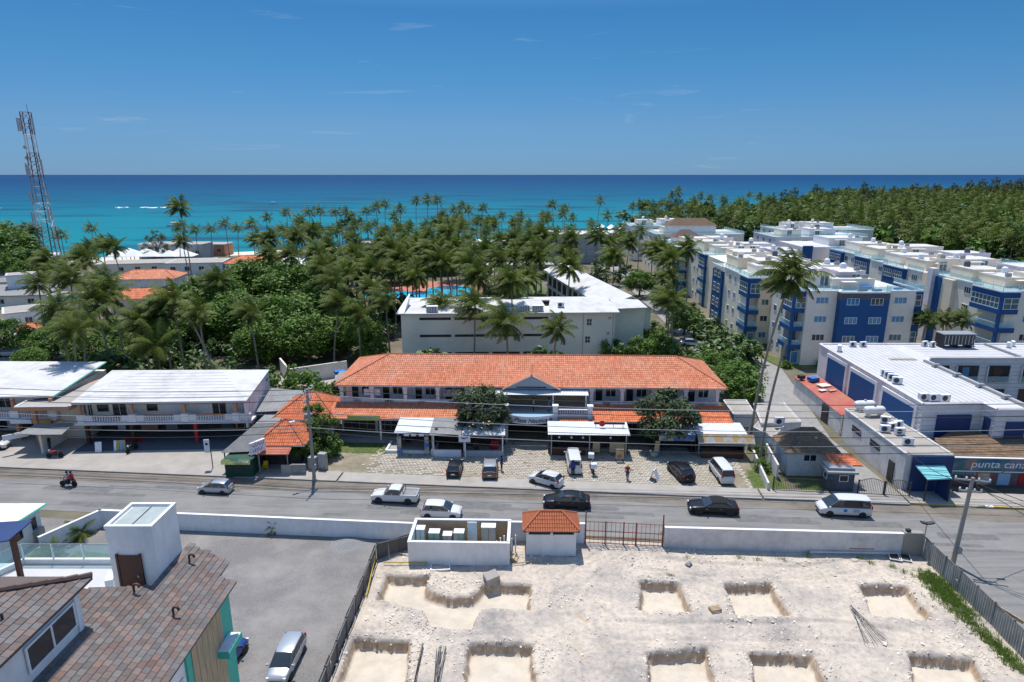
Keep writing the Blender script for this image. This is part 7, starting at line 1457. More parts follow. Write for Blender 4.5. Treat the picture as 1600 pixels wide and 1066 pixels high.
car('hatch', 'white car at the left edge in front of the mustard arches', (-60.63, 69.09, 0.06), 10, 'car_white')
def motorbike(label, loc, heading, paint, box=False):
    t_ = thing('motorcycle', label, 'motorcycle', loc, heading, 'motorcycles')
    for x in (-0.62, 0.66): b = MB(); b.lathe([(0.22,-0.045),(0.30,-0.05),(0.31,0),(0.30,0.05),(0.22,0.045)], (x,0,0.31), 18, 0.5, 'y'); w_ = b.build('wheel', 'tyre', t_); MB().lathe([(0.06,-0.03),(0.2,-0.012),(0.2,0.012),(0.06,0.03)], (x,0,0.31), 12, 0.5, 'y').build('rim', 'rim', w_)
    b = MB(); b.tube([(0.66,0,0.31),(0.48,0,0.78),(0.42,0,0.98)], 0.035, 6); b.build('fork', 'steel_grey', t_); b = MB(); b.tube([(0.36,-0.34,1.04),(0.44,-0.1,1.0),(0.44,0.1,1.0),(0.36,0.34,1.04)], 0.02, 5); b.build('handlebar', 'steel_dark', t_)
    o_ = MB().cbox((0.18,0,0.74), (0.5,0.24,0.22), 0, 0.5, 0, 0.12).build('fuel_tank', paint, t_); bevel(o_, 0.06, 2); o_ = MB().cbox((-0.38,0,0.74), (0.75,0.24,0.12)).build('seat', 'black_plastic', t_); bevel(o_, 0.04, 1); MB().cbox((0.05,0,0.42), (0.42,0.24,0.34)).build('engine', 'steel_dark', t_); b = MB(); b.tube([(0.1,-0.15,0.3),(-0.3,-0.17,0.28),(-0.75,-0.17,0.36)], 0.045, 6); b.build('exhaust', 'steel_grey', t_)
    MB().lathe([(0.02,0),(0.1,0.04),(0.11,0.12)], (0.48,0,0.88), 10, 0.5, 'x').build('headlight', 'headlight', t_); MB().cbox((-0.78,0,0.66), (0.08,0.16,0.1)).build('taillight', 'taillight', t_)
    if box: MB().cbox((-0.75,0,1.08), (0.5,0.6,0.5)).build('delivery_box', 'sign_white', t_)
    return t_
MBL = (-45.51, 59.9, 0.006)
motorbike('motorcycle with two riders on the road at the left', MBL, rd, 'red_paint')
motorbike('black motorcycle parked in front of the dark balcony shop', (-43.87, 68.37, 0.06), 260, 'car_black')
motorbike('motorcycle parked beside the stair block pillar', (-51.55, 66.65, 0.06), 185, 'red_paint')
motorbike('scooter with white delivery box beside the white panel van', (8.61, 63.11, 0.05), 95, 'red_paint', True)
motorbike('red and white scooter standing behind the delivery scooter', (8.77, 65.65, 0.05), 85, 'sign_white', True)

# ================================================================== PEOPLE
def skin_mesh(joints, edges, name, sub=1):
    me = bpy.data.meshes.new(name); me.from_pydata([j[0] for j in joints], edges, []); o_ = bpy.data.objects.new('tmp', me); COL.objects.link(o_)
    o_.modifiers.new('s', 'SKIN'); sv = me.skin_vertices[0].data
    for i, j in enumerate(joints): r_ = j[1]; sv[i].radius = (r_, r_) if not isinstance(r_, tuple) else r_
    sv[0].use_root = True; ss = o_.modifiers.new('u', 'SUBSURF'); ss.levels = sub; ss.render_levels = sub
    dg = bpy.context.evaluated_depsgraph_get(); dg.update(); out = bpy.data.meshes.new_from_object(o_.evaluated_get(dg)); bpy.data.objects.remove(o_)
    out.polygons.foreach_set('use_smooth', [True]*len(out.polygons)); return out
POSES = {
 'stand': dict(hip=(0,0,0.93), chest=(0.0,0.0,1.32), neck=(0.01,0,1.48), head=(0.03,0,1.63), shl=(0,0.17,1.42), ell=(-0.02,0.25,1.15), hal=(0.06,0.24,0.90), kl=(0.03,0.10,0.50), fl=(-0.01,0.11,0.08), tl=(0.15,0.12,0.04), shr=(0,-0.17,1.42), elr=(-0.02,-0.25,1.15), har=(0.06,-0.24,0.90), kr=(0.02,-0.10,0.50), fr=(-0.02,-0.11,0.08), tr=(0.14,-0.12,0.04)),
 'walk': dict(hip=(0,0,0.91), chest=(0.03,0,1.30), neck=(0.06,0,1.46), head=(0.08,0,1.61), shl=(0.02,0.17,1.40), ell=(-0.10,0.24,1.15), hal=(-0.06,0.24,0.92), kl=(0.20,0.10,0.52), fl=(0.22,0.11,0.10), tl=(0.37,0.12,0.08), shr=(0.03,-0.17,1.40), elr=(0.12,-0.24,1.14), har=(0.27,-0.22,0.98), kr=(-0.04,-0.10,0.50), fr=(-0.30,-0.11,0.12), tr=(-0.17,-0.12,0.04)),
 'ride': dict(hip=(-0.15,0,0.86), chest=(-0.05,0,1.24), neck=(-0.01,0,1.40), head=(0.02,0,1.56), shl=(-0.03,0.17,1.34), ell=(0.14,0.26,1.12), hal=(0.36,0.30,1.08), kl=(0.26,0.19,0.72), fl=(0.06,0.18,0.36), tl=(0.20,0.19,0.32), shr=(-0.03,-0.17,1.34), elr=(0.14,-0.26,1.12), har=(0.36,-0.30,1.08), kr=(0.26,-0.19,0.72), fr=(0.06,-0.18,0.36), tr=(0.20,-0.19,0.32)),
 'pillion': dict(hip=(-0.52,0,0.88), chest=(-0.45,0,1.26), neck=(-0.42,0,1.42), head=(-0.40,0,1.58), shl=(-0.43,0.17,1.36), ell=(-0.30,0.25,1.12), hal=(-0.14,0.20,1.02), kl=(-0.12,0.20,0.76), fl=(-0.32,0.20,0.40), tl=(-0.18,0.21,0.36), shr=(-0.43,-0.17,1.36), elr=(-0.30,-0.25,1.12), har=(-0.14,-0.20,1.02), kr=(-0.12,-0.20,0.76), fr=(-0.32,-0.20,0.40), tr=(-0.18,-0.21,0.36)),
}
def person(label, loc, heading, pose, shirt, trousers, skin='skin', cap=None, sc=1.0, pale_hair='hair'):
    t_ = thing('person', label, 'person', loc, heading); t_.scale = (sc, sc, sc); p = POSES[pose]
    k = ['hip','chest','neck','head','shl','ell','hal','shr','elr','har','kl','fl','tl','kr','fr','tr']
    rad = dict(hip=0.125, chest=0.135, neck=0.055, head=0.098, shl=0.062, ell=0.043, hal=0.032, shr=0.062, elr=0.043, har=0.032, kl=0.062, fl=0.045, tl=0.035, kr=0.062, fr=0.045, tr=0.035)
    J = [(p[n], rad[n]) for n in k]; ix = {n: i for i, n in enumerate(k)}
    hip = Vector(p['hip']); extra = []
    for s_, kn in ((1,'l'),(-1,'r')):
        J.append(((hip.x + (p['k'+kn][0]-hip.x)*0.25, hip.y + s_*0.095, hip.z - 0.09), 0.088)); ix['th'+kn] = len(J)-1
        h_ = Vector(p['ha'+kn]); e_ = Vector(p['el'+kn]); d = (h_-e_).normalized()
        J.append((tuple(h_ + d*0.09), 0.024)); ix['palm'+kn] = len(J)-1
    hd = Vector(p['head']); J.append(((hd.x+0.005, hd.y, hd.z+0.10), 0.075)); ix['top'] = len(J)-1
    E_ = [('hip','chest'),('chest','neck'),('neck','head'),('head','top'),('chest','shl'),('shl','ell'),('ell','hal'),('hal','palml'),('chest','shr'),('shr','elr'),('elr','har'),('har','palmr'),('hip','thl'),('thl','kl'),('kl','fl'),('fl','tl'),('hip','thr'),('thr','kr'),('kr','fr'),('fr','tr')]
    body = link('body', skin_mesh(J, [(ix[a_], ix[b_]) for a_, b_ in E_], 'body'), skin, t_)
    mid = lambda a_, b_, f: tuple(a_[i] + (b_[i]-a_[i])*f for i in range(3))
    S_ = [(mid(p['hip'], p['chest'], -0.1), 0.155), (p['chest'], 0.165), (mid(p['chest'], p['neck'], 0.55), 0.10), (p['shl'], 0.085), (mid(p['shl'], p['ell'], 0.75), 0.066), (p['shr'], 0.085), (mid(p['shr'], p['elr'], 0.75), 0.066)]
    link('shirt', skin_mesh(S_, [(0,1),(1,2),(1,3),(3,4),(1,5),(5,6)], 'shirt'), shirt, t_)
    tl_, tr_ = J[ix['thl']][0], J[ix['thr']][0]
    T_ = [(p['hip'], 0.15), (tl_, 0.108), (p['kl'], 0.080), (mid(p['kl'], p['fl'], 0.9), 0.066), (tr_, 0.108), (p['kr'], 0.080), (mid(p['kr'], p['fr'], 0.9), 0.066)]
    link('trousers', skin_mesh(T_, [(0,1),(1,2),(2,3),(0,4),(4,5),(5,6)], 'trousers'), trousers, t_)
    b = MB(); b.lathe([(0.118, -0.01), (0.122, 0.05), (0.10, 0.12), (0.05, 0.16), (0.005, 0.17)], (hd.x-0.012, hd.y, hd.z+0.0), 12); b.sm = True; b.build('hair' if not cap else 'cap', cap or 'hair', t_)
    if cap: MB().cbox((hd.x+0.13, hd.y, hd.z+0.03), (0.12, 0.15, 0.02)).build('cap_peak', cap, t_)
    MB().cbox((hd.x+0.112, hd.y, hd.z-0.02), (0.035, 0.028, 0.05)).build('nose', skin, t_)
    for s_ in (-1, 1):
        MB().cbox((hd.x+0.094, hd.y+s_*0.036, hd.z+0.012), (0.018, 0.026, 0.014)).build('eye', 'hair', t_); MB().cbox((hd.x-0.005, hd.y+s_*0.105, hd.z-0.01), (0.04, 0.02, 0.06)).build('ear', skin, t_)
        h_ = Vector(J[ix['palm'+('l' if s_ > 0 else 'r')]][0]); e_ = Vector(p['el'+('l' if s_ > 0 else 'r')]); d = (h_-e_).normalized()
        hb = MB(); side = d.cross(Vector((0,1,0))); side = side.normalized() if side.length > 0.1 else Vector((1,0,0))
        for q in range(4): off = side*(0.012*(q-1.5)*1.6); hb.tube([h_ + off*0.8, h_ + d*(0.05+0.006*(q in (1,2))) + off, h_ + d*0.075 + off + Vector((0.012,0,-0.012))], 0.008, 5)
        hb.tube([h_ - d*0.03, h_ + side*0.035 + d*0.01, h_ + side*0.04 + d*0.035], 0.009, 5); hb.build('fingers', skin, t_)
    MB().cbox((hd.x+0.098, hd.y, hd.z-0.055), (0.012, 0.045, 0.010)).build('mouth', 'terracotta_paint', t_)
    return t_
person('person in sky blue shirt steering the motorcycle', (MBL[0], MBL[1], MBL[2]), rd, 'ride', 'cloth_sky', 'jeans')
person('person in red shirt riding pillion on the motorcycle', (MBL[0], MBL[1], MBL[2]), rd, 'pillion', 'cloth_red', 'black_cloth')
person('person in red shirt and yellow cap walking across the paved yard', (12.09, 61.32, 0.05), 250, 'walk', 'cloth_red', 'jeans', cap='cap_yellow')
person('person in blue clothes standing at the tail of the white panel van', (6.46, 62.21, 0.05), 85, 'stand', 'cloth_blue', 'cloth_navy')
person('person in bright blue shirt standing beside the brown SUV', (-1.11, 63.42, 0.05), 200, 'stand', 'cloth_blue', 'jeans')
person('person in pale top and dark trousers on the plaza balcony, left one', (2.59, 72.6, 3.32), 190, 'stand', 'cloth_tan', 'black_cloth', 'skin_tan')
person('person in grey top on the plaza balcony, right one', (4.49, 72.8, 3.32), 240, 'stand', 'cloth_grey', 'cloth_grey')
person('person in dark clothes with pale helmet beside the stair block pillar', (-53.58, 68.73, 0.06), 250, 'stand', 'black_cloth', 'jeans', cap='sign_white')
# A-board
t_ = thing('a_board', 'white A board sign standing on the paved yard', 'sign', (14.91, 61.32, 0.05), 62)
for s_ in (-1, 1): MB().cbox((0, s_*0.22, 0.6), (0.85, 0.04, 1.25), 0, 0.5, s_*R(19)).build('board', 'sign_white', t_)
t_ = thing('menu_stand', 'upright menu board in front of the long white awning', 'sign', (11.98, 65.65, 0.05), 0); MB().box(-0.45, 0.45, -0.03, 0.03, 0.35, 1.5).build('board', 'print_food', t_)
for x in (-0.4, 0.4): MB().box(x-0.03, x+0.03, -0.03, 0.25, 0, 0.35).build('leg', 'steel_dark', t_)
t_ = thing('potted_sign', 'blue and red painted tub at the foot of the almond tree', 'tub', (16.12, 66.99, 0.03), 0); MB().lathe([(0.3,0),(0.42,0.1),(0.45,0.55),(0.38,0.6)], (0,0,0), 14).build('tub', 'print_blue', t_)


# ================================================================== VEGETATION
def frond(b, r_, az, el, L, nl, lw, droop, tt, wind=0.26):
    """one pinnate leaf: arching midrib with hanging leaflets"""
    d = Vector((math.cos(az)*math.cos(el), math.sin(az)*math.cos(el), math.sin(el))); p = Vector((0,0,0)); seg = 9; pts = [p.copy()]
    for k in range(seg):
        p = p + d*(L/seg); d = (d + Vector((-wind*0.35, -wind*0.1, -droop*(0.35 + 1.1*k/seg)))).normalized(); pts.append(p.copy())
    def at(t_): f = t_*seg; i = min(seg-1, int(f)); return pts[i].lerp(pts[i+1], f-i), (pts[i+1]-pts[i]).normalized()
    for i in range(0, seg, 3):
        a_, c_ = pts[i], pts[min(seg, i+3)]; s_ = (c_-a_).cross(Vector((0,0,1))); s_ = s_.normalized()*0.035 if s_.length > 1e-3 else Vector((0.035,0,0)); b.face([a_-s_, c_-s_*0.5, c_+s_*0.5, a_+s_], min(1, tt+0.25))
    for i in range(nl):
        t_ = 0.14 + 0.86*(i+0.5)/nl; q, tg = at(t_); side = tg.cross(Vector((0,0,1)))
        side = side.normalized() if side.length > 1e-3 else Vector((1,0,0)); ll = L*0.27*(math.sin(math.pi*min(1, 0.18+0.80*t_)))**0.7
        for s_ in (-1, 1):
            dr = (side*s_*0.80 + tg*0.55 + Vector((0,0,-0.50 - r_.random()*0.35))).normalized(); tip = q + dr*ll; wv = tg*(lw*0.5)
            b.face([q - wv, q + wv, tip + wv*0.25, tip - wv*0.25], min(1, max(0, tt + r_.uniform(-0.22, 0.22))))
def palm_crown(seed, nf, nl, L, lw):
    r_ = random.Random(seed); b = MB(); o_ = MB()
    for k in range(nf):
        f = k/nf; az = k*2.39996 + r_.uniform(-.25, .25); el = R(78 - 118*f**0.9 + r_.uniform(-9, 9)); Lk = L*(0.72 + 0.28*math.sin(math.pi*min(1, 0.25+f)))*r_.uniform(0.9, 1.08)
        old = f > 0.9 and r_.random() < 0.6
        frond(o_ if old else b, r_, az, el, Lk, nl, lw, 0.13 + 0.10*(1-f), 0.62 - 0.30*f + r_.uniform(-.1, .1))
    return b.mesh('crown'), (o_.mesh('dry_fronds') if o_.v else None)
NEARC = [palm_crown(s_, (32, 26, 30, 22, 34, 28, 24, 30)[s_-1], 26, (4.6, 4.2, 5.0, 4.0, 4.5, 4.8, 4.3, 3.9)[s_-1], 0.14) for s_ in range(1, 9)]
MIDC = [palm_crown(10+s_, 30, 14, 4.6, 0.29) for s_ in range(6)]
FARC = [palm_crown(30+s_, 18, 6, 4.2, 0.46) for s_ in range(5)]
def trunk_mesh(lean, n, r0=0.17, r1=0.11):
    b = MB(); K = 10 if n > 5 else 5
    for k in range(K+1):
        cx, cy, rr = lean*(k/K)**1.6, 0.12*lean*math.sin(k/K*3), (r0*1.5 if k == 0 else r0 + (r1-r0)*k/K)
        b.v += [(cx + rr*math.cos(6.2832*j/n), cy + rr*math.sin(6.2832*j/n), k/K) for j in range(n)]
    for k in range(K):
        for j in range(n): a_, c_ = k*n + j, k*n + (j+1) % n; b.f.append((a_, c_, c_+n, a_+n)); b.t.append(0.5)
    b.sm = True; return b.mesh('trunk')
TR = {(ln, n): trunk_mesh(ln, n) for ln in (0.0, 0.6, 1.5, 2.9) for n in (8, 5)}
NUT = MB()
for k in range(7): a_ = k*0.9; NUT.lathe([(0.02,-0.15),(0.12,-0.06),(0.12,0.06),(0.02,0.14)], (0.28*math.cos(a_), 0.28*math.sin(a_), -0.25-0.05*(k % 2)), 6)
NUT = NUT.mesh('coconuts')
def palm(label, x, y, h, kind, rs, group=None, lean=None, rz=None, scale=None, name='coconut_palm'):
    crowns, n = {'near': (NEARC, 8), 'mid': (MIDC, 8), 'far': (FARC, 5)}[kind]
    ln = lean if lean is not None else rs.choice((0.0, 0.6, 0.6, 1.5)); rz = rz if rz is not None else rs.uniform(0, 6.28); s_ = scale or rs.uniform(0.85, 1.12)
    t_ = thing(name, label, 'palm tree', (x - ln*math.cos(rz), y - ln*math.sin(rz), 0), 0, group); t_.rotation_euler = (0, 0, rz)
    tr = link('trunk', TR[(ln, n)], 'trunk', t_); tr.scale = (1, 1, h)
    cm, dm_ = rs.choice(crowns); c_ = link('crown', cm, 'palm_leaf', t_, (ln, 0, h), (rs.uniform(-.12,.12), rs.uniform(-.12,.12), -rz + rs.uniform(-0.7, 0.7))); c_.scale = (s_, s_, s_)
    if dm_: q = link('dry_fronds', dm_, 'palm_leaf_old', c_)
    if kind == 'near': link('coconuts', NUT, 'coconut', c_)
    return t_
rp_ = random.Random(42)
def coast_y(x):
    for (a_, b_), (c_, d_) in zip(COAST, COAST[1:]):
        if a_ <= x <= c_: return b_ + (d_-b_)*(x-a_)/(c_-a_)
    return 300
near_lab = ['tall palm left of the orange roofed houses', 'palm in front of the orange roofs at the left', 'palm behind the middle of the balcony shop roof', 'broad palm right of the balcony shop ridge', 'low palm behind the corner shop roof', 'low drooping palm in front of the big leafy trees', 'small palm at the back edge of the balcony shop', 'palm at the left end of the hotel', 'palm before the middle of the hotel front', 'palm in front of the hotel roof louvres', 'shorter palm at the right of the hotel front', 'palm above the leafy trees near the pool', 'tall palm above the dense leafy trees', 'palm left of the pool', 'large drooping palm at the lane beside the hotel wing', 'palm behind the large lane palm, farthest of three', 'middle palm of the three along the apartment lane', 'left courtyard palm between the apartment rows', 'right courtyard palm between the apartment rows', 'very tall slender palm standing alone against the sea', 'middle courtyard palm between the apartment rows', 'palm beside the thatched shelter', 'palm in front of the left hotel windows']
for i, (x, y, h, px_, py_) in enumerate([(-79.22, 113.94, 13, 110, 435), (-62.39, 98.1, 13.5, 172, 455), (-50.23, 92.87, 13, 268, 470), (-45.5, 90.87, 11.5, 310, 490), (-58.74, 83.28, 10.5, 115, 520), (-41.97, 100.19, 9.5, 390, 490), (-50.93, 87.85, 7.5, 240, 540), (-25.14, 102.52, 9, 560, 490), (-5.93, 100.4, 10.5, 742, 480), (-0.98, 95.52, 9, 790, 505), (6.58, 91.33, 9, 870, 515), (-31.89, 124.26, 12, 545, 430), (-37.96, 126.05, 13, 500, 420), (-23.49, 142.56, 13.5, 635, 400), (26.22, 103.19, 11, 1050, 470), (34.62, 150.71, 12.5, 1030, 400), (30.47, 123.44, 11.5, 1045, 435), (68.05, 102.19, 8, 1450, 500), (73.81, 102.19, 8, 1505, 500), (-92.99, 182.44, 22, 280, 325), (71.89, 103.97, 7.6, 1475, 500), (0.0, 115.43, 11, 800, 450), (-12.08, 107.74, 9, 690, 480)]):
    palm(near_lab[i], x, y, h, 'near' if h < 20 else 'mid', rp_, 'single coconut palms', lean=(0.6 if h < 20 else 1.5), scale=(rp_.uniform(0.9, 1.1) if i not in (17, 18, 20) else 0.7))
for (x, y, h, px_, py_) in [(-116.32, 237.66, 11.2, 305, 360), (-106.85, 230.0, 12.1, 330, 359), (-109.54, 247.48, 12.8, 351, 350), (-97.98, 231.25, 12.3, 371, 358), (-99.9, 249.24, 12.4, 394, 351), (-82.01, 207.23, 10.7, 401, 375), (-94.74, 251.74, 14.9, 418, 340), (-68.79, 183.59, 13.0, 422, 375), (-88.89, 256.79, 16.5, 448, 332), (-84.35, 237.79, 11.2, 441, 360), (-83.57, 255.13, 13.5, 468, 345), (-74.5, 216.55, 11.9, 452, 365), (-81.23, 261.54, 16.2, 484, 332), (-77.61, 263.58, 16.7, 500, 330), (-62.87, 210.81, 12.4, 499, 365), (-64.81, 233.93, 11.0, 520, 362), (-71.61, 265.16, 16.0, 525, 332), (-68.16, 266.94, 15.9, 540, 332), (-66.82, 271.64, 13.7, 550, 340), (-46.26, 151.97, 12.7, 495, 398), (-32.16, 129.45, 12.5, 552, 420), (-60.65, 271.65, 16.3, 572, 330), (-56.69, 272.14, 17.6, 588, 325), (-53.86, 276.79, 18.7, 601, 320), (-47.76, 278.26, 16.6, 625, 328), (-56.14, 252.52, 10.6, 575, 358), (-37.65, 187.44, 13.1, 598, 372), (-46.09, 259.61, 11.9, 620, 350), (-41.12, 280.36, 19.9, 650, 315), (-36.96, 285.44, 20.3, 668, 312), (-31.71, 279.04, 20.2, 684, 314), (-26.5, 147.48, 13.3, 620, 398), (-27.68, 145.49, 11.7, 610, 410), (-26.21, 175.86, 12.9, 650, 380), (-31.16, 287.88, 12.6, 690, 340), (-17.19, 156.85, 13.3, 690, 390), (-45.91, 187.02, 13.1, 552, 372), (-34.35, 179.14, 10.8, 608, 390), (-70.02, 267.91, 11.3, 535, 350), (-63.26, 270.04, 11.2, 562, 350), (-36.04, 224.61, 13.4, 638, 355), (-33.67, 252.73, 11.8, 665, 352), (-31.59, 190.05, 12.4, 632, 375), (-26.46, 205.17, 11.4, 670, 372), (-47.77, 168.24, 12.0, 515, 390), (-35.63, 164.23, 11.7, 582, 395), (-70.98, 220.62, 11.6, 475, 365), (-17.5, 133.13, 12.3, 669, 418), (-21.73, 285.0, 17.5, 722, 323), (-19.27, 289.99, 15.6, 732, 329), (-25.59, 287.47, 15.7, 709, 329), (-12.66, 288.55, 16.5, 755, 326), (-4.59, 292.11, 13.1, 784, 338), (0.3, 241.63, 13.5, 801, 349), (-13.19, 265.07, 12.5, 750, 346), (-13.52, 231.17, 11.0, 741, 363), (-8.45, 129.93, 13.1, 735, 415), (-6.09, 113.35, 13.4, 747, 432), (0.75, 181.75, 13.2, 804, 375), (6.68, 249.46, 12.2, 827, 352), (13.54, 274.21, 12.6, 850, 343), (18.58, 300.75, 17.5, 863, 320), (25.31, 310.26, 15.4, 883, 326), (27.27, 292.67, 12.2, 895, 340), (42.71, 316.9, 18.6, 938, 315), (46.67, 317.83, 11.5, 949, 338), (11.55, 127.4, 13.1, 890, 418), (-0.17, 106.84, 13.5, 798, 441), (3.13, 127.87, 10.8, 824, 435), (50.38, 294.83, 12.9, 974, 338), (59.22, 321.21, 15.7, 988, 323), (65.46, 320.77, 15.8, 1008, 323), (70.89, 324.49, 13.8, 1023, 329), (75.66, 328.25, 17.2, 1036, 317), (83.92, 344.09, 20.3, 1050, 306), (39.22, 227.87, 10.6, 974, 366), (28.27, 185.28, 12.3, 954, 378), (39.78, 181.72, 10.6, 1020, 389), (23.65, 148.53, 12.7, 959, 401), (14.57, 218.25, 11.5, 867, 366), (9.35, 199.79, 13.1, 847, 366), (-3.36, 179.42, 13.4, 781, 375), (7.52, 212.39, 12.0, 836, 366), (-25.29, 250.99, 13.5, 698, 346), (-18.31, 233.68, 11.4, 721, 361), (-8.76, 226.77, 10.7, 761, 366), (2.6, 166.87, 12.3, 816, 389), (-16.22, 191.83, 10.6, 715, 384), (-4.43, 161.18, 11.1, 773, 401), (-19.99, 191.44, 11.7, 695, 378), (0.19, 151.15, 12.3, 801, 401), (7.53, 170.07, 11.0, 844, 395), (33.95, 275.55, 10.6, 925, 350), (-6.36, 163.86, 13.1, 761, 386), (-12.47, 170.19, 11.4, 727, 392), (-164.05, 218.09, 13.4, 39, 358), (-153.44, 207.82, 13.2, 54, 362), (-149.28, 213.76, 11.6, 95, 368), (-150.49, 231.63, 12.3, 142, 358), (-111.83, 175.61, 12.1, 160, 385), (-106.16, 161.06, 12.4, 139, 392), (-87.44, 122.38, 12.3, 90, 430), (-106.16, 170.6, 12.2, 175, 388), (-94.91, 185.58, 12.4, 285, 378), (-115.28, 225.56, 13.3, 282, 355), (106.06, 368.33, 18.8, 1095, 308), (87.62, 345.92, 22.2, 1060, 300), (99.07, 355.23, 15.9, 1085, 318), (112.43, 371.35, 18.0, 1110, 310), (145.22, 412.53, 14.6, 1160, 315), (153.35, 422.61, 18.2, 1172, 305), (81.78, 341.09, 16.5, 1045, 318), (126.38, 391.93, 16.5, 1130, 312), (66.45, 320.02, 16.1, 1012, 322), (62.7, 320.39, 17.3, 1000, 318)]:
    if py_ < 372 and px_ < 560: lab, g_ = 'slender palm near the shore, crown against the turquoise sea left of centre', 'palms along the left shore'
    elif py_ < 372 and px_ < 1000: lab, g_ = 'palm of the tall seaside grove in the middle distance', 'palms of the central seaside grove'
    elif px_ >= 1000: lab, g_ = 'palm near the seafront apartment blocks', 'palms by the apartment blocks'
    else: lab, g_ = 'palm in the grove between the hotel and the sea', 'palms of the hotel grove'
    palm(lab, x, y, h, 'mid' if y < 210 else 'far', rp_, g_)
left_p = [(-84.46, 112.99, 12), (-89.16, 133.07, 14), (-63.17, 95.48, 12), (-68.45, 94.54, 11.5), (-60.54, 88.86, 11), (-53.78, 91.18, 10), (-32.29, 115.09, 12), (-28.31, 103.02, 10.5), (-50.52, 146.63, 13), (-57.0, 150.29, 13), (-25.4, 114.08, 11), (-21.29, 105.77, 10.5), (-51.9, 93.2, 11), (-73.26, 113.46, 12.5), (-98.42, 135.59, 13)]
for (x, y, h) in left_p: palm('palm of the belt behind the white roofed shops and leafy trees', x, y, h, 'near', rp_, 'palms behind the shops')
ra = random.Random(77); n = 0
for x, y, h in ((-34, 138, 14), (-30, 146, 13), (-26, 140, 15), (-22, 150, 13.5), (-18, 143, 15), (-13, 149, 14), (-9, 139, 13), (-37, 152, 13), (-6, 146, 14), (-31, 131, 12.5), (-15, 132, 13.5), (-24, 129, 12)): palm('palm standing between the hotel roof and the pool', x, y, h, 'mid', rp_, 'palms between hotel and pool')
while n < 95:
    x, y = ra.uniform(-78, 40), ra.uniform(122, 290)
    if y > coast_y(x) - 18 or (-29 < x < -13 and 161 < y < 178) or (8 < x < 32 and y < 166) or (x > 14 and 226 < y < 252) or (x < -35 and y < 175 and ra.random() < 0.75) or (-9 < x < 10 and 150 < y < 200 and ra.random() < 0.6): continue
    n += 1; palm('palm in the grove between the hotel and the sea', x, y, ra.uniform(9, 15), 'mid' if y < 200 else 'far', rp_, 'palms of the hotel grove')
# the two tall leaning palms by the lane
palm('very tall palm with leaning trunk between plaza and lane', 27.6 + 2.9, 69.4, 20.0, 'near', rp_, None, lean=2.9, rz=0.15, scale=1.0)
t_ = thing('bare_palm_trunk', 'bare leaning palm trunk beside the very tall palm', 'palm tree', (27.49, 65.32, 0)); tr = link('trunk', TR[(1.5, 8)], 'trunk', t_); tr.scale = (1, 1, 14.2)
t_ = thing('fallen_trunk', 'pale palm trunk leaning right behind the balcony shop roof', 'palm tree', (-43.2, 88.59, 0)); b = MB(); b.tube([(0.5,0,0),(-0.9,0.5,6.2),(-3.2,1.2,11.5)], [0.17,0.14,0.10], 8); b.build('trunk', 'trunk', t_)
# palm forest on the right: nearest 190 singly, the rest one mass
rf_ = random.Random(12); FOR = []; n = 0
while len(FOR) < 1250 and n < 60000:
    n += 1; Z = 150 + rf_.random()**1.5*1050; x, y = (0.2 + rf_.random()*0.72)*Z, Z
    if y > coast_y(x) - 14 or (x < 132 and y < 245) or (x < 110 and y < 265): continue
    if min([(x-q[0])**2 + (y-q[1])**2 for q in FOR[-400:]] or [99]) < 22: continue
    FOR.append((x, y, 10 + rf_.random()*4.5))
FOR.sort(key=lambda q: q[0]**2 + q[1]**2)
for (x, y, h) in FOR[:12]: palm('palm in the dense forest behind the apartment blocks', x, y, h, 'far', rp_, 'palms of the right forest', scale=rp_.uniform(1.0, 1.25))
def join_mesh(inst, name):
    V, F, T = [], [], []; off = 0
    for me_, mt_ in inst:
        n = len(me_.vertices); co = np.empty(n*3, 'f'); me_.vertices.foreach_get('co', co); co = co.reshape(-1, 3); M4 = np.array(mt_); V.append(co @ M4[:3,:3].T + M4[:3,3])
        f = np.empty(len(me_.loops), 'i'); me_.loops.foreach_get('vertex_index', f); F.append(f.reshape(-1, 4) + off); off += n
        a_ = np.full(len(me_.polygons), 0.5, 'f')
        if 'tint' in me_.attributes: me_.attributes['tint'].data.foreach_get('value', a_)
        T.append(a_)
    me = bpy.data.meshes.new(name); V, F, T = np.concatenate(V), np.concatenate(F), np.concatenate(T)
    me.vertices.add(len(V)); me.vertices.foreach_set('co', V.astype('f').ravel()); me.loops.add(F.size); me.loops.foreach_set('vertex_index', F.ravel().astype('i')); me.polygons.add(len(F)); me.polygons.foreach_set('loop_start', (np.arange(len(F))*4).astype('i')); me.polygons.foreach_set('loop_total', np.full(len(F), 4, 'i'))
    me.update(calc_edges=True); at = me.attributes.new('tint', 'FLOAT', 'FACE'); at.data.foreach_set('value', T.astype('f')); return me
inst = []
for (x, y, h) in FOR[12:]: s_ = rp_.uniform(0.85, 1.55); h += rp_.uniform(-2.5, 2.5); inst.append((rp_.choice(FARC)[0], Matrix.Translation((x, y, h)) @ Matrix.Rotation(rp_.uniform(-0.8, 0.8), 4, 'Z') @ Matrix.Rotation(rp_.uniform(-.15, .15), 4, 'X') @ Matrix.Scale(s_, 4)))
o_ = link('palm_forest', join_mesh(inst, 'palm_forest'), 'palm_leaf', None, kind='stuff'); tag(o_, 'far palm forest covering the coast to the right horizon', 'forest')
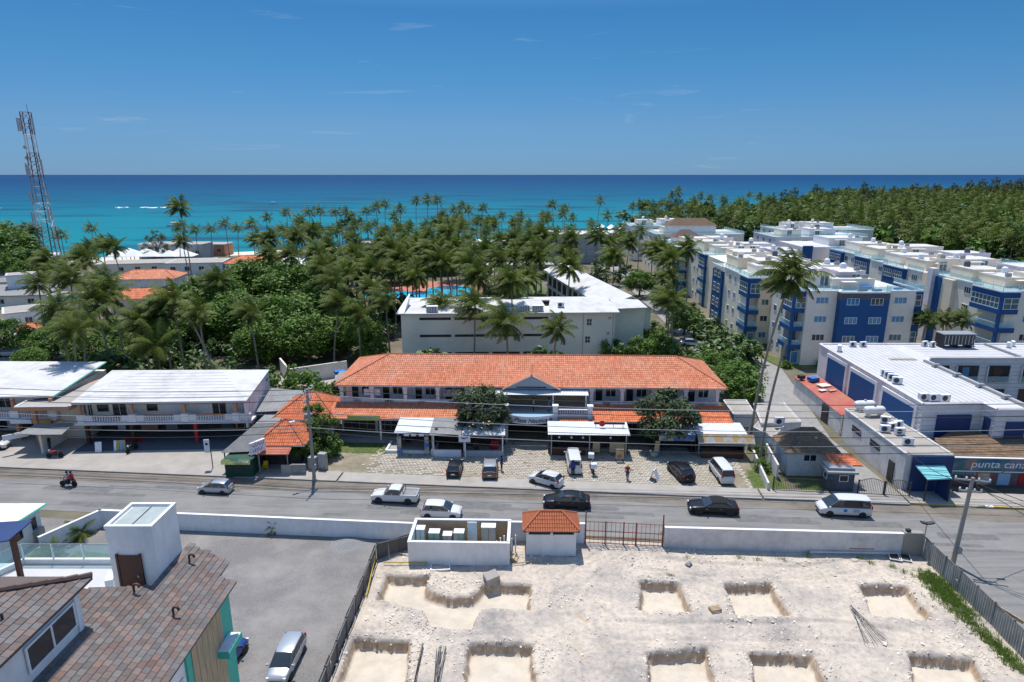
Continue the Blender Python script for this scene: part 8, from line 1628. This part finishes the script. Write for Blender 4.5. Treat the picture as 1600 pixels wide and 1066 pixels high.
# ---- broadleaf crowns
def leaf_crown(seed, clumps, per, leaf, flat=0.7, spread=0.36, hole=0.15):
    """unit crown (radius 1): leaf clumps over the shell and inside of a lumpy dome"""
    r_ = random.Random(seed); b = MB()
    for c_ in range(clumps):
        while True:
            v_ = Vector((r_.uniform(-1,1), r_.uniform(-1,1), r_.uniform(-0.75,1)))
            if 0.35 < v_.length < 1: break
        v_ = v_.normalized()*(0.55 + 0.42*r_.random()**0.5)*r_.uniform(0.85, 1.08); v_.z *= flat; cr = spread*r_.uniform(0.55, 1.1); base_t = r_.uniform(0.25, 0.75)
        for k in range(per):
            d = Vector((r_.gauss(0,1), r_.gauss(0,1), r_.gauss(0,1))).normalized(); p = v_ + d*cr*r_.uniform(0.45, 1.0)*Vector((1,1,0.75)).length/1.6
            nrm = (d*0.8 + Vector((0,0,0.7)) + Vector((r_.gauss(0,.5), r_.gauss(0,.5), r_.gauss(0,.5)))).normalized(); u_ = nrm.orthogonal().normalized(); w_ = nrm.cross(u_); a_ = r_.uniform(0, 6.28); uu = u_*math.cos(a_) + w_*math.sin(a_); ww = nrm.cross(uu); s_ = leaf*r_.uniform(0.6, 1.25)
            b.face([p - uu*s_, p + ww*s_*0.45, p + uu*s_, p - ww*s_*0.45], min(1, max(0, base_t + r_.uniform(-.25, .25))))
    return b.mesh('crown')
BIG = [leaf_crown(100+s_, 150, 46, 0.062, 0.72, 0.30) for s_ in range(4)]
LOW = [leaf_crown(250+s_, 14, 20, 0.20, 0.8, 0.42) for s_ in range(4)]
SMALL = [leaf_crown(200+s_, 34, 60, 0.10, 0.8, 0.36) for s_ in range(4)]
ALM = [leaf_crown(300+s_, 70, 75, 0.072, 0.8, 0.28) for s_ in range(2)]
def limb_mesh(seed):
    r_ = random.Random(seed); b = MB(); b.tube([(0,0,0),(0.04,0.02,0.45),(0,0,0.75)], [0.085,0.06,0.05], 7, cap=False)
    for k in range(6): a_ = k*1.05 + r_.uniform(-.2,.2); b.tube([(0.02,0.01,0.42+0.05*k), (0.3*math.cos(a_), 0.3*math.sin(a_), 0.75), (0.62*math.cos(a_), 0.62*math.sin(a_), 1.05)], [0.045,0.03,0.012], 5, cap=False)
    b.sm = True; return b.mesh('trunk')
LIMB = [limb_mesh(s_) for s_ in range(3)]
def tree(label, x, y, zc, rx, rz_sc, meshes, m_, group=None, name='leafy_tree', rs=rp_, z0=0.0):
    t_ = thing(name, label, 'tree', (x, y, z0), 0, group); t_.rotation_euler = (0, 0, rs.uniform(0, 6.28)); tr = link('trunk', rs.choice(LIMB), 'bark', t_); tr.scale = (rx, rx, (zc-z0)/0.95); c_ = link('crown', rs.choice(meshes), m_, t_, (0, 0, zc-z0), (0, 0, rs.uniform(0, 6.28))); c_.scale = (rx, rx, rx*rz_sc); return t_
big = [(-62.85, 131.87, 6.8, 6.8), (-59.85, 146.56, 7.4, 7.4), (-49.78, 142.95, 7.4, 7.4), (-37.9, 126.52, 7, 6.2), (-51.72, 116.3, 5.8, 6.2), (-42.24, 113.02, 5.8, 6.8), (-57.9, 112.88, 5, 4.5), (-34.52, 104.72, 5, 5), (-30.18, 108.59, 4.5, 4.2), (-25.77, 106.54, 5, 3.6), (-42.01, 104.27, 4, 4.5), (-61.06, 107.94, 5, 4.5)]
blab = ['leftmost crown of the big leafy trees', 'highest crown of the big leafy trees, left of centre', 'highest crown of the big leafy trees, right of centre', 'rightmost high crown of the big leafy trees', 'front left crown of the big leafy trees', 'front middle crown of the big leafy trees', 'leafy tree behind the balcony shop roof', 'front right crown of the big leafy trees', 'leafy tree at the left of the hotel gable', 'leafy tree touching the left hotel wall', 'low leafy tree in front of the big crowns', 'leafy tree between two palms behind the shops']
for i, (x, y, z, r_0) in enumerate(big): tree(blab[i], x, y, z, r_0, 0.85, BIG, 'leaf_mid', 'big leafy trees left of the hotel')
dark = [(-152.51, 195.03, 9, 9), (-138.47, 180.78, 7, 6), (-177.84, 225.67, 10, 8), (-127.46, 169.09, 6, 5), (-88.51, 108.74, 4, 4), (-80.06, 106.81, 3, 3.5), (-68.95, 100.79, 3.5, 4), (-70.59, 109.68, 4, 4), (-63.82, 102.62, 3, 3), (-77.47, 98.61, 2.5, 2.5), (-84.17, 117.23, 4, 4)]
dlab = ['dark tree mass at the left edge above the rooftops', 'dark tree beside the lattice mast', 'farthest dark tree at the left edge', 'lower dark tree left of the lattice mast', 'round dark tree by the parked white people carrier', 'bush under the low palm behind the corner shop', 'leafy tree behind the gap between the two shops', 'leafy tree below the orange roofs', 'bush behind the left end of the balcony shop', 'bush beside the white people carrier', 'tree behind the small cream kiosk']
for i, (x, y, z, r_0) in enumerate(dark): tree(dlab[i], x, y, z, r_0, 0.85, BIG, 'leaf_dark' if i < 5 else 'leaf_mid', 'trees at the left edge')
mid = [(31.94, 87.02, 3, 3.6), (32.27, 96.79, 2.5, 3), (31.89, 82.88, 2.5, 2.6), (28.28, 94.98, 2, 2.6), (21.27, 102.62, 3, 3), (17.13, 103.23, 2.5, 2.6), (25.46, 104.68, 3, 3), (27.15, 100.49, 2.5, 2.6), (25.77, 113.74, 3, 3), (21.2, 110.98, 2.5, 2.5), (34.41, 124.41, 3, 3), (33.41, 165.59, 4, 4), (32.38, 241.08, 5, 4.5), (62.57, 262.37, 4, 5), (-23.84, 104.68, 3, 3), (52.55, 128.08, 1.5, 1.5)]
mlab = ['round bush tree right of the plaza roof', 'bush behind the right hip of the plaza roof', 'lower bush right of the plaza eave', 'bush behind the plaza ridge beside the lane', 'broad leaved bush in front of the hotel wing gable', 'banana like bush behind the plaza ridge', 'bush at the right of the hotel side wing', 'bush left of the grey lane car', 'bush at the foot of the hotel wing gable', 'bush below the hotel side windows', 'bush under the large lane palm', 'tree beside the hotel wing roof', 'dense dark tree beside the grey screened building', 'tree behind the three lane palms', 'shrub at the left end of the plaza roof', 'small shrub against the apartment wall']
for i, (x, y, z, r_0) in enumerate(mid): tree(mlab[i], x, y, z, r_0, 0.9, SMALL if r_0 < 3.3 else BIG, 'leaf_mid' if i % 3 else 'leaf_dark', 'bushes around the hotel and plaza')
for i, (x, y, z, r_0, lab) in enumerate(((-3.6, 70.4, 4.5, 3.4, 'dark almond tree in front of the left plaza balcony'), (17.8, 69.4, 4.1, 3.7, 'dark almond tree over the right plaza awnings'))):
    t_ = tree(lab, x, y, z, r_0, 0.92, ALM, 'leaf_almond', 'almond trees in front of the plaza', 'almond_tree')
# vine, banana clumps and planter shrubs
for i, (x, y, z, r_0, z0, m_, lab) in enumerate(((-21.7, 68.6, 3.2, 1.8, 0, 'leaf_vine', 'bright green vine thicket behind the utility pole'), (-22.9, 65.3, 1.8, 1.3, 0, 'leaf_vine', 'lower part of the vine over the navy box sign'), (-20.9, 67.0, 1.4, 1.6, 0, 'leaf_dark', 'dark bush right of the utility pole'), (-23.2, 70.6, 4.3, 1.1, 0, 'leaf_vine', 'vine top beside the grey water tank'), (-29.5, 86.0, 1.6, 3.0, 0, 'leaf_vine', 'banana thicket behind the orange pavilion roof'), (-25.0, 83.5, 1.4, 2.6, 0, 'leaf_mid', 'green thicket left of the plaza roof end'), (-34.0, 89, 1.6, 3.2, 0, 'leaf_vine', 'thicket beside the grey sheet roof shed'), (34.3, 97.3, 1.0, 1.6, 0, 'leaf_mid', 'bush on the lane bend beside the apartments'), (45.5, 101.6, 0.5, 0.9, 0, 'leaf_mid', 'low shrub on the apartment lawn'), (42.6, 110, 0.6, 0.9, 0, 'leaf_vine', 'clipped shrub at the second apartment block'), (43.0, 113, 0.6, 0.8, 0, 'leaf_vine', 'yellowish shrub along the apartment wall'), (51.5, 101.8, 0.5, 1.0, 0, 'leaf_dark', 'dark shrub at the foot of the blue front panel'), (27.0, 63.5, 0.6, 0.9, 0, 'leaf_mid', 'shrub in the strip left of the gate hut'), (28.2, 66.5, 0.9, 1.0, 0, 'leaf_mid', 'shrub at the foot of the tall leaning palm'))):
    tree(lab, x, y, z, r_0, 1.0, SMALL, m_, 'garden shrubs', 'shrub', z0=z0)
for i, (x, y, lab) in enumerate(((-38.3, 50.4, 'small fan plant at the wall corner, back one'), (-38.2, 46.9, 'small fan plant outside the lot wall, front one'), (-21.27, 51.2, 'weed growing on the road side of the lot wall'))):
    t_ = thing('fan_plant', lab, 'plant', (x, y, 0), 0); c_ = link('fronds', NEARC[i][0], 'palm_leaf', t_, (0,0,0.35)); c_.scale = (0.42,)*3 if i < 2 else (0.2, 0.2, 0.3); b = MB(); b.tube([(0,0,0),(0,0,0.4)], 0.07, 6); b.build('stem', 'trunk', t_)
# casuarina-like feathery trees over the right forest and one by the tents
FEA = leaf_crown(400, 80, 70, 0.05, 1.4, 0.24)
cas = [(245.4, 529.64, 15, 7), (237.37, 486.1, 14, 6), (361.64, 675.74, 17, 7), (265.85, 486.1, 14, 7), (220.82, 514.13, 14, 6), (321.45, 628.49, 15, 6), (642.44, 875.56, 17, 8), (601.46, 783.01, 17, 8), (503.71, 724.01, 16, 8), (436.44, 679.1, 15, 7), (202.68, 488.06, 13, 6), (98.69, 387.5, 13, 5), (531.61, 743.68, 17, 8), (509.58, 675.74, 17, 8), (445.59, 663.35, 16, 7), (347.17, 565.23, 15, 7), (307.39, 529.64, 15, 6), (632.1, 813.02, 18, 8)]
for i, (x, y, z, r_0) in enumerate(cas):
    if y > 620: f_ = 620/y; x, y, z, r_0 = x*f_, y*f_, 31-(31-z)*f_, r_0*0.8
    t_ = thing('feathery_tree', 'feathery grey green tree rising above the palm forest', 'tree', (x, y, 0), rp_.uniform(0, 360), 'feathery trees above the forest'); tr = link('trunk', LIMB[0], 'bark', t_); tr.scale = (3, 3, z); c_ = link('crown', FEA, 'leaf_needle', t_, (0,0,z-1)); c_.scale = (r_0*0.75, r_0*0.75, r_0)
x, y, _ = (-129.65, 234.61, 5); t_ = thing('feathery_tree', 'feathery tree beside the white market tents', 'tree', (x, y, 0)); tr = link('trunk', LIMB[1], 'bark', t_); tr.scale = (3, 3, 7); c_ = link('crown', FEA, 'leaf_needle', t_, (0,0,5.5)); c_.scale = (4.5, 4.5, 4.2)
inst = []
for k in range(190):
    q = FOR[int(rp_.random()**1.4*(len(FOR)-1))]; s_ = rp_.uniform(4, 7); inst.append((rp_.choice(LOW), Matrix.Translation((q[0]+rp_.uniform(-5,5), q[1]+rp_.uniform(-5,5), rp_.uniform(6, 12))) @ Matrix.Rotation(rp_.uniform(0, 6.28), 4, 'Z') @ Matrix.Diagonal((s_, s_, s_*1.1, 1))))
o_ = link('mixed_forest', join_mesh(inst, 'mixed_forest'), 'leaf_mid', None, kind='stuff'); tag(o_, 'leafy trees mixed into the far palm forest', 'forest')
# undergrowth in the grove and forest (one mass)
inst = []; ru = random.Random(9)
for k in range(1250):
    if k < 420: x, y = ru.uniform(-85, 42), ru.uniform(94 if k % 2 else 118, 160 if k % 2 else 285)
    else: q = FOR[min(len(FOR)-1, int(ru.random()**1.6*len(FOR)))]; x, y = q[0] + ru.uniform(-9, 9), q[1] + ru.uniform(-9, 9)
    if k < 420 and (-45 < x < -8 and 148 < y < 190): continue
    if k < 420 and (8 < x < 34 and 105 < y < 165): continue
    if x > 40 and x < 130 and y < 262: continue
    if k < 420 and -21 < x < 26 and 98 < y < 120: continue
    if k < 420 and x < -70 and y < 145: continue
    s_ = ru.uniform(2.2, 3.8) if k < 420 else ru.uniform(4, 7.5); inst.append((ru.choice(LOW), Matrix.Translation((x, y, s_*0.55 + (ru.uniform(3, 8) if k > 1000 else 0))) @ Matrix.Rotation(ru.uniform(0, 6.28), 4, 'Z') @ Matrix.Diagonal((s_, s_, s_*0.85, 1))))
o_ = link('undergrowth', join_mesh(inst, 'undergrowth'), 'leaf_dark', None, kind='stuff'); tag(o_, 'dark undergrowth filling the ground beneath the palms', 'undergrowth')
# weeds on the site: grass tufts along the right fence and by the wall
b = MB(); rg = random.Random(31)
def tuft(x, y, n, h):
    for k in range(n):
        a_ = rg.uniform(0, 6.28); d = Vector((math.cos(a_), math.sin(a_), 0))*rg.uniform(0.05, 0.2); p = Vector((x + rg.uniform(-.16,.16), y + rg.uniform(-.16,.16), 0.0)); s_ = Vector((-d.y, d.x, 0)).normalized()*0.022; hh_ = h*rg.uniform(0.5, 1.2)
        b.face([p - s_, p + s_, p + d + Vector((0,0,hh_)) + s_*0.2, p + d + Vector((0,0,hh_)) - s_*0.2], rg.random())
A0, A1, A2 = (32.69, 44.72), (32.4, 39.77), (32.57, 34.53)
for k in range(900):
    f = rg.random(); 
    if f < 0.7: g0 = f/0.7; x, y = A0[0] + (A1[0]-A0[0])*g0 + rg.gauss(0.5, 0.5), A0[1] + (A1[1]-A0[1])*g0 + rg.gauss(0, 0.6)
    else: g0 = (f-0.7)/0.3; x, y = A1[0] + (A2[0]-A1[0])*g0 + rg.gauss(0.3, 0.3), A1[1] + (A2[1]-A1[1])*g0 + rg.gauss(0, 0.3)
    tuft(x, y, 10, 0.32)
for (x, y) in [(14.68, 47.1), (18.98, 47.19), (20.29, 46.82), (22.38, 47.01), (24.76, 47.56), (29.14, 47.19), (29.55, 46.46), (12.56, 44.89), (31.14, 46.02), (31.51, 45.32)]:
    for k in range(5): tuft(x + rg.uniform(-.3,.3), y + rg.uniform(-.2,.2), 10, 0.2)
o_ = b.build('site_weeds', 'grass_blade', None, kind='stuff'); tag(o_, 'green weeds along the grey corrugated fence', 'weeds')
b = MB()
for k in range(500):
    x, y = rg.uniform(-20.5, -13.4), rg.uniform(67.9, 71.4); tuft(x, y, 5, 0.12)
for k in range(220): x, y = rg.uniform(24.8, 28), rg.uniform(59.6, 63.3); tuft(x, y, 5, 0.12)
o_ = b.build('yard_grass', 'grass_blade', None, kind='stuff'); tag(o_, 'short grass beside the plaza yard', 'grass')

# ================================================================== LATTICE MAST
lm = thing('lattice_mast', 'red and white lattice telecom mast with panel antennas', 'mast', (-136.6, 190.0, 0), 20)
Hm = 48.0
def hwid(z): return 2.3 - 1.25*min(1, z/38)
cs = ((-1,-1),(1,-1),(1,1),(-1,1))
bands = [(0, 8, 'steel_white'), (8, 16, 'tower_red'), (16, 23, 'steel_white'), (23, 30, 'steel_grey'), (30, 37, 'tower_red'), (37, 42, 'steel_white'), (42, 48, 'tower_red')]
for z0, z1, m_ in bands:
    for (sx_, sy_) in cs: MB().tube([(sx_*hwid(z0), sy_*hwid(z0), z0), (sx_*hwid(z1), sy_*hwid(z1), z1)], 0.13, 5).build('leg', m_, lm)
    b = MB(); n = max(2, int((z1-z0)/2.2))
    for k in range(n):
        za, zb = z0 + (z1-z0)*k/n, z0 + (z1-z0)*(k+1)/n
        for i in range(4): p, q = cs[i], cs[(i+1) % 4]; b.tube([(p[0]*hwid(za), p[1]*hwid(za), za), (q[0]*hwid(zb), q[1]*hwid(zb), zb)], 0.06, 4); b.tube([(p[0]*hwid(zb), p[1]*hwid(zb), zb), (q[0]*hwid(zb), q[1]*hwid(zb), zb)], 0.05, 4)
    b.build('bracing', m_, lm, kind='stuff')
MB().tube([(0.3,0.3,0),(0.3,0.3,46)], 0.14, 5).build('cable_ladder', 'steel_dark', lm); MB().tube([(0.6,0,48),(0.6,0,50)], 0.05, 5).build('lightning_rod', 'steel_dark', lm)
for (z, dx, dy, hh_) in ((44.5,-1.9,-1.3,3.6), (44.5,1.7,-1.4,3.6), (44.5,-1.2,-1.9,3.4), (32.5,-1.9,-1.0,3.2), (33.5,1.9,-1.0,3.4), (32.2,-1.2,-1.7,3.0), (25.5,-2.3,-1.0,2.6), (25.0,2.1,-1.0,3.0), (24.0,-1.7,-1.8,3.0), (18.5,-2.6,-1.2,4.4), (18.3,-1.9,-1.6,4.2), (20.5,2.2,-1.4,4.2), (19.5,1.7,-1.9,4.0)): o_ = MB().cbox((dx, dy, z), (0.42, 0.22, hh_)).build('panel_antenna', 'antenna', lm); MB().cbox((dx*0.75, dy*0.75, z), (abs(dx)*0.5+0.1, 0.08, 0.08), math.atan2(dy, dx)).build('bracket', 'steel_grey', o_)
for z, dx in ((38.5,-1.3), (35.6,-1.35)): MB().lathe([(0.02,-0.2),(0.5,-0.05),(0.52,0.05)], (dx,-1.0,z), 14, 0.5, 'y').build('dish', 'antenna', lm)

# ================================================================== FAR BUILDINGS, POOL, BOATS
def far_house(label, x, y, w_, d_, h_, roof, wallm='white_paint', rz=0, rh=1.8, win=3, cat='building', name='far_house'):
    t_ = thing(name, label, cat, (x, y, 0), rz); MB().box(-w_/2, w_/2, -d_/2, d_/2, 0, h_).build('wall', wallm, t_)
    if roof in ('orange_tile', 'orange_tile_fresh'):
        hip_roof(t_, -w_/2-0.4, w_/2+0.4, -d_/2-0.4, d_/2+0.4, h_, h_+rh, min(w_,d_)*0.45, min(w_,d_)*0.45, roof, 0.5, 0.8, 'white_paint', 0.2, back=False)
    elif roof == 'flat': MB().box(-w_/2-0.15, w_/2+0.15, -d_/2-0.15, d_/2+0.15, h_, h_+0.25).build('roof', 'roof_white', t_); MB().box(-w_/2+0.3, w_/2-0.3, -d_/2+0.3, d_/2-0.3, h_+0.25, h_+0.256).build('roof_surface', 'concrete', t_)
    else: MB().slab([(-w_/2-0.4, -d_/2-0.4, h_+0.1), (w_/2+0.4, -d_/2-0.4, h_+0.1), (w_/2+0.4, d_/2+0.4, h_+rh), (-w_/2-0.4, d_/2+0.4, h_+rh)], 0.2).build('roof', roof, t_)
    for k in range(win):
        xx = -w_/2 + w_*(k+0.5)/win
        window(t_, (xx, -d_/2, h_*0.35), min(1.6, w_/win*0.5), min(1.4, h_*0.4), 0, (2, 1), 'glass_dark', 'steel_white')
    return t_
o1, oA, o3, wf = (-102.96, 173.78, 0), (-177.81, 252.54, 0), (-81.78, 226.66, 0), (-111.51, 237.09, 0)
far_house('house with faded orange hip roof behind the left palms', -94.94, 166.66, 15, 9, 5.2, 'orange_tile', 'lilac_white', 8)
far_house('lower orange roofed house in front of the faded orange roof', -86.79, 148.45, 12, 7, 3.4, 'orange_tile_fresh', 'cream', 10)
far_house('orange roofed villa near the lattice mast', oA[0]-6, oA[1]-22, 15, 10, 5.5, 'orange_tile', 'white_paint', 0)
far_house('long low house with orange roof beyond the leafy trees', o3[0], o3[1]-16, 22, 9, 3.2, 'orange_tile_fresh', 'white_paint', 0, 2.0, 5)
far_house('long white flat roofed building beyond the left palms', -115.9, 209.67, 34, 10, 3.4, 'flat', 'cream_pale', 12, 1, 7)
far_house('grey flat roofed building near the white market tents', -128.63, 246.54, 24, 9, 5.5, 'flat', 'grey_paint', 0, 1, 6)
far_house('terracotta house with pale roof at the shore', -123.82, 256.05, 22, 8, 4.4, 'flat', 'terracotta_paint', 0, 1, 5)
far_house('white flat roofed house right of the grey seaside building', -102.41, 209.08, 17, 11, 3.6, 'flat', 'white_paint', 10, 1, 4)
far_house('white shop row with dark doors at the left street', -98.91, 134.42, 16, 8, 3.6, 'flat', 'white_paint', 38, 1, 6)
far_house('white rooftop block above the shop row', -122.76, 159.94, 7, 5, 6.8, 'flat', 'white_paint', 35, 1, 1)
far_house('small cream kiosk with brown roof on the left street', -92.51, 120.72, 4.4, 3.2, 2.5, 'orange_tile_fresh', 'cream', 30, 0.7, 1)
far_house('turquoise walled house between the left palms', -102.8, 145.87, 6, 5, 4.2, 'flat', 'aqua_awning', 12, 1, 2)
for i, (px_, lab, mm, w_, h_) in enumerate((((-131.99, 173.78, 0), 'long shed with weathered grey roof at the left', 'zinc_grey', 26, 3.4), ((-122.89, 155.78, 0), 'lower weathered shed in front of the long grey one', 'zinc_grey', 20, 3.0), ((-158.47, 209.67, 0), 'pale walled hall with green grey roof at the left', 'zinc_white', 16, 4.6), ((-150.56, 190.12, 0), 'shed with reddish roof at the left edge', 'red_tin', 14, 3.0))): far_house(lab, px_[0], px_[1], w_, 11, h_, mm, 'cream_pale', 8, 1.0, 3, 'shed', 'shed')
# paved street at the left
b = MB(); b.prism([(-120, 100), (-84, 100), (-76, 112), (-88, 130), (-104, 140), (-130, 135)], -0.01, 0.02); struct('left_street', b, 'concrete')
b = MB(); b.prism([(-70, 92), (-24, 92), (-24, 97), (-70, 99)], -0.01, 0.02); struct('back_lane', b, 'concrete')
t_ = thing('garden_wall', 'pale garden wall with a sloping top behind the thicket', 'wall', (-34, 93, 0), 30); MB().box(0, 9, 0, 0.25, 0, 2.4).build('wall', 'cream_pale', t_); MB().box(0, 0.25, 0.25, 7, 0, 2.4).build('return_wall', 'cream_pale', t_)
t_ = thing('rusty_shed', 'low rusty tin shed with blue tarp behind the plaza', 'shed', (-23.5, 88.5, 0), 12); MB().slab([(-2.6,-2.6,2.2),(1.8,-2.6,2.2),(2.2,3.2,2.6),(-1.6,3.2,2.6)], 0.06).build('roof', 'zinc_grey', t_); MB().box(-2.2, 1.6, -2.2, 2.8, 0, 2.15).build('wall', 'wood_pale', t_); MB().cbox((-1.6, 3.9, 2.3), (1.6, 1.0, 0.4), 0.3).build('tarp', 'tarp_blue', t_)
for i in range(9):
    x, y = -141 + (i % 5)*6.2, 229 + (i//5)*7.5
    t_ = thing('market_tent', '%s white pointed market tent in the %s row by the beach' % (('first','second','third','fourth','fifth')[i % 5], ('front','back')[i//5]), 'tent', (x, y, 0), 4, 'white market tents'); b = MB(); z0 = 3.0; P_ = [(-3,-3,z0),(3,-3,z0),(3,3,z0),(-3,3,z0)]; [b.face([P_[k], P_[(k+1)%4], (0,0,z0+1.9)]) for k in range(4)]; b.build('canopy', 'white_paint', t_)
    for sx_, sy_ in cs: MB().tube([(2.9*sx_, 2.9*sy_, 0), (2.9*sx_, 2.9*sy_, z0)], 0.06, 5).build('pole', 'steel_grey', t_)
sc = thing('screened_building', 'grey building wrapped in screening behind the grove', 'building', (27, 238, 0), 2); MB().box(-13, 12, -7, 9, 0, 10).build('body', 'grey_paint', sc); MB().box(-13.2, 12.2, -7.2, 9.2, 10, 10.4).build('roof', 'roof_white', sc)
for k in range(9): MB().box(-13+k*3.1, -12.85+k*3.1, -7.12, -7.0, 0, 10).build('scaffold_pole', 'steel_grey', sc)
for z in (2.5, 5, 7.5): MB().box(-13, 12, -7.1, -7.02, z, z+0.15).build('scaffold_rail', 'steel_grey', sc)
wr_ = thing('beach_pavilion', 'white wavy roofed beach pavilion behind the screened building', 'building', (48, 270, 0), 0); MB().box(-12, 12, -4, 4, 0, 9).build('wall', 'white_paint', wr_)
b = MB()
for k in range(6): x = -12 + k*4; b.face([(x,-5,9.2),(x+2,-5,10.6),(x+2,5,10.6),(x,5,9.2)]); b.face([(x+2,-5,10.6),(x+4,-5,9.2),(x+4,5,9.2),(x+2,5,10.6)])
b.build('roof', 'white_paint', wr_)
far_house('white tented restaurant roof beyond the pool grove', -14, 240, 18, 10, 5, 'zinc_white', 'white_paint', 0, 2.2, 4); far_house('low tan wall house in the hotel garden', 0, 205, 26, 6, 3.2, 'flat', 'cream', 3, 1, 5)
far_house('white and teal tent house beyond the leafy trees', -68, 205, 14, 9, 3.4, 'zinc_white', 'white_paint', 0, 1.8, 3); far_house('grey concrete house on the shore left of the grove', -47, 246, 20, 9, 6, 'flat', 'grey_paint', 0, 1, 4)
far_house('dark grey flat building inside the palm forest', 172, 232, 22, 12, 9, 'flat', 'navy_grey', 10, 1, 5); far_house('grey roof glimpsed in the far palm forest', 190, 330, 30, 12, 10, 'flat', 'grey_paint', 10, 1, 5)
# pool garden
b = MB(); b.prism([(-42, 146), (-10, 146), (-8, 190), (-34, 190)], -0.01, 0.03); struct('pool_deck', b, 'terracotta_deck')
b = MB(); b.prism([(-31+9*math.cos(a*0.393)*(1.0+0.15*math.cos(3*a*0.393)), 167+7*math.sin(a*0.393)) for a in range(16)], 0.0, 0.045); b.prism([(-17+7*math.cos(a*0.393), 174+9*math.sin(a*0.393)*(1+0.1*math.cos(2*a*0.393))) for a in range(16)], 0.0, 0.046); struct('swimming_pool', b, 'pool_water')
b = MB(); b.prism([(-6, 150), (10, 150), (8, 205), (-8, 205)], -0.01, 0.03); struct('garden_lawn', b, 'grass')
for i, (x, y, s_, lab) in enumerate(((-4.33, 171.72, 4.2, 'round thatched shelter between hotel and grove'), (-36, 186, 6, 'large thatched hut behind the pool'), (-22, 205, 6, 'thatched hut in the grove beyond the pool'), (-60, 268, 7, 'tall thatched roof at the shore'))):
    t_ = thing('thatched_hut', lab, 'hut', (x, y, 0), 0); MB().lathe([(s_, 2.6), (s_*0.98, 2.75), (s_*0.5, 4.3), (0.15, 5.8)], (0,0,0), 18).build('thatch_roof', 'thatch', t_)
    for k in range(6): a_ = k*1.047; MB().tube([(s_*0.85*math.cos(a_), s_*0.85*math.sin(a_), 0), (s_*0.85*math.cos(a_), s_*0.85*math.sin(a_), 2.8)], 0.1, 6).build('post', 'bark', t_)
def boat(label, x, y, L, rz):
    t_ = thing('boat', label, 'boat', (x, y, -1.25), rz, 'boats off the beach'); rows = []
    for f, w_ in ((-0.5, 0.8), (-0.3, 1.0), (0.1, 1.0), (0.35, 0.65), (0.5, 0.06)): hw = L*0.16*w_; rows.append([(f*L, -hw, 0.9+0.4*max(0, f)), (f*L, -hw*0.75, 0.1), (f*L, 0, -0.2), (f*L, hw*0.75, 0.1), (f*L, hw, 0.9+0.4*max(0, f))])
    loft(rows).build('hull', 'white_paint', t_); MB().box(-L*0.2, L*0.12, -L*0.09, L*0.09, 0.7, 2.0).build('cabin', 'white_paint', t_); MB().box(-L*0.3, L*0.15, -L*0.12, L*0.12, 2.5, 2.62).build('canopy', 'white_paint', t_)
    for x_ in (-L*0.28, L*0.13):
        for y_ in (-L*0.11, L*0.11): MB().tube([(x_, y_, 0.8), (x_, y_, 2.5)], 0.04, 5).build('post', 'steel_grey', t_)
boat('white motor boat off the shore beside the tall lone palm', -216.16, 418.72, 12, 15); boat('small white boat moored before the left shore palms', -107.79, 333.31, 9, 160); boat('tiny distant boat beyond the reef flat', -267.39, 734.36, 11, 5)
